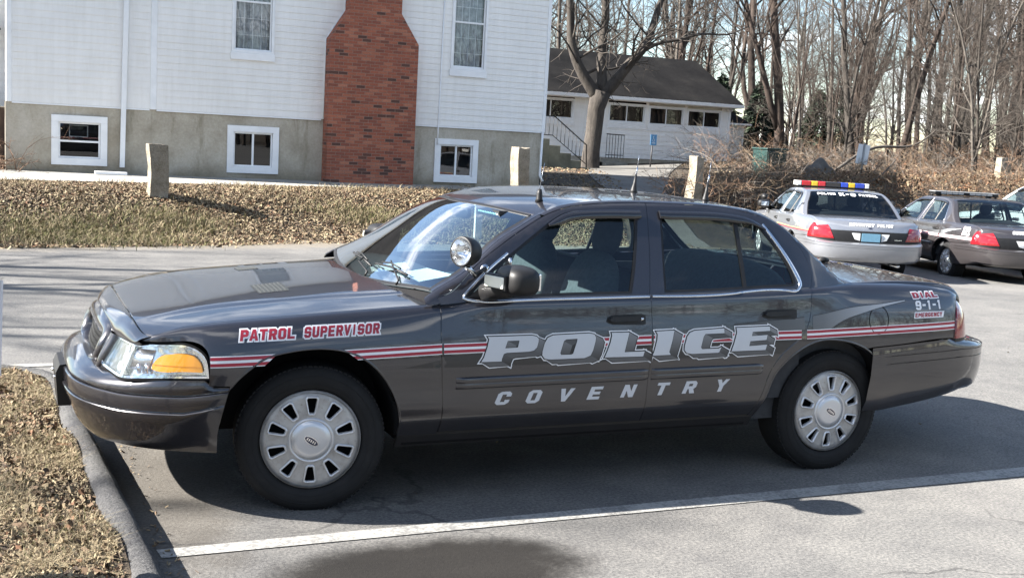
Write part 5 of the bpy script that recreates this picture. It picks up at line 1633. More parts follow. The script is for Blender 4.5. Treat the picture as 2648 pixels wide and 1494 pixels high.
PL_F = Plan([(0, -.955), (.3, -.940), (.48, -.901), (.68, -.844), (.76, -.812), (.82, -.748), (.88, -.655), (.93, -.55), (.955, -.487), (.962, -.46)])
PL_FB = Plan([(0, -1.036), (.25, -1.029), (.42, -1.008), (.58, -.950), (.72, -.858), (.84, -.735), (.925, -.585), (.955, -.51), (.968, -.45), (.974, -.402)])
PL_R = Plan([(0, 4.13), (.3, 4.118), (.5, 4.09), (.70, 4.03), (.82, 3.955), (.90, 3.87), (.945, 3.75), (.956, 3.68)])
PL_RB = Plan([(0, 4.335), (.3, 4.32), (.55, 4.275), (.72, 4.20), (.83, 4.10), (.905, 3.97), (.950, 3.78), (.972, 3.5), (.985, 3.24), (.987, 3.13)])
W_F = sweep(PL_F, lambda s, z: (z - .62) * (.52 - .45 * np.clip((np.abs(s) - .5) / .6, 0, 1)), 1)
_dr = pchip([.60, .735, .83, .89, .95, .98, 1.0], [0, 0, .013, .035, .082, .125, .16])
W_R = sweep(PL_R, lambda s, z: _dr(z) * (1 - .35 * np.clip((np.abs(s) - .9) / .3, 0, 1)), -1)

def front_bumper(root):
    mb = MB()
    s = np.linspace(-PL_FB.L, PL_FB.L, 121)
    p = PL_FB.at(s); n = PL_FB.nrm(s)
    a = np.abs(s)
    led = np.interp(a, [0, .35, .55, .75, .95, 1.1, PL_FB.L], [.110, .105, .085, .050, .022, .014, .010])
    tuck = np.interp(a, [0, .5, .9, 1.2, PL_FB.L], [.045, .045, .04, .025, .015])
    ztop = np.interp(a, [0, .4, .6, .8, PL_FB.L - .095, PL_FB.L - .078, PL_FB.L], [.640, .622, .612, .614, .640, .609, .607])
    zg = np.interp(a, [0, .45, .8, 1.1, PL_FB.L], [.557, .553, .548, .56, .588])
    zl = np.interp(a, [0, .45, .8, 1.1, PL_FB.L], [.487, .482, .478, .488, .530])
    fade = np.clip((PL_FB.L - a) / .10, 0, 1)
    rows = []
    def row(d, z): rows.append(np.concatenate([p + n * (np.zeros_like(s) + d)[:, None], (np.zeros_like(s) + z)[:, None]], 1))
    row(led + .03, ztop - .004); row(led, ztop); row(led * .72 + .004, ztop - .006); row(led * .40 + .004, ztop - .5 * (ztop - zg) * .5)
    row(led * .15 + .004, zg + (ztop - zg) * .42); row(.0105, zg + .013); row(.0110, zg + .0065); row(.0115 + .011 * fade, zg + .0050); row(.0115 + .010 * fade, zg + .0005); row(.0045, zg - .0015)
    row(.0005, zg - .0050); row(-.0005, zg - .012); row(.0, (zg + zl) / 2); row(.0015, zl + .010); row(.002, zl + .006); row(.002 + .007 * fade, zl + .0045); row(.002 + .006 * fade, zl + .001); row(.002 - .004 * fade, zl - .001)
    row(.001 - .006 * fade, zl - .005); row(.001 - .006 * fade, zl - .014); row(.010 - .002 * fade, zl - .05); row(.018 + tuck * .12, .395); row(.026 + tuck * .35, .345); zb_ = np.interp(a, [0, .6, PL_FB.L], [.286, .292, .306]); row(.03 + tuck * .68, .318); row(.04 + tuck, zb_); row(.09 + tuck, zb_)
    R3 = np.stack(rows, 0)
    P = np.stack([R3[..., 1], -R3[..., 0], R3[..., 2]], -1)
    P[..., 0] -= np.clip((.605 - P[..., 2]) / .17, 0, 1) * .046 * np.clip((a[None] - (PL_FB.L - .12)) / .12, 0, 1)      # the end follows the wheel arch
    mb.grid(P, PAINT, True, flip=True)
    o = mb.build("front_bumper", root); o.data.set_sharp_from_angle(angle=R_(28))
    f = MB()                                            # lower air slots left and right of centre
    for sg in (-1, 1):
        q = np.linspace(.42, .66, 12) * sg
        pp = PL_FB.at(q); nn = PL_FB.nrm(q)
        w = .024 * np.sin(np.linspace(0, math.pi, 12)) ** .5
        g = np.stack([np.stack([(pp + nn * (.034 + k))[:, 1], -(pp + nn * (.034 + k))[:, 0], .372 + w * v], 1) for k, v in ((.040, -1), (.012, 0), (.001, 1))], 0)
        f.grid(g, M_GAP, True, flip=sg < 0)
    f.build("air_slot", o)
    b = MB()
    pr_ = [(-1.057, .362), (-1.068, .522), (-1.050, .560), (-1.0, .566), (-1.0, .362)]
    b.add([(x, -.155, z) for x, z in pr_] + [(x, .155, z) for x, z in pr_], [(0, 1, 2, 3, 4), (9, 8, 7, 6, 5)] + [(i, 5 + i, 5 + (i + 1) % 5, (i + 1) % 5) for i in range(5)], M_BLK)
    for y_ in (-.09, .09): b.tube([(-1.074, y_, .49), (-1.060, y_, .49)], .008, M_TRIM, 8)
    b.build("plate_bracket", o)
    return o

def rear_bumper(root):
    mb = MB()
    s = np.linspace(-PL_RB.L, PL_RB.L, 161)
    p = PL_RB.at(s); n = PL_RB.nrm(s) * -1
    a = np.abs(s); L = PL_RB.L
    x = p[:, 1]
    ztop = np.interp(x, [3.13, 3.72, 4.0, 4.2, 4.34], [.697, .731, .706, .692, .690])
    g1 = np.interp(x, [3.13, 3.23, 3.84, 4.34], [.643, .648, .668, .655]); g2 = g1 - .045
    zb = np.interp(x, [3.2, 3.27, 3.5, 3.78, 3.94, 4.15, 4.34], [.318, .318, .341, .377, .405, .390, .375])
    fade = np.clip((x - 3.22) / .08, 0, 1)
    led = np.interp(x, [3.13, 3.7, 3.95, 4.1, 4.34], [.004, .006, .075, .13, .19])
    rows = []
    def row(d, z): rows.append(np.concatenate([p + n * (np.zeros_like(s) + d)[:, None], (np.zeros_like(s) + z)[:, None]], 1))
    row(led + .05, ztop - .012); row(led, ztop); row(led * .55 + .003, ztop - .004); row(led * .18 + .004, ztop - .014); row(.003, ztop - .03)
    for g in (g1, g2):
        row(.0006, g + .010); row(.0006, g + .0040); row(.0006 + .008 * fade, g + .0028); row(.0006 + .008 * fade, g - .0012); row(.0003, g - .0028); row(.0003, g - .009)
    row(.001, .54); row(.008, .49); row(.012, .47); row(.022, (.47 + zb) / 2); row(.05, zb + .012); row(.075, zb); row(.14, zb)
    R3 = np.stack(rows, 0)
    mb.grid(np.stack([R3[..., 1], -R3[..., 0], R3[..., 2]], -1), PAINT, True, flip=False)
    o = mb.build("rear_bumper", root); o.data.set_sharp_from_angle(angle=R_(28)); return o

def nose(root):
    """header panel over the lamps, grille with surround, headlights"""
    y = np.linspace(-.815, .815, 61)
    A = np.stack([HOODX(y) - .003, y, HOOD(np.stack([HOODX(y) - .003, y], 1))[:, 2]], 1)
    h = np.array([0, .10, .25, .38, .44, .47, .50, .60, .68, .75, .78, .80])
    bx = np.array([-.857, -.857, -.852, -.844, -.841, -.838, -.832, -.815, -.80, -.783, -.775, -.768])
    bz = np.array([.826, .826, .815, .794, .780, .774, .769, .768, .770, .773, .780, .788])
    ff = ncspline(h, np.stack([bx, bz], 1))
    yb = y / .815 * .80; q = ff(np.abs(yb))
    B = np.stack([q[:, 0], yb, q[:, 1]], 1)
    C = np.stack([B[:, 0] * .92 + A[:, 0] * .08, (y + yb) / 2, A[:, 2] - .010 + .06 * (B[:, 2] - A[:, 2])], 1)
    mb = MB()
    g = quad_patch(A, B, C, 14)
    g = np.concatenate([(A - [0, 0, .02])[None], g, (B + [.02, 0, -.012])[None]])
    mb.grid(g, PAINT, True, flip=True)
    for sg in (-1, 1):                                   # painted cheek between grille and lamp
        a = resamp([(-.846, .455, .772), (-.862, .45, .740), (-.883, .445, .70), (-.905, .44, .640), (-.912, .43, .61)], 12) * [1, sg, 1]
        b = resamp([(-.834, .50, .766), (-.853, .50, .72), (-.885, .492, .665), (-.902, .485, .628), (-.905, .48, .60)], 12) * [1, sg, 1]
        g = np.stack([a + [.03, -.006 * sg, 0], a, (a + b) / 2 + [-.006, 0, 0], b, b + [.03, .003 * sg, 0]], 0)
        mb.grid(g, PAINT, True, flip=(sg < 0))
    mb.build("header_panel", root)
    # grille surround: outer loop, bulging lip, inner loop
    half_o = resamp([(-.858, 0, .823), (-.856, .12, .820), (-.851, .26, .810), (-.845, .36, .793), (-.849, .415, .768), (-.868, .432, .735), (-.888, .432, .69), (-.899, .415, .64),
                     (-.908, .36, .607), (-.916, .24, .594), (-.92, 0, .590)], 40)
    half_f = resamp([(-.889, 0, .748), (-.887, .12, .747), (-.880, .26, .742), (-.870, .335, .733), (-.872, .364, .720), (-.882, .376, .702), (-.894, .376, .68), (-.906, .358, .648),
                     (-.916, .30, .632), (-.924, .20, .626), (-.927, 0, .624)], 40)
    def full(p): return np.concatenate([p[::-1] * [1, -1, 1], p[1:]])
    o, f = full(half_o), full(half_f)
    mid = (o + f) / 2 + [-.016, 0, .010]
    inn = f * [1, .985, 1] + [.012, 0, 0]; deep = inn + [.05, 0, 0]
    gs = MB(); gs.grid(np.stack([o + [.02, 0, 0], o, o * .5 + mid * .5 + [-.004, 0, .002], mid, f * .6 + mid * .4 + [-.003, 0, 0], f, inn, deep], 0), PAINT, True, flip=True)
    gr = gs.build("grille", root)
    gm = MB()
    gm.box((-.868, -.37, .62), (-.862, .37, .77), M_GAP, 0, Matrix.Identity(4))
    dz = lambda z: -.884 - (.755 - z) * .31
    for k in range(34):                                  # crossed bars of the mesh
        yy = -.46 + k * .028
        for sl in (.55, -.55):
            p0, p1 = None, None
            pts = []
            for z in np.linspace(.632, .765, 7):
                yv = yy + (z - .70) * sl
                lim = .385 - max(0, .02 - abs(z - .70) * .0) - max(0, (.66 - z)) * 1.6
                if abs(yv) < lim - .012: pts.append((dz(z) + .020 + .03 * (abs(yv) / .38) ** 2, yv, z))
            if len(pts) > 1: gm.tube(pts, .0042, M_BLK, 4, False, False)
    gm.build("mesh", gr)
    # headlights
    so, si, sd = PL_F.s_of_h(.953), PL_F.s_of_h(.492), PL_F.s_of_h(.735)
    sx = lambda hh: float(PL_F.s_of_h(hh))
    outer = chain(crv([(si, .762), (sx(.62), .765), (sx(.75), .768), (sx(.80), .771), (sx(.88), .781), (sx(.915), .783), (sx(.937), .765), (sx(.949), .735), (sx(.9535), .69), (sx(.955), .648)], .02),
                  crv([(sx(.955), .648), (sx(.9), .641), (sx(.80), .627), (sx(.72), .618), (sx(.62), .622), (sx(.50), .630)], .02),
                  crv([(sx(.49), .632), (sx(.488), .69), (si, .762)], .02))
    amb = chain(crv([(sx(.872), .737), (sx(.922), .742), (sx(.935), .728), (sx(.943), .70), (sx(.945), .678)], .02),
                crv([(sx(.944), .671), (sx(.90), .668), (sx(.85), .666), (sx(.838), .675), (sx(.842), .695), (sx(.856), .724), (sx(.872), .737)], .02))
    div = chain(line((sx(.742), .760), (sx(.758), .760)), line((sx(.722), .628), (sx(.70), .626)))
    NR = lambda P: np.stack([P[:, 0] * 0 - .6, np.sign(P[:, 1]), P[:, 2] * 0], 1)
    for mir in SIDES:
        k = dict(ref=NR, mirror=mir)
        rb = MB()
        panel(rb, outer, W_F, M_REFL, h=.02, gap=.006, flange=0, lift=-.035, **k)
        uv = inset(outer, .004); P, n = fnormals(W_F, uv, NR)
        rim = np.stack([P + n * .001, P - n * .036], 1); rim = np.concatenate([rim, rim[:1]])
        if mir: rim = rim * [1, -1, 1]
        rb.grid(rim, M_REFL, True)
        for q in np.linspace(0, 1, 15):                  # vertical flutes beside the divider
            hh = .755 + .075 * q
            a = W_F(np.array([[sx(hh), .745]]))[0]; b = W_F(np.array([[sx(hh - .012), .655]]))[0]
            if mir: a = a * [1, -1, 1]; b = b * [1, -1, 1]
            sg = -1 if mir else 1
            rb.tube([a + [.024, .02 * sg, 0], b + [.024, .02 * sg, 0]], .0045, M_REFL, 5)
        for hh, zz in ((.79, .665), (.815, .668)):       # bulb sockets
            a = W_F(np.array([[sx(hh), zz]]))[0] * ([1, -1, 1] if mir else [1, 1, 1])
            rb.tube([a + [.02, 0, -.02], a + [.02, 0, .022]], [.010, .007], M_CHR, 10)
        hl = rb.build("headlight", root)
        d = MB(); panel(d, div, W_F, M_REFL, h=.02, flange=.03, lift=-.010, **k)
        panel(d, outer, W_F, M_CHR, holes=[inset(outer, .009)], h=0, flange=0, lift=-.004, **k)
        d.build("bezel", hl)
        am = MB(); panel(am, amb, W_F, M_AMB, h=.015, flange=.02, lift=-.008, **k)
        ln = chain(line((sx(.845), .6895), (sx(.943), .6915)), line((sx(.943), .6932), (sx(.845), .6912)))
        panel(am, ln, W_F, mat("amber_line", (.30, .10, .01), .3), h=0, flange=0, lift=-.006, **k); am.build("turn_signal", hl)
        le = MB(); panel(le, outer, W_F, M_LENS, h=.02, gap=.002, flange=.006, lift=.0, **k); le.build("lens", hl)
        # dark joint round the lamp
        jb = MB(); panel(jb, grow(outer, .010), W_F, M_GAP, holes=[inset(outer, -.001)], h=0, flange=0, lift=-.006, **k)
        jb.build("seal", hl)

def windows(parent_f, parent_r):
    pass

WIPERS = (((.482, -.57), (.499, -.43), (.528, -.30), (.500, -.133), (.524, -.574)), ((.444, -.17), (.456, .03), (.50, .06), (.512, .33), (.480, -.118)))
HOODX = lambda y: pchip([0, .4, .6, .75, .815], [-.765, -.762, -.755, -.738, -.707])(np.abs(y))
def make_car():
    root = empty("police_car")
    PK = dict(h=.032, gap=.0028)
    # ---- hood
    x0 = HOODX
    x1 = lambda y: .392 + .150 * (y / .87) ** 2
    xs = np.linspace(-.707, .535, 60); ed = fH(xs) - fOG(xs)
    yr = np.linspace(ed[-1], -ed[-1], 50); yf = np.linspace(-ed[0], ed[0], 40)
    hood_o = chain(np.stack([xs, ed], 1), np.stack([x1(yr), yr], 1), np.stack([xs, -ed], 1)[::-1], np.stack([x0(yf), yf], 1))
    hood_f = lambda q: HOOD(q)
    mb = MB(); panel(mb, hood_o, hood_f, PAINT, h=.035, gap=.0028, ref=(0, 0, 1)); hood = mb.build("hood", root)
    def vent(c, lx, ly):
        v = MB()
        o = np.array([(c[0] - lx, c[1] - ly), (c[0] + lx, c[1] - ly), (c[0] + lx, c[1] + ly), (c[0] - lx, c[1] + ly)])
        panel(v, dens(o), HOOD, M_VENT, h=.03, flange=0, lift=.0015, ref=(0, 0, 1))
        for q in np.linspace(-.8, .8, 7):
            a = HOOD(np.array([[c[0] + lx * q, c[1] - ly * .9], [c[0] + lx * q, c[1] + ly * .9]]))
            v.tube([a[0] + [0, 0, .001], a[1] + [0, 0, .001]], .003, M_VENT, 4)
        v.build("hood_vent", hood)
    vent((-.105, -.36), .075, .11); vent((-.08, .36), .055, .07)
    # ---- fender
    fo = chain(line((-.487, .612), (-.400, .610)), arch_f[np.searchsorted(-arch_f[:5, 1] * 0 + np.arange(5), 3):], line((.384, .335), (.584, .335)),
               crv([(.584, .335), (.588, .44), (.574, .665), (.572, .90), (.576, fZS(.576))]),
               zs_edge(.576, -.706, 70), crv([(-.706, float(fZS(-.706))), (-.738, .808), (-.768, .789)]),
               crv([(-.768, .789), (-.70, .790), (-.60, .799), (-.545, .799), (-.512, .785), (-.492, .757), (-.4855, .71), (-.487, .612)]))
    fo_t = tz(fo)
    for mir in SIDES:
        mb = MB()
        panel(mb, fo_t, S1, PAINT, mirror=mir, **PK); arch_lip(mb, arch_f, PAINT, mir)
        mb.build("fender", root)
    # ---- doors: lower skin + window frame in one mesh
    fd = chain(line((.588, .345), (1.690, .345)), crv(BP), zs_edge(1.700, .576, 60), crv([(.576, float(fZS(.576))), (.572, .90), (.574, .665), (.588, .44), (.588, .345)]))
    rd = chain(line((1.690, .345), (2.358, .345)), C_LOW[::-1][1:], zs_edge(2.708, 1.700, 60), crv(BP)[::-1])
    WF = chain(crv([(.712, .990), (.80, .986), (1.15, .993), (1.600, 1.001)]), crv([(1.604, 1.005), (1.640, 1.10), (1.728, 1.402)]),
               crv([(1.724, 1.406), (1.53, 1.405), (1.40, 1.399), (1.306, 1.386), (1.20, 1.335), (.945, 1.172), (.80, 1.072), (.705, .994)]))
    WR = chain(crv([(1.795, 1.006), (2.1, 1.014), (2.45, 1.030), (2.585, 1.034)]), crv([(2.588, 1.034), (2.622, 1.045), (2.624, 1.08), (2.594, 1.17), (2.475, 1.345)]),
               crv([(2.475, 1.345), (2.42, 1.375), (2.34, 1.394), (2.1, 1.408), (1.862, 1.408)]), crv([(1.858, 1.404), (1.84, 1.30), (1.800, 1.05), (1.795, 1.006)]))
    # upper frames
    def belt(x0, x1, n=40): x = np.linspace(x0, x1, n); return np.stack([x, fZS(x)], 1)
    uf = chain(belt(.576, 1.703), crv(BPU), R_SEAM[:np.argmin(np.abs(R_SEAM[:, 0] - 1.79))][::-1], A_SEAM[::-1])
    ur = chain(belt(1.703, 2.722), C_SEAM[::-1], R_SEAM[np.argmin(np.abs(R_SEAM[:, 0] - 1.79)) + 1:][::-1], crv(BPU)[::-1])
    NS = lambda P: np.stack([P[:, 0] * 0, np.sign(P[:, 1]), P[:, 2] * 0 + .3], 1)
    def door(name, low, up, win, hx, hz):
        for mir in SIDES:
            mb = MB()
            panel(mb, tz(low), S1, PAINT, mirror=mir, **PK)
            panel(mb, up, GS, PAINT, holes=[win], h=.03, gap=.0025, ref=NS, mirror=mir)
            d = mb.build(name, root)
            sg = -1 if mir else 1
            g = MB(); panel(g, grow(win, .006), GS, M_GLASS, h=.06, flange=0, lift=-.010, ref=NS, mirror=mir); g.build("window_glass", d)
            # rubber channel round the opening
            r = MB(); panel(r, grow(win, .002), GS, M_BLK, holes=[inset(win, .013)], h=0, flange=.008, lift=-.003, ref=NS, mirror=mir)
            if name == "rear_door":
                bar = np.array([(2.283, 1.022), (2.302, 1.022), (2.334, 1.397), (2.312, 1.398)])
                panel(r, dens(bar), GS, M_BLK, h=.03, flange=.01, lift=-.001, ref=NS, mirror=mir)
            r.build("window_seal", d)
            # bright strip along the sill (and up the corner)
            t = MB()
            if name == "front_door":
                path = np.concatenate([crv([(1.694, .989), (1.3, .982), (.90, .972), (.765, .970), (.715, .976), (.690, .986), (.700, 1.000)]), crv([(.705, 1.004), (.80, 1.083), (.950, 1.188)])])
                sec = len(path)
            else:
                path = np.concatenate([crv([(1.712, .990), (2.2, 1.001), (2.56, 1.014), (2.625, 1.018), (2.650, 1.040), (2.645, 1.080), (2.600, 1.18), (2.490, 1.352)])])
            P, n = fnormals(GS, path, NS)
            low_ = path[:, 1] < fZS(path[:, 0]) - .002
            Pl, nl = fnormals(SXZ, path, OUT)
            P = np.where(low_[:, None], Pl, P); n = np.where(low_[:, None], nl, n)
            T = np.gradient(P, axis=0); T /= np.linalg.norm(T, axis=1)[:, None]
            U = np.cross(n, T)
            wd = np.where(path[:, 0] > 2.5, np.interp(path[:, 1], [1.02, 1.08, 1.35], [.008, .014, .009]), .0075)[:, None]
            gq = np.stack([P - U * wd - n * .002, P - U * wd + n * .003, P - U * wd * .6 + n * .0065, P + U * wd * .6 + n * .0065, P + U * wd + n * .003, P + U * wd - n * .002], 1)
            if mir: gq = gq * [1, -1, 1]
            t.grid(gq, M_TRIM, True, flip=not mir)
            t.build("sill_trim", d)
            # rain visor over the window
            vp = crv([(1.195, 1.318), (1.30, 1.370), (1.42, 1.388), (1.56, 1.394), (1.735, 1.395)]) if name == "front_door" else crv([(1.85, 1.396), (2.1, 1.397), (2.33, 1.384), (2.42, 1.362), (2.492, 1.322)])
            P, n = fnormals(GS, vp, NS); dn = np.array([0, -.35, -.93])
            th = np.interp(np.arange(len(vp)), [0, 4, len(vp) - 3, len(vp) - 1], [.006, .040, .042, .036])[:, None] if name == "front_door" else \
                np.interp(np.arange(len(vp)), [0, 3, len(vp) * .7, len(vp) - 1], [.036, .042, .040, .008])[:, None]
            g4 = np.stack([P + [0, 0, .012], P + n * .012 + [0, 0, .008], P + n * .020 + dn * th * .4, P + n * .022 + dn * th, P + n * .014 + dn * th], 1)
            if mir: g4 = g4 * [1, -1, 1]
            vb = MB(); vb.grid(g4, M_VIS, True, flip=not mir)
            for e_, fl in ((0, mir), (-1, not mir)):
                q = g4[e_]; vb.add(q, [tuple(range(5)) if fl else tuple(range(4, -1, -1))], M_VIS)
            vb.build("rain_visor", d)
            # handle: recess plate and pull
            hb = MB()
            ho = np.array([(hx - .112, hz - .008), (hx - .104, hz + .014), (hx - .075, hz + .024), (hx + .09, hz + .028), (hx + .112, hz + .022), (hx + .112, hz - .022), (hx + .095, hz - .027), (hx - .075, hz - .023), (hx - .10, hz - .016)])
            panel(hb, dens(ho, .02), SXZ, M_BLK, h=.02, flange=.004, lift=.003, mirror=mir)
            hi = np.array([(hx - .10, hz + .001), (hx - .085, hz + .014), (hx + .06, hz + .018), (hx + .075, hz + .012), (hx + .075, hz - .008), (hx - .07, hz - .012), (hx - .095, hz - .008)])
            panel(hb, dens(hi, .02), SXZ, M_BLK, h=.015, flange=.016, lift=.020, mirror=mir)
            if name == "front_door":
                c = SXZ(np.array([[hx + .092, hz + .002]]))[0] * ([1, -1, 1] if mir else [1, 1, 1])
                hb.tube([c, c + [0, -.006 * sg, 0]], .009, M_TRIM, 12)
            hb.build("door_handle", d)
            # rub strip
            ml = MB()
            a, b = ((.648, 1.690) if name == "front_door" else (1.708, 2.395))
            zt0, zt1 = .616, .632
            xs_ = np.linspace(a, b, 40)
            zc_ = np.interp(xs_, [.648, 2.395], [.590, .606]); hw = np.where(xs_ > b - .02, .024, .029) if name == "front_door" else np.where(xs_ > b - .03, .029 - (xs_ - b + .03) * .3, .029)
            rows = []
            for f_, l_ in ((-1, .0), (-.95, .008), (-.75, .012), (-.1, .0125), (0, .0105), (.1, .0125), (.75, .012), (.95, .008), (1, .0)):
                P, n = fnormals(SXZ, np.stack([xs_, zc_ + hw * f_], 1), OUT)
                tap = np.clip(np.minimum(xs_ - a, b - xs_) / .012, .05, 1)[:, None]
                rows.append(P + n * (l_ * tap))
            g5 = np.stack(rows, 0)
            if mir: g5 = g5 * [1, -1, 1]
            ml.grid(g5, PAINT, True, flip=mir)
            ml.build("rub_strip", d)
    door("front_door", fd, uf, WF, 1.553, .877)
    door("rear_door", rd, ur, WR, 2.488, .893)
    # ---- sill under the doors
    so_ = chain(line((.390, .272), (2.395, .272)), line((2.395, .333), (.390, .333)))
    for mir in SIDES:
        mb = MB()
        panel(mb, tz(so_), S1, varied("sill_paint", (.012, .0115, .0125), .5, .2, 6), mirror=mir, h=.03, gap=.001, flange=.02)
        mb.build("rocker_panel", root)
    # ---- quarter panel with the rear pillar
    lampx = crv([(3.765, .690), (3.772, .75), (3.782, .83), (3.800, .93), (3.822, .968)])
    qo = chain(C_LOW[::-1][:np.argmin(np.abs(C_LOW[::-1][:, 1] - .985)) + 1], zs_edge(2.712, 3.862, 80), crv([(3.862, float(fZS(3.862))), (3.845, .968), (3.822, .968)]), lampx[::-1][1:],
               crv([(3.765, .731), (3.72, .733), (3.4, .715), (3.150, .700)]), arch_r[::-1][np.argmax(arch_r[::-1][:, 1] > .69):], line((2.398, .335), (2.358, .337)))
    up = chain(belt(2.722, 3.002, 20), zr_edge(3.002, 2.489, 40), C_SEAM)
    strip = lambda: chain(np.stack([np.linspace(2.489, 3.02, 30), gedge(np.linspace(2.489, 3.02, 30))], 1), np.stack([np.linspace(3.06, 2.52, 30), gedge(np.linspace(3.06, 2.52, 30)) - .055], 1))
    for mir in SIDES:
        mb = MB()
        panel(mb, tz(qo), S1, PAINT, mirror=mir, **PK); arch_lip(mb, arch_r, PAINT, mir)
        panel(mb, up, GS, PAINT, h=.03, gap=.0, ref=NS, mirror=mir)
        panel(mb, strip(), GT, PAINT, h=.03, flange=.0, ref=(.3, 0, 1), mirror=not mir)
        qp_ = mb.build("quarter_panel", root)
        if not mir: qp = qp_
    fl = MB()
    q = np.linspace(0, 2 * math.pi, 48, endpoint=False)
    circ = np.stack([3.170 + .0715 * np.cos(q), .852 + .079 * np.sin(q)], 1)
    panel(fl, circ, SXZ, M_GAP, holes=[inset(circ, .0042)], h=0, flange=0, lift=.0012)
    fl.build("fuel_door", qp)
    # ---- roof with front pillars' tops
    fr = lambda y: 1.000 + .168 * (y / .70) ** 2
    bk = lambda y: 2.435 + .075 * (y / .66) ** 2
    xs = np.linspace(1.168, 2.508, 60); e = gedge(xs)
    y1 = np.linspace(e[-1], -e[-1], 40); y0 = np.linspace(-e[0], e[0], 40)
    ro = chain(np.stack([xs, e], 1), np.stack([bk(y1), y1], 1), np.stack([xs, -e], 1)[::-1], np.stack([fr(y0), y0], 1))
    mb = MB(); panel(mb, ro, GT, PAINT, h=.04, gap=0, flange=.012, ref=(0, 0, 1))
    rs = chain(A_SEAM[A_SEAM[:, 0] > 1.17], R_SEAM, zr_edge(2.489, 1.172, 60))
    for mir in SIDES: panel(mb, rs, GS, PAINT, h=.02, gap=0, flange=.0, ref=lambda P: np.stack([P[:, 0] * 0, np.sign(P[:, 1]), P[:, 2] * 0 + 1], 1), mirror=mir)
    mb.build("roof", root)
    # ---- front pillars
    for mir in SIDES:
        mb = MB()
        ap = chain(line((.500, .958), (.574, .962)), A_SEAM[A_SEAM[:, 0] <= 1.172], zr_edge(1.172, .500, 44))
        panel(mb, ap, GS, PAINT, h=.02, gap=.001, ref=NS, flange=.006, mirror=mir)
        xx = np.linspace(.545, 1.185, 40)
        st = chain(np.stack([xx, -gedge(xx)], 1), np.stack([xx + .004, -gedge(xx) + .026], 1)[::-1])
        panel(mb, st, GT, PAINT, h=.02, flange=.006, ref=(-.3, 0, 1), mirror=mir)
        mb.build("a_pillar", root)
    # ---- windshield, back glass
    xb = lambda y: .408 + .140 * (y / .87) ** 2
    xx = np.linspace(.552, 1.165, 30); ee = gedge(xx) - .026
    yb_ = np.linspace(-ee[0], ee[0], 40); yt = np.linspace(ee[-1], -ee[-1], 40)
    wo = chain(np.stack([xb(yb_), yb_], 1), np.stack([xx, ee], 1), np.stack([fr(yt) - .004, yt], 1), np.stack([xx, -ee], 1)[::-1])
    mb = MB(); panel(mb, wo, GT, M_WSH, h=.05, flange=0, lift=-.004, ref=(-.3, 0, 1)); ws = mb.build("windshield", root)
    mb = MB(); panel(mb, wo, GT, M_BLK, holes=[inset(wo, .016)], h=0, flange=.004, lift=-.0015, ref=(-.3, 0, 1)); mb.build("windshield_seal", ws)
    # cowl between hood and glass
    yy = np.linspace(-.84, .84, 40)
    c0 = np.stack([x1(yy) - .02, yy, HOOD(np.stack([np.minimum(x1(yy), .47) - .02, yy], 1))[:, 2] - .045], 1)
    c1 = np.stack([xb(yy) + .02, yy, GT(np.stack([xb(yy) + .02, yy], 1))[:, 2] - .024], 1)
    mb = MB(); mb.grid(np.stack([c0, (c0 + c1) / 2 - [0, 0, .006], c1], 0), M_GAP, True, flip=False); mb.build("cowl", root)
    # wipers
    for piv, mid, el, e1, e2 in WIPERS:
        mb = MB()
        z = lambda q: GT(np.array([q]))[0]
        mb.tube([z(piv) + [-.015, 0, -.01], z(piv) + [0, 0, .012], z(mid) + [0, 0, .035], z(el) + [0, 0, .026]], [.006, .005, .0045, .004], M_BLK, 8)
        a_, b_ = np.array(e1), np.array(e2)
        mb.tube([z(a_) + [0, 0, .010], z(a_ * .5 + b_ * .5) + [0, 0, .016], z(b_) + [0, 0, .010]], .006, M_BLK, 6)
        mb.tube([z(a_ * .8 + b_ * .2) + [0, 0, .026], z(a_ * .5 + b_ * .5) + [0, 0, .036], z(a_ * .2 + b_ * .8) + [0, 0, .026]], .0045, M_BLK, 6)
        mb.build("wiper", root)
    bb = lambda y: 3.165 - .125 * (y / .86) ** 2
    xx = np.linspace(2.535, 3.04, 30); ee = gedge(xx) - .056
    y1 = np.linspace(-ee[0], ee[0], 40); y2 = np.linspace(ee[-1], -ee[-1], 40)
    bo = chain(np.stack([bk(y1) + .012, y1], 1), np.stack([xx, ee], 1), np.stack([bb(y2), y2], 1), np.stack([xx, -ee], 1)[::-1])
    mb = MB(); panel(mb, bo, GT, M_BACK, h=.05, flange=0, lift=-.003, ref=(.5, 0, 1)); bg = mb.build("back_glass", root)
    mb = MB(); panel(mb, bo, GT, M_BLK, holes=[inset(bo, .014)], h=0, flange=.004, lift=-.0012, ref=(.5, 0, 1)); mb.build("back_glass_seal", bg)
    # ---- trunk lid
    yy = np.linspace(-.835, .835, 61); u = yy / .86
    prof = ncspline([0, .25, .5, .68, .8, .88, .94, 1.0], np.array([(3.165, 1.054), (3.42, 1.062), (3.70, 1.052), (3.89, 1.034), (3.985, 1.010), (4.035, .972), (4.062, .915), (4.085, .848)]))
    vv = np.linspace(0, 1, 34); pf = prof(vv)
    plan = PL_R.at(PL_R.s_of_h(np.abs(yy)))[:, 1] - 4.13
    G = np.zeros((len(vv), len(yy), 3))
    for i, v_ in enumerate(vv):
        w_ = np.clip((v_ - .35) / .6, 0, 1) ** 1.5
        G[i, :, 0] = pf[i, 0] + plan * w_ - .125 * u ** 2 * (1 - v_) ** 2
        G[i, :, 1] = yy
        G[i, :, 2] = pf[i, 1] - .016 * u ** 2 * (1 - v_ * .6) - .05 * np.clip((np.abs(u) - .8) / .2, 0, 1) ** 2 * np.clip((v_ - .55) / .3, 0, 1)
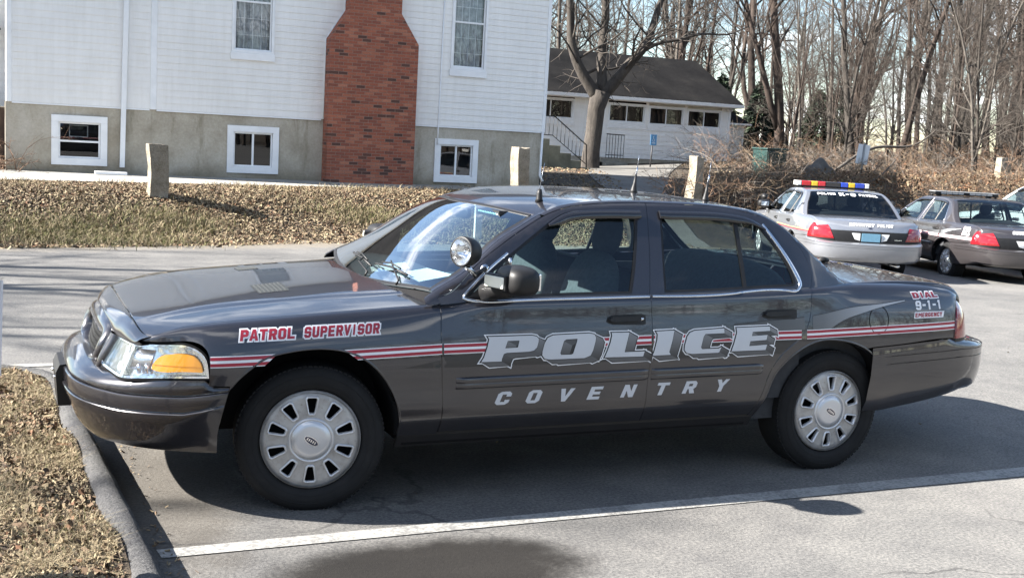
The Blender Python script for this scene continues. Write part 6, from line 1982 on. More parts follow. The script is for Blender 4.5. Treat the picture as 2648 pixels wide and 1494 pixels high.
    G = np.concatenate([(G[0] - [0, 0, .02])[None], G, (G[-1] + [-.03, 0, 0])[None]])
    G = np.concatenate([G[:, :1] - [0, 0, .03], G, G[:, -1:] - [0, 0, .03]], 1)
    mb = MB(); mb.grid(G, PAINT, True, flip=False); tl = mb.build("trunk_lid", root)
    # black panel between the lamps
    NRr = lambda P: np.stack([P[:, 0] * 0 + 1, np.sign(P[:, 1]) * .6, P[:, 2] * 0], 1)
    sI = float(PL_R.s_of_h(.455)); sT = PL_R.s_of_h
    ao = chain(line((-sT(.80), .690), (sT(.80), .690), .05), line((sT(.80), .868), (-sT(.80), .868), .05))
    mb = MB(); panel(mb, ao, W_R, M_BLK, h=.05, flange=.02, lift=-.002, ref=NRr); ap_ = mb.build("rear_applique", root)
    pl = MB(); P0 = W_R(np.array([[0., .77]]))[0][0]
    pl.box((P0 - .002, -.152, .705), (P0 + .010, .152, .838), mat("plate_blue", (.13, .27, .37), .4), .003)
    pl.box((P0 - .004, -.158, .699), (P0 + .006, .158, .844), M_BLK, .003)
    pl.build("license_plate", root)
    for sg in (-1, 1):
        rl = MB()
        o4 = dens([(sg * .175, .835), (sg * .31, .835), (sg * .26, .735), (sg * .175, .715)])
        panel(rl, o4, W_R, mat("reverse_lens", (.55, .56, .56), .2), h=.04, flange=.01, lift=.004, ref=NRr); rl.build("reverse_light", root)
    bt = MB(); o4 = dens([(-.52, .745), (-.39, .745), (-.39, .757), (-.52, .757)]); panel(bt, o4, W_R, M_TRIM, h=.03, flange=0, lift=.003, ref=NRr); bt.build("trim_badge", ap_)
    # ---- tail lights
    s0 = PL_R.s_of_h(.585); s1 = PL_R.s_of_x(3.768, .8); 
    tlo = chain(crv([(s1, .735), (s1 - .006, .79), (s1 - .02, .86), (s1 - .05, .925), (s1 - .085, .958)]), crv([(s1 - .085, .958), (s1 - .15, .975), (sT(.765), .978), (sT(.72), .958), (sT(.66), .885), (s0 + .015, .765), (s0, .735)]), line((s0, .732), (s1, .732)))
    blk = chain(line((s0 + .0, .729), (s1, .729)), line((s1, .690), (s0, .690)))
    for mir in SIDES:
        mb = MB(); panel(mb, tlo, W_R, M_RED, h=.03, flange=.02, lift=.006, ref=NRr, mirror=mir); t_ = mb.build("tail_light", root)
        mb = MB(); panel(mb, blk, W_R, M_BLK, h=.03, flange=.02, lift=.003, ref=NRr, mirror=mir); mb.build("lamp_base", t_)
    front_bumper(root); rear_bumper(root); nose(root)
    # ---- wheels and wells
    for x_, st in ((0.0, 1), (2.913, 0)):
        for sg in (-1, 1):
            make_wheel(root, x_, sg, R_(-8.5) * st, .795 if st else .812)
    wb = MB()
    for c, arch in ((-.03, arch_f), (2.82, arch_r)):
        for mir in SIDES:
            P = SXZ(arch); q = P.copy(); q[:, 1] += .34
            q0 = P + [0, .012, 0]
            g = np.stack([q0, q], 0)
            if mir: g = g * [1, -1, 1]
            wb.grid(g, M_GAP, True, flip=mir)
            lo = q[0].copy()
            vs = [tuple(p * ([1, -1, 1] if mir else [1, 1, 1])) for p in q]
            wb.add(vs, [tuple(range(len(vs)))], M_GAP)
    wb.box((-.40, -.50, .30), (3.4, .50, .344), M_GAP)
    wb.box((.42, -.90, .285), (2.36, .90, .33), M_GAP)
    wb.box((3.28, -.78, .43), (3.95, .78, .50), M_GAP)
    wb.box((-.50, -.55, .345), (.45, .55, .80), M_GAP)
    for sg in (-1, 1):                                                     # axle, springs and pipe seen through the arches
        wb.tube([(0, sg * .40, .31), (0, sg * .72, .33)], .05, M_BLK, 8); wb.tube([(2.913, 0, .335), (2.913, sg * .74, .335)], .06, M_BLK, 8)
    wb.tube([(3.1, .45, .30), (4.15, .48, .33)], .032, M_TRIM, 10)
    # dark inner shell seen through the panel gaps
    for o in (chain(line((.41, .30), (2.36, .30)), line((2.40, .80), (.40, .80))), chain(line((-.48, .80), (3.70, .80)), zs_edge(3.70, 3.0, 20, -.02), line((3.0, 1.0), (-.2, .88)), line((-.2, .88), (-.48, .84)))):
        for mir in SIDES: panel(wb, tz(o), S1, M_GAP, h=.08, flange=0, lift=-.016, mirror=mir)
    wb.build("underbody", root)
    # ---- cabin
    cb = MB()
    cb.box((.45, -.86, .30), (2.75, .86, .42), M_INT)
    cb.box((2.70, -.86, .42), (3.20, .86, .93), M_INT)                       # shelf behind the rear seat
    for sg in (-1, 1):
        cb.box((.60, sg * .87 - .02, .42), (2.70, sg * .87 + .02, .955), M_INT)
    cb.build("cabin_floor", root)
    dd = MB()
    pr = ncspline(np.linspace(0, 1, 6), np.array([(.50, .93), (.62, .985), (.78, 1.000), (.90, .985), (.96, .92), (.94, .55)]))(np.linspace(0, 1, 16))
    yy = np.linspace(-.83, .83, 24)
    hump = .035 * np.exp(-((yy + .38) / .22) ** 2)
    G = np.array([[(p[0], y_, p[1] + h_ * (1 if 2 < i < 12 else .3)) for y_, h_ in zip(yy, hump)] for i, p in enumerate(pr)])
    dd.grid(G, M_DASH, True, flip=False)
    dd.box((.83, -.10, .70), (1.25, .10, .98), M_DASH, .02)                  # radio console
    dsh = dd.build("dashboard", root)
    for k, (px_, py_, a_) in enumerate(((.60, -.46, 10), (.60, .10, -14))):     # papers left on the dash
        pp = MB(); pp.box((-.10, -.14, 0), (.10, .14, .002), mat("paper", (.62, .62, .60), .8), 0, Matrix.Translation((px_ + .05, py_, 1.035 if py_ < -.3 else 1.002)) @ Matrix.Rotation(R_(a_), 4, 'Z') @ Matrix.Rotation(R_(-8), 4, 'Y'))
        pp.build("paper_sheet", dsh)
    sw = MB()
    Ms = Matrix.Translation((1.03, -.38, .93)) @ Matrix.Rotation(R_(-64), 4, 'Y')
    sw.tube([Ms @ Vector((.19 * math.cos(a), .19 * math.sin(a), 0)) for a in np.linspace(0, 2 * math.pi, 33)], .015, M_BLK, 8, False)
    sw.lathe([(0, .02), (.06, .015), (.075, -.02), (.04, -.05)], M_BLK, Ms, 16)
    for a in (0, 2.4, 3.9): sw.tube([Ms @ Vector((.05 * math.cos(a), .05 * math.sin(a), 0)), Ms @ Vector((.185 * math.cos(a), .185 * math.sin(a), 0))], .013, M_BLK, 6)
    sw.tube([Ms @ Vector((0, 0, -.03)), (.80, -.38, .86)], .035, M_BLK, 10)
    sw.build("steering_wheel", root)
    def bulge(ctr, dim, m_, tilt=0, n=2.6, res=20):
        q = MB(); a = np.linspace(-math.pi / 2, math.pi / 2, res); b = np.linspace(0, 2 * math.pi, res * 2 + 1)
        sp = lambda c: np.sign(c) * np.abs(c) ** (2 / n)
        G = np.array([[(sp(math.cos(u_)) * sp(math.cos(v_)) * dim[0], sp(math.cos(u_)) * sp(math.sin(v_)) * dim[1], sp(math.sin(u_)) * dim[2]) for v_ in b] for u_ in a])
        Mt = Matrix.Translation(ctr) @ Matrix.Rotation(R_(tilt), 4, 'Y')
        G = np.array([[tuple(Mt @ Vector(p)) for p in r] for r in G])
        q.grid(G, m_, True, flip=True)
        return q
    M_SEAT = varied("seat_cloth", (.045, .052, .056), .9, .25, 40)
    for sg in (-1, 1):
        st_ = bulge((1.34, sg * .38, .60), (.28, .27, .11), M_SEAT).build("front_seat", root)
        b_ = bulge((1.62, sg * .38, .84), (.085, .255, .33), M_SEAT, 14, 2.7); b_.build("seat_back", st_)
        h_ = bulge((1.735, sg * .38, 1.25), (.060, .118, .125), M_INT, 10, 2.4)
        h_.tube([(1.70, sg * .38 - .05, 1.10), (1.73, sg * .38 - .05, 1.2)], .008, M_TRIM, 6); h_.tube([(1.70, sg * .38 + .05, 1.10), (1.73, sg * .38 + .05, 1.2)], .008, M_TRIM, 6)
        h_.build("headrest", st_)
    rs_ = bulge((2.42, 0, .58), (.30, .68, .12), M_SEAT).build("rear_seat", root)
    bulge((2.68, 0, .82), (.10, .68, .30), M_SEAT, 20, 3.4).build("seat_back", rs_)
    cg = MB()                                                                # partition behind the front seats
    for y_ in (-.66, 0, .66): cg.tube([(1.86, y_ * 1.05, .45), (1.90, y_, 1.10), (1.86, y_ * .86, 1.38)], .014, M_BLK, 8)
    for z_, w_ in ((1.38, .58), (1.05, .66)): cg.tube([(1.88, -w_, z_), (1.88, w_, z_)], .014, M_BLK, 8)
    cg.add([(1.875, -.66, .45), (1.875, .66, .45), (1.89, .66, 1.05), (1.89, -.66, 1.05)], [(0, 1, 2, 3)], M_INT)
    cg.build("partition", root)
    mr = bulge((1.02, 0, 1.325), (.02, .12, .032), M_BLK, 0, 4); mr.tube([(1.02, 0, 1.33), (1.07, 0, 1.385)], .008, M_BLK, 6); mr.build("rear_view_mirror", root)
    vl = MB(); vl.box((1.02, -.52, 1.335), (1.10, -.24, 1.372), M_BLK, .006)
    vlo = vl.build("visor_light", root)
    led = MB()
    for k in range(12): led.lathe([(.0, .006), (.005, .004), (.0065, 0)], mat("led_lens", (.55, .85, .85), .15), Matrix.Translation((1.019, -.505 + k * .0225, 1.352)) @ Matrix.Rotation(R_(-90), 4, 'Y'), 8)
    led.build("led_row", vlo)
    # ---- outside mirrors
    for sg in (-1, 1):
        q = bulge((.905, sg * 1.055, 1.088), (.085, .120, .070), M_BLK, 0, 3.0, 22)
        q.tube([(.80, sg * .90, 1.005), (.84, sg * .955, 1.03), (.88, sg * 1.01, 1.05)], [.045, .045, .05], M_BLK, 12)
        # triangular sail at the window corner
        q.add([(.715, sg * .921, .990), (.96, sg * .920, .993), (.96, sg * .833, 1.165)], [(0, 1, 2) if sg > 0 else (0, 2, 1)], M_BLK)
        q.tube([(.955, sg * .842, 1.17), (.955, sg * .845, 1.125)], .009, M_TRIM, 8)
        mo = q.build("side_mirror", root)
        g_ = MB(); g_.box((.978, sg * 1.055 - .075, 1.048), (.991, sg * 1.055 + .075, 1.128), M_CHR, .005); g_.build("mirror_glass", mo)
        Ml = Matrix.Translation((.805, sg * 1.045, 1.082)) @ Matrix.Rotation(R_(18 * -sg), 4, 'Z')
        l_ = MB(); l_.box((-.018, -.075, -.034), (.02, .075, .034), M_BLK, .006, Ml); l_.box((-.026, -.066, -.027), (-.014, .066, .027), mat("strobe_lens", (.78, .76, .64), .25), .006, Ml)
        l_.build("strobe_light", mo)
    return root

M_VENT = varied("vent_mesh", (.020, .023, .023), .7, .2, 60)
M_VIS = mat("visor_smoke", (0.010, 0.010, 0.012), 0.18, 0.0, Coat_Weight=0.6)
M_BACK = glass_mat("back_window_glass", (0.40, 0.45, 0.44), 1.0)
def spotlight(root):
    q = MB()
    c = Vector((.655, -1.005, 1.215)); ax = Vector((-.90, -.42, .06)).normalized()
    M = Matrix.Translation(c) @ ax.to_track_quat('Z', 'Y').to_matrix().to_4x4()
    q.lathe([(.0, -.078), (.028, -.075), (.052, -.055), (.066, -.025), (.071, .010), (.071, .028), (.068, .033), (.063, .033)], M_BLK, M, 40)
    q.tube([c + Vector((.015, .02, -.07)), (.690, -.985, 1.128), (.722, -.968, 1.104)], [.014, .013, .013], M_TRIM, 10)
    q.tube([(.722, -.968, 1.104), (.775, -.905, 1.112), (.835, -.845, 1.125)], [.013, .011, .011], M_BLK, 10)
    q.lathe([(0, .012), (.018, .01), (.02, -.008)], M_TRIM, Matrix.Translation((.815, -.862, 1.121)) @ Matrix.Rotation(R_(60), 4, 'X'), 12)
    s = q.build("spotlight", root)
    r = MB(); r.lathe([(.0, -.035), (.026, -.028), (.05, -.006), (.064, .028)], M_REFL, M, 40, True); r.lathe([(0, -.02), (.012, -.01), (.012, .008), (0, .012)], M_CHR, M, 12)
    r.build("reflector", s)
    l = MB(); l.lathe([(.0, .042), (.026, .040), (.05, .035), (.065, .030)], M_LENS, M, 40); l.build("lens", s)

def antennas(root):
    def z_at(x, y): return float(GT(np.array([[x, y]]))[0, 2])
    for x, y, h0, r0, h1 in ((1.253, -.50, .062, .015, .20), (2.10, .00, .075, .020, .22), (2.35, -.38, .070, .018, .22)):
        a = MB(); z = z_at(x, y)
        if h0 < .07:
            a.tube([(x, y, z - .004), (x, y, z + .012), (x, y, z + .04), (x, y, z + h0)], [r0 * 1.5, r0 * 1.15, r0, r0 * .7], M_BLK, 12)
            a.tube([(x, y, z + h0), (x + .006, y, z + .12), (x + .02, y, z + h1)], [.0022, .0015, .001], M_TRIM, 5)
        else:
            a.tube([(x, y, z - .004), (x, y, z + .01), (x + .004, y, z + .05), (x + .008, y, z + .10)], [r0 * 1.3, r0, r0 * .55, r0 * .32], M_BLK, 12)
            a.tube([(x + .008, y, z + .10), (x + .015, y, z + .145)], [.006, .004], M_TRIM, 8)
            a.tube([(x + .015, y, z + .145), (x + .02, y, z + h1)], [.0024, .0012], M_TRIM, 5)
        a.build("antenna", root)
    c = MB()                                                # stub aerial and its cable on the trunk
    p = np.array([(3.16, .10, 0), (3.26, .02, 0), (3.40, .05, 0), (3.49, .0, 0)])
    pz = [(x, y, 1.068 + .004) for x, y, _ in p]
    c.tube([Vector(v) for v in crv(pz, .03)], .004, M_BLK, 5)
    c.tube([(3.49, 0, 1.066), (3.53, -.01, 1.078), (3.56, -.012, 1.074)], [.016, .018, .012], M_BLK, 8)
    c.build("trunk_aerial", root)

def stripe_z(x): return np.interp(x, [-.5, .574, 1.7, 2.72, 2.83, 3.78], [.7415, .7805, .800, .8085, .812, .8345])
def stripes(root, x0=-.482, x1=3.765, cols=None):
    cols = cols or ((0, .0490, M_WHT, .0009), (.0045, .0185, M_DRED, .0016), (.0310, .0450, M_DRED, .0016))
    segs = [(-.481, -.205 + .0), (.185, .571), (.581, 1.698), (1.712, 2.632), (2.668, 3.763)]
    res = []
    for mir in SIDES:
        mb = MB()
        for a, b in segs:
            for d0, d1, m, l in cols:
                if a < -.4:                                  # cut back along the wheel arch
                    bx = lambda d: -.196 - d * 1.15
                    q = np.array([(a, stripe_z(a) - d1), (bx(d1), stripe_z(bx(d1)) - d1), (bx(d0), stripe_z(bx(d0)) - d0), (a, stripe_z(a) - d0)])
                    q = dens(q, .03)
                elif a < .2:
                    ax = lambda d: .104 + d * 1.30
                    q = dens(np.array([(ax(d1), stripe_z(ax(d1)) - d1), (b, stripe_z(b) - d1), (b, stripe_z(b) - d0), (ax(d0), stripe_z(ax(d0)) - d0)]), .03)
                else:
                    xs = np.linspace(a, b, 30)
                    q = np.concatenate([np.stack([xs, stripe_z(xs) - d1], 1), np.stack([xs, stripe_z(xs) - d0], 1)[::-1]])
                decal(mb, [q], SXZ, m, l, .03, mirror=mir)
        res.append(mb.build("side_stripe", root))
    return res

def swoosh(root, far=False):
    top = crv([(2.20, .842), (2.40, .858), (2.704, .880), (2.852, .903), (2.963, .921), (3.157, .937), (3.371, .957)])
    bot = crv([(3.371, .953), (3.155, .916), (3.037, .889), (2.921, .857), (2.829, .8125)])
    low = crv([(2.829, .8125), (2.70, .8095), (2.45, .8065), (2.20, .803)])
    o = chain(top, bot, low)
    sh = chain(grow(o, .0038))
    res = []
    for mir in SIDES:
        mb = MB()
        for x0, x1 in ((2.20, 2.653), (2.708, 3.40)):
            def clip(p):
                r = []
                for lim, sd in ((x0, 1), (x1, -1)):
                    r = []
                    for a, b in zip(p, np.roll(p, -1, 0)):
                        ia, ib = (a[0] - lim) * sd >= 0, (b[0] - lim) * sd >= 0
                        if ia: r.append(a)
                        if ia != ib: r.append(a + (b - a) * ((lim - a[0]) / (b[0] - a[0])))
                    p = np.array(r)
                return p
            decal(mb, [clip(sh)], SXZ, M_DBLK, .0008, .03, mirror=mir)
            decal(mb, [clip(o)], SXZ, M_SWO, .0016, .03, mirror=mir)
        res.append(mb.build("swoosh_decal", root))
    return res

def swoosh_mat():
    m = mat("decal_swoosh", (.24, .245, .25), .35)               # printed fade, dark by the lettering to silver at the tip
    N, L, B = nodes_of(m); tc = N.new("ShaderNodeTexCoord"); q = N.new("ShaderNodeSeparateXYZ"); L.new(tc.outputs["Object"], q.inputs[0])
    base(m, ramp(m, mrange(m, q.outputs["X"], 2.25, 3.30, smooth=False), [(0, (.035, .035, .038)), (.5, (.11, .115, .12)), (1, (.42, .43, .45))]))
    return m
M_SWO = swoosh_mat()

def split_x(polys, xc, g=.004):
    """cut convex polygons at the door joint"""
    out = []
    for p in polys:
        for side in (-1, 1):
            lim = xc + side * g; r = []
            for a, b in zip(p, np.roll(p, -1, 0)):
                ia, ib = (a[0] - lim) * side >= 0, (b[0] - lim) * side >= 0
                if ia: r.append(a)
                if ia != ib: r.append(a + (b - a) * ((lim - a[0]) / (b[0] - a[0])))
            if len(r) > 2:
                r = np.array(r)
                if abs(poly_area(r)) > 1e-6: out.append(r)
    return out

POLICE = {'P': ([(0.8,0.808),(1.031,0.81),(1.055,0.805),(1.066,0.794),(1.065,0.778),(1.057,0.753),(1.041,0.739),(1.015,0.734),(0.898,0.731),(0.883,0.726),(0.874,0.704),(0.872,0.691),(0.767,0.691),(0.781,0.712),(0.799,0.762),(0.807,0.797)], [(0.903,0.787),(0.964,0.788),(0.956,0.755),(0.89,0.753)]),
          'O': ([(1.144,0.809),(1.342,0.815),(1.37,0.809),(1.379,0.793),(1.375,0.771),(1.363,0.732),(1.35,0.707),(1.317,0.695),(1.131,0.693),(1.1,0.697),(1.086,0.714),(1.087,0.734),(1.098,0.772),(1.115,0.798)], [(1.215,0.788),(1.276,0.79),(1.274,0.778),(1.253,0.718),(1.241,0.714),(1.187,0.714),(1.183,0.723),(1.202,0.78)]),
          'L': ([(1.466,0.815),(1.568,0.815),(1.541,0.718),(1.657,0.72),(1.649,0.694),(1.429,0.695),(1.443,0.724),(1.461,0.769),(1.469,0.803)], None),
          'I': ([(1.722,0.817),(1.831,0.82),(1.818,0.768),(1.801,0.712),(1.811,0.698),(1.703,0.696),(1.713,0.717),(1.729,0.776),(1.731,0.803)], None),
          'C': ([(1.951,0.817),(2.133,0.826),(2.134,0.801),(2.017,0.799),(2.006,0.785),(1.991,0.73),(1.999,0.722),(2.099,0.723),(2.117,0.731),(2.105,0.705),(2.098,0.701),(1.937,0.699),(1.905,0.705),(1.892,0.72),(1.893,0.742),(1.908,0.79),(1.924,0.808)], None),
          'E': ([(2.208,0.827),(2.42,0.831),(2.423,0.808),(2.311,0.804),(2.306,0.783),(2.406,0.787),(2.399,0.761),(2.297,0.756),(2.29,0.731),(2.404,0.736),(2.395,0.708),(2.179,0.706),(2.195,0.747),(2.212,0.802)], None)}
def shade_mat(name, lo, hi):
    m = mat(name, lo, .35); N, L, B = nodes_of(m); tc = N.new("ShaderNodeTexCoord"); q = N.new("ShaderNodeSeparateXYZ"); L.new(tc.outputs["Object"], q.inputs[0])
    base(m, ramp(m, mrange(m, q.outputs["Z"], .68, .81, smooth=False), [(0, lo), (1, hi)])); return m      # printed shading of the letter sides
M_RGT = shade_mat("decal_side_shade", (.022, .022, .024), (.17, .17, .175)); M_UND = shade_mat("decal_under_shade", (.085, .085, .088), (.045, .045, .048))
M_BAND = mat("decal_shadow_band", (.004, .004, .006), .4, .0, Coat_Weight=.5, Coat_Roughness=.05)

def lettering_main(root):
    # POLICE: traced slab letters with drawn-on block shading, in (x, z) metres
    SH = np.array([.046, -.0225])
    mb = MB()
    for li, (ch, (face, hole)) in enumerate(POLICE.items()):
        f = np.array(face); f = f if poly_area(f) > 0 else f[::-1]
        loops = [f]
        if hole:
            hq = np.array(hole); hq = hq if poly_area(hq) < 0 else hq[::-1]; loops.append(hq)
        right, under = [], []
        for lp in loops:
            for a, b in zip(lp, np.roll(lp, -1, 0)):
                e = b - a; nrm = np.array([e[1], -e[0]])
                if nrm.dot(SH) <= 1e-6: continue
                q = hull(np.array([a, b, b + SH, a + SH]))
                (right if nrm[0] > abs(nrm[1]) * .8 else under).append(q)
        allq = right + under
        cut = lambda ps: split_x([p if poly_area(p) > 0 else p[::-1] for p in ps], 1.702)
        L0 = .0016 + .00012 * li
        decal(mb, cut([grow(f, .0105)] + [grow(p, .0105) for p in allq]), SXZ, M_WHT, L0, .04)
        decal(mb, cut([grow(f, .0052)] + [grow(p, .0052) for p in allq]), SXZ, M_DBLK, L0 + .0009, .04)
        if under: decal(mb, cut(under), SXZ, M_UND, L0 + .0018, .04)
        if right: decal(mb, cut(right), SXZ, M_RGT, L0 + .0020, .04)
        fo = grow(f, .0026)
        if hole:
            hp = np.array(hole); hp = hp if poly_area(hp) > 0 else hp[::-1]
            panel(mb, [dens(fo, .03)], SXZ, M_DBLK, holes=[inset(hp, .0026)], h=.04, flange=0, lift=L0 + .0029)
            panel(mb, [dens(f, .03)], SXZ, M_SIL, holes=[hp], h=.04, flange=0, lift=L0 + .0038)
        else:
            decal(mb, cut([fo]), SXZ, M_DBLK, L0 + .0029, .04); decal(mb, cut([f]), SXZ, M_SIL, L0 + .0038, .04)
    o = mb.build("police_lettering", root); o["label"] = "large silver block letters reading POLICE"
    mb = MB()                                                    # dark printed shadow band behind the letters
    for q in ([(.386, .672), (.566, .668), (.566, .704)], [(.584, .668), (1.690, .673), (1.690, .768), (.584, .722)], [(1.714, .674), (2.50, .684), (2.545, .712), (2.62, .770), (2.10, .765), (1.714, .760)]):
        decal(mb, [dens(np.array(q), .04)], SXZ, M_BAND, .0003, .04)
    mb.build("shadow_band_decal", root)
    mb = MB()
    for c, x, z in zip("COVENTRY", (.846, 1.008, 1.180, 1.345, 1.535, 1.729, 1.897, 2.090), (.478, .479, .480, .483, .486, .489, .491, .493)):
        for letter in set_text(c, x, z, x + .072, z, .064, .42, .1, .27, .22): decal(mb, [hull(p) for p in letter], SXZ, M_SIL, .0016, .04)
    o = mb.build("town_lettering", root); o["label"] = "widely spaced silver letters reading COVENTRY"
    mb = MB()
    for word, a, b in (("PATROL", (-.357, .8065), (-.118, .8165)), ("SUPERVISOR", (-.078, .8180), (.268, .8325))):
        for letter in set_text(word, *a, *b, .046, .16, .13, .29, .23):
            decal(mb, [hull(grow(p, .0062)) for p in letter], SXZ, M_WHT, .0016, .05); decal(mb, [hull(p) for p in letter], SXZ, M_DRED, .0026, .05)
    o = mb.build("rank_lettering", root); o["label"] = "red and white letters reading PATROL SUPERVISOR"

def emergency(root):
    mb = MB()
    for letter in set_text("DIAL", 3.440, .966, 3.640, .969, .030, -.25, .12, .30, .24):
        decal(mb, [hull(grow(p, .0065)) for p in letter], SXZ, M_WHT, .0016, .05); decal(mb, [hull(p) for p in letter], SXZ, M_DRED, .0026, .05)
    for letter in set_text("9-1-1", 3.448, .902, 3.655, .905, .050, 0, .07, .27, .22): decal(mb, [hull(p) for p in letter], SXZ, M_WHT, .0016, .05)
    q = dens([(3.430, .855), (3.662, .858), (3.674, .893), (3.436, .891)], .03); decal(mb, [q], SXZ, M_WHT, .0012, .05)
    for letter in set_text("EMERGENCY", 3.439, .8615, 3.652, .8645, .0235, .12, .14, .30, .23): decal(mb, [hull(p) for p in letter], SXZ, M_DRED, .0022, .05)
    o = mb.build("emergency_decal", root); o["label"] = "red and white decal reading DIAL 9-1-1 EMERGENCY"
    return o
# ================================================================== vehicles
def light_bar(root, style):
    b = MB()
    if style == 'colour':
        b.box((1.72, -.65, 1.475), (1.98, .65, 1.490), M_BLK, .006)
        for s in (-1, 1): b.box((1.78, s * .55 - .03, 1.44), (1.92, s * .55 + .03, 1.476), M_BLK)
        o = b.build("light_bar", root)
        cells = [(-.66, -.58, (.62, .62, .60)), (-.575, -.405, (.40, .012, .02)), (-.40, -.28, (.62, .42, .03)), (-.275, -.14, (.46, .02, .03)), (-.135, .135, (.015, .015, .018)),
                 (.14, .275, (.02, .06, .42)), (.28, .40, (.62, .42, .03)), (.405, .575, (.02, .05, .36)), (.58, .66, (.60, .61, .62))]
        for k, (a, c, col) in enumerate(cells):
            m = MB(); m.box((1.70, a, 1.491), (2.0, c, 1.578), mat("lens_%d" % k, col, .15, 0, Coat_Weight=1.0), .014); m.build("light_module", o)
    else:
        b.box((1.74, -.64, 1.478), (1.98, .64, 1.496), M_BLK, .006); b.box((1.73, -.645, 1.535), (1.99, .645, 1.548), varied("bar_top", (.25, .26, .27), .3, .1, 8), .005)
        for s in (-1, 1): b.box((1.80, s * .5 - .03, 1.44), (1.90, s * .5 + .03, 1.479), M_BLK); b.tube([(1.86, s * .62, 1.49), (1.86, s * .655, 1.46)], .02, M_BLK, 6)
        o = b.build("light_bar", root)
        for k in range(11):
            a = -.635 + k * .1155
            m = MB(); m.box((1.745, a, 1.497), (1.975, a + .108, 1.534), mat("clear_module", (.55, .56, .57), .2, .3, Coat_Weight=1.0) if k % 5 else M_BLK, .006); m.build("light_module", o)
    o.location.x = -.30
    o.location.z = -.004
    return o

car = make_car()
tag(car, "charcoal patrol supervisor sedan with POLICE lettering parked nearest the camera", "police car", "police cars in the lot")
base_kids = list(car.children)
st_obj = stripes(car); sw_obj = swoosh(car); em_obj = emergency(car)
# the parked cars behind are copies of the same body
SILVER = paint_mat("silver_paint", (.26, .27, .295), .6, .30, .02)
WHITE = paint_mat("white_paint", (.55, .56, .57), .05, .35, .01)
def far_car(x, y, yaw, remat, drop=()):
    c = car.copy(); COL.objects.link(c)
    for ch in car.children:
        if ch in drop: continue
        copy_tree(ch, c, remat)
    c.location = (x, y, zt(x, y)); c.rotation_euler = (0, 0, yaw)
    for ch in c.children:
        if ch.name.startswith("wheel"): ch.rotation_euler = (0, 0, 0)
    return c
K9 = far_car(13.30, 12.58, R_(-113.6), {"charcoal_paint": SILVER, "back_window_glass": M_TINT, "window_glass": M_TINT, "sill_paint": SILVER}, (*sw_obj, em_obj, *st_obj))
K9["label"] = "silver K-9 police sedan with a red and blue light bar"
SUNLITP = paint_mat("sunlit_charcoal_paint", (.060, .054, .056))  # the charcoal paint lightened, sunlight put into its colour
GREY = far_car(16.05, 12.30, R_(-107.6), {"charcoal_paint": SUNLITP}, ())
GREY["label"] = "charcoal police sedan with a clear light bar right of the silver one"
WCAR = far_car(18.7, 12.4, R_(-105.5), {"charcoal_paint": WHITE, "sill_paint": WHITE}, (*sw_obj, em_obj))
WCAR["label"] = "white sedan roof cut off by the right border"
WCAR.scale = (1.10, 1.10, 1.24)
light_bar(K9, 'colour'); light_bar(GREY, 'clear')
for c in (K9, GREY): antenna_hub = None
# lettering on the silver car's back glass and trunk
GTy = lambda q: GT(np.stack([q[:, 1], q[:, 0]], 1))      # (across, along) on the glass
REFB = lambda P: np.stack([P[:, 0] * 0 + .5, P[:, 1] * 0, P[:, 2] * 0 + 1], 1)
mb = MB()
for word, y0, y1, xb, h in (("POLICE", -.52, -.20, 2.620, .066), ("K-9", -.14, .15, 2.640, .100), ("PATROL", .21, .54, 2.620, .066)):
    for letter in set_text(word, y0, -xb, y1, -xb, h, 0, .12, .30, .24):
        decal(mb, [hull(p) for p in letter], lambda q: GT(np.stack([-q[:, 1], q[:, 0]], 1)), M_WHT, .004, .05, ref=REFB)
o = mb.build("rear_window_lettering", K9); o["label"] = "white letters reading POLICE K-9 PATROL"
def TRUNKF(q):                                              # (across, up) on the rear face of the lid
    y, v = q[:, 0], q[:, 1]
    prof = ncspline([0, .25, .5, .68, .8, .88, .94, 1.0], np.array([(3.165, 1.054), (3.42, 1.062), (3.70, 1.052), (3.89, 1.034), (3.985, 1.010), (4.035, .972), (4.062, .915), (4.085, .848)]))
    z = v; vv = np.linspace(.68, 1, 60); pp = prof(vv)
    x = np.interp(-z, -pp[:, 1], pp[:, 0]); w = np.interp(-z, -pp[:, 1], vv)
    plan = PL_R.at(PL_R.s_of_h(np.abs(y)))[:, 1] - 4.13
    return np.stack([x + plan * np.clip((w - .35) / .6, 0, 1) ** 1.5, y, z], 1)
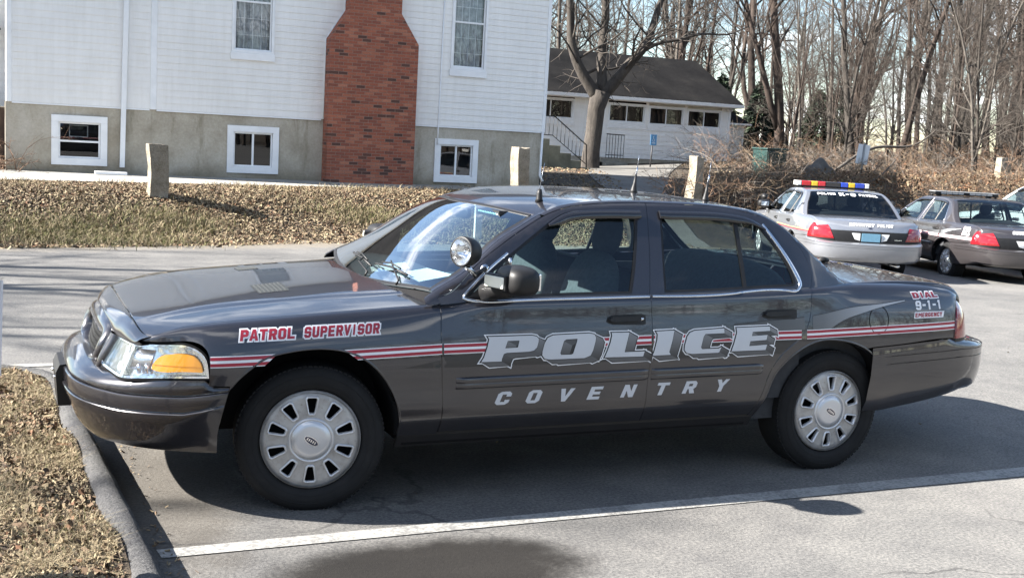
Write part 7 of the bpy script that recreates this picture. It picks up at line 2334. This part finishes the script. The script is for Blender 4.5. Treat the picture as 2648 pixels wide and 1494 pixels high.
def trunk_text(root, m1, m2):
    mb = MB(); RX = lambda P: np.stack([P[:, 0] * 0 + 1, P[:, 1] * 0, P[:, 2] * 0 + .5], 1)
    for word, y0, y1 in (("COVENTRY", -.345, .06), ("POLICE", .11, .375)):
        for letter in set_text(word, y0, .945, y1, .945, .042, .25, .14, .30, .22):
            decal(mb, [hull(grow(p, .006)) for p in letter], TRUNKF, m2, .003, .05, ref=RX); decal(mb, [hull(p) for p in letter], TRUNKF, m1, .0045, .05, ref=RX)
    ov = np.array([(.035 * math.cos(a) , .918 + .012 * math.sin(a)) for a in np.linspace(0, 6.28, 20, endpoint=False)]); decal(mb, [ov], TRUNKF, mat("badge_blue", (.02, .025, .05), .3), .004, .03, ref=RX)
    o = mb.build("trunk_lettering", root); o["label"] = "letters across the trunk reading COVENTRY POLICE"
trunk_text(K9, M_WHT, M_GRAYD); trunk_text(GREY, M_WHT, M_WHT)
mb = MB()                                                   # dark dog badge on the rear pillar, thin side lines
dog = [[(2.70, 1.13), (2.735, 1.12), (2.775, 1.20), (2.76, 1.215)], [(2.74, 1.19), (2.80, 1.20), (2.79, 1.225), (2.735, 1.215)], [(2.72, 1.10), (2.76, 1.10), (2.745, 1.125), (2.715, 1.125)], [(2.69, 1.155), (2.725, 1.15), (2.72, 1.175)]]
NSd = lambda P: np.stack([P[:, 0] * 0, np.sign(P[:, 1]), P[:, 2] * 0 + .3], 1)
for p in dog: decal(mb, [hull(np.array(p))], GS, M_DBLK, .003, .05, ref=NSd)
o = mb.build("dog_decal", K9)
mb = MB()
for d0, d1, m in ((0, .012, mat("line_gold", (.42, .30, .12), .4)), (.022, .034, M_DRED)):
    for a, b in ((1.72, 2.64), (2.67, 3.76)):
        xs = np.linspace(a, b, 16); decal(mb, [np.concatenate([np.stack([xs, stripe_z(xs) - d1], 1), np.stack([xs, stripe_z(xs) - d0], 1)[::-1]])], SXZ, m, .0015, .04)
mb.build("side_stripe", K9)
# the nearest car's own kit
spotlight(car); antennas(car); lettering_main(car)
def rear_spot(root):
    q = MB(); q.lathe([(0, -.06), (.04, -.045), (.062, .01), (.062, .024), (.0, .03)], M_BLK, Matrix.Translation((.66, -1.0, 1.20)) @ Matrix.Rotation(R_(-90), 4, 'Y'), 20); q.tube([(.69, -.98, 1.13), (.80, -.88, 1.11)], .013, M_BLK, 6); q.build("spotlight", root)
rear_spot(K9); rear_spot(GREY)
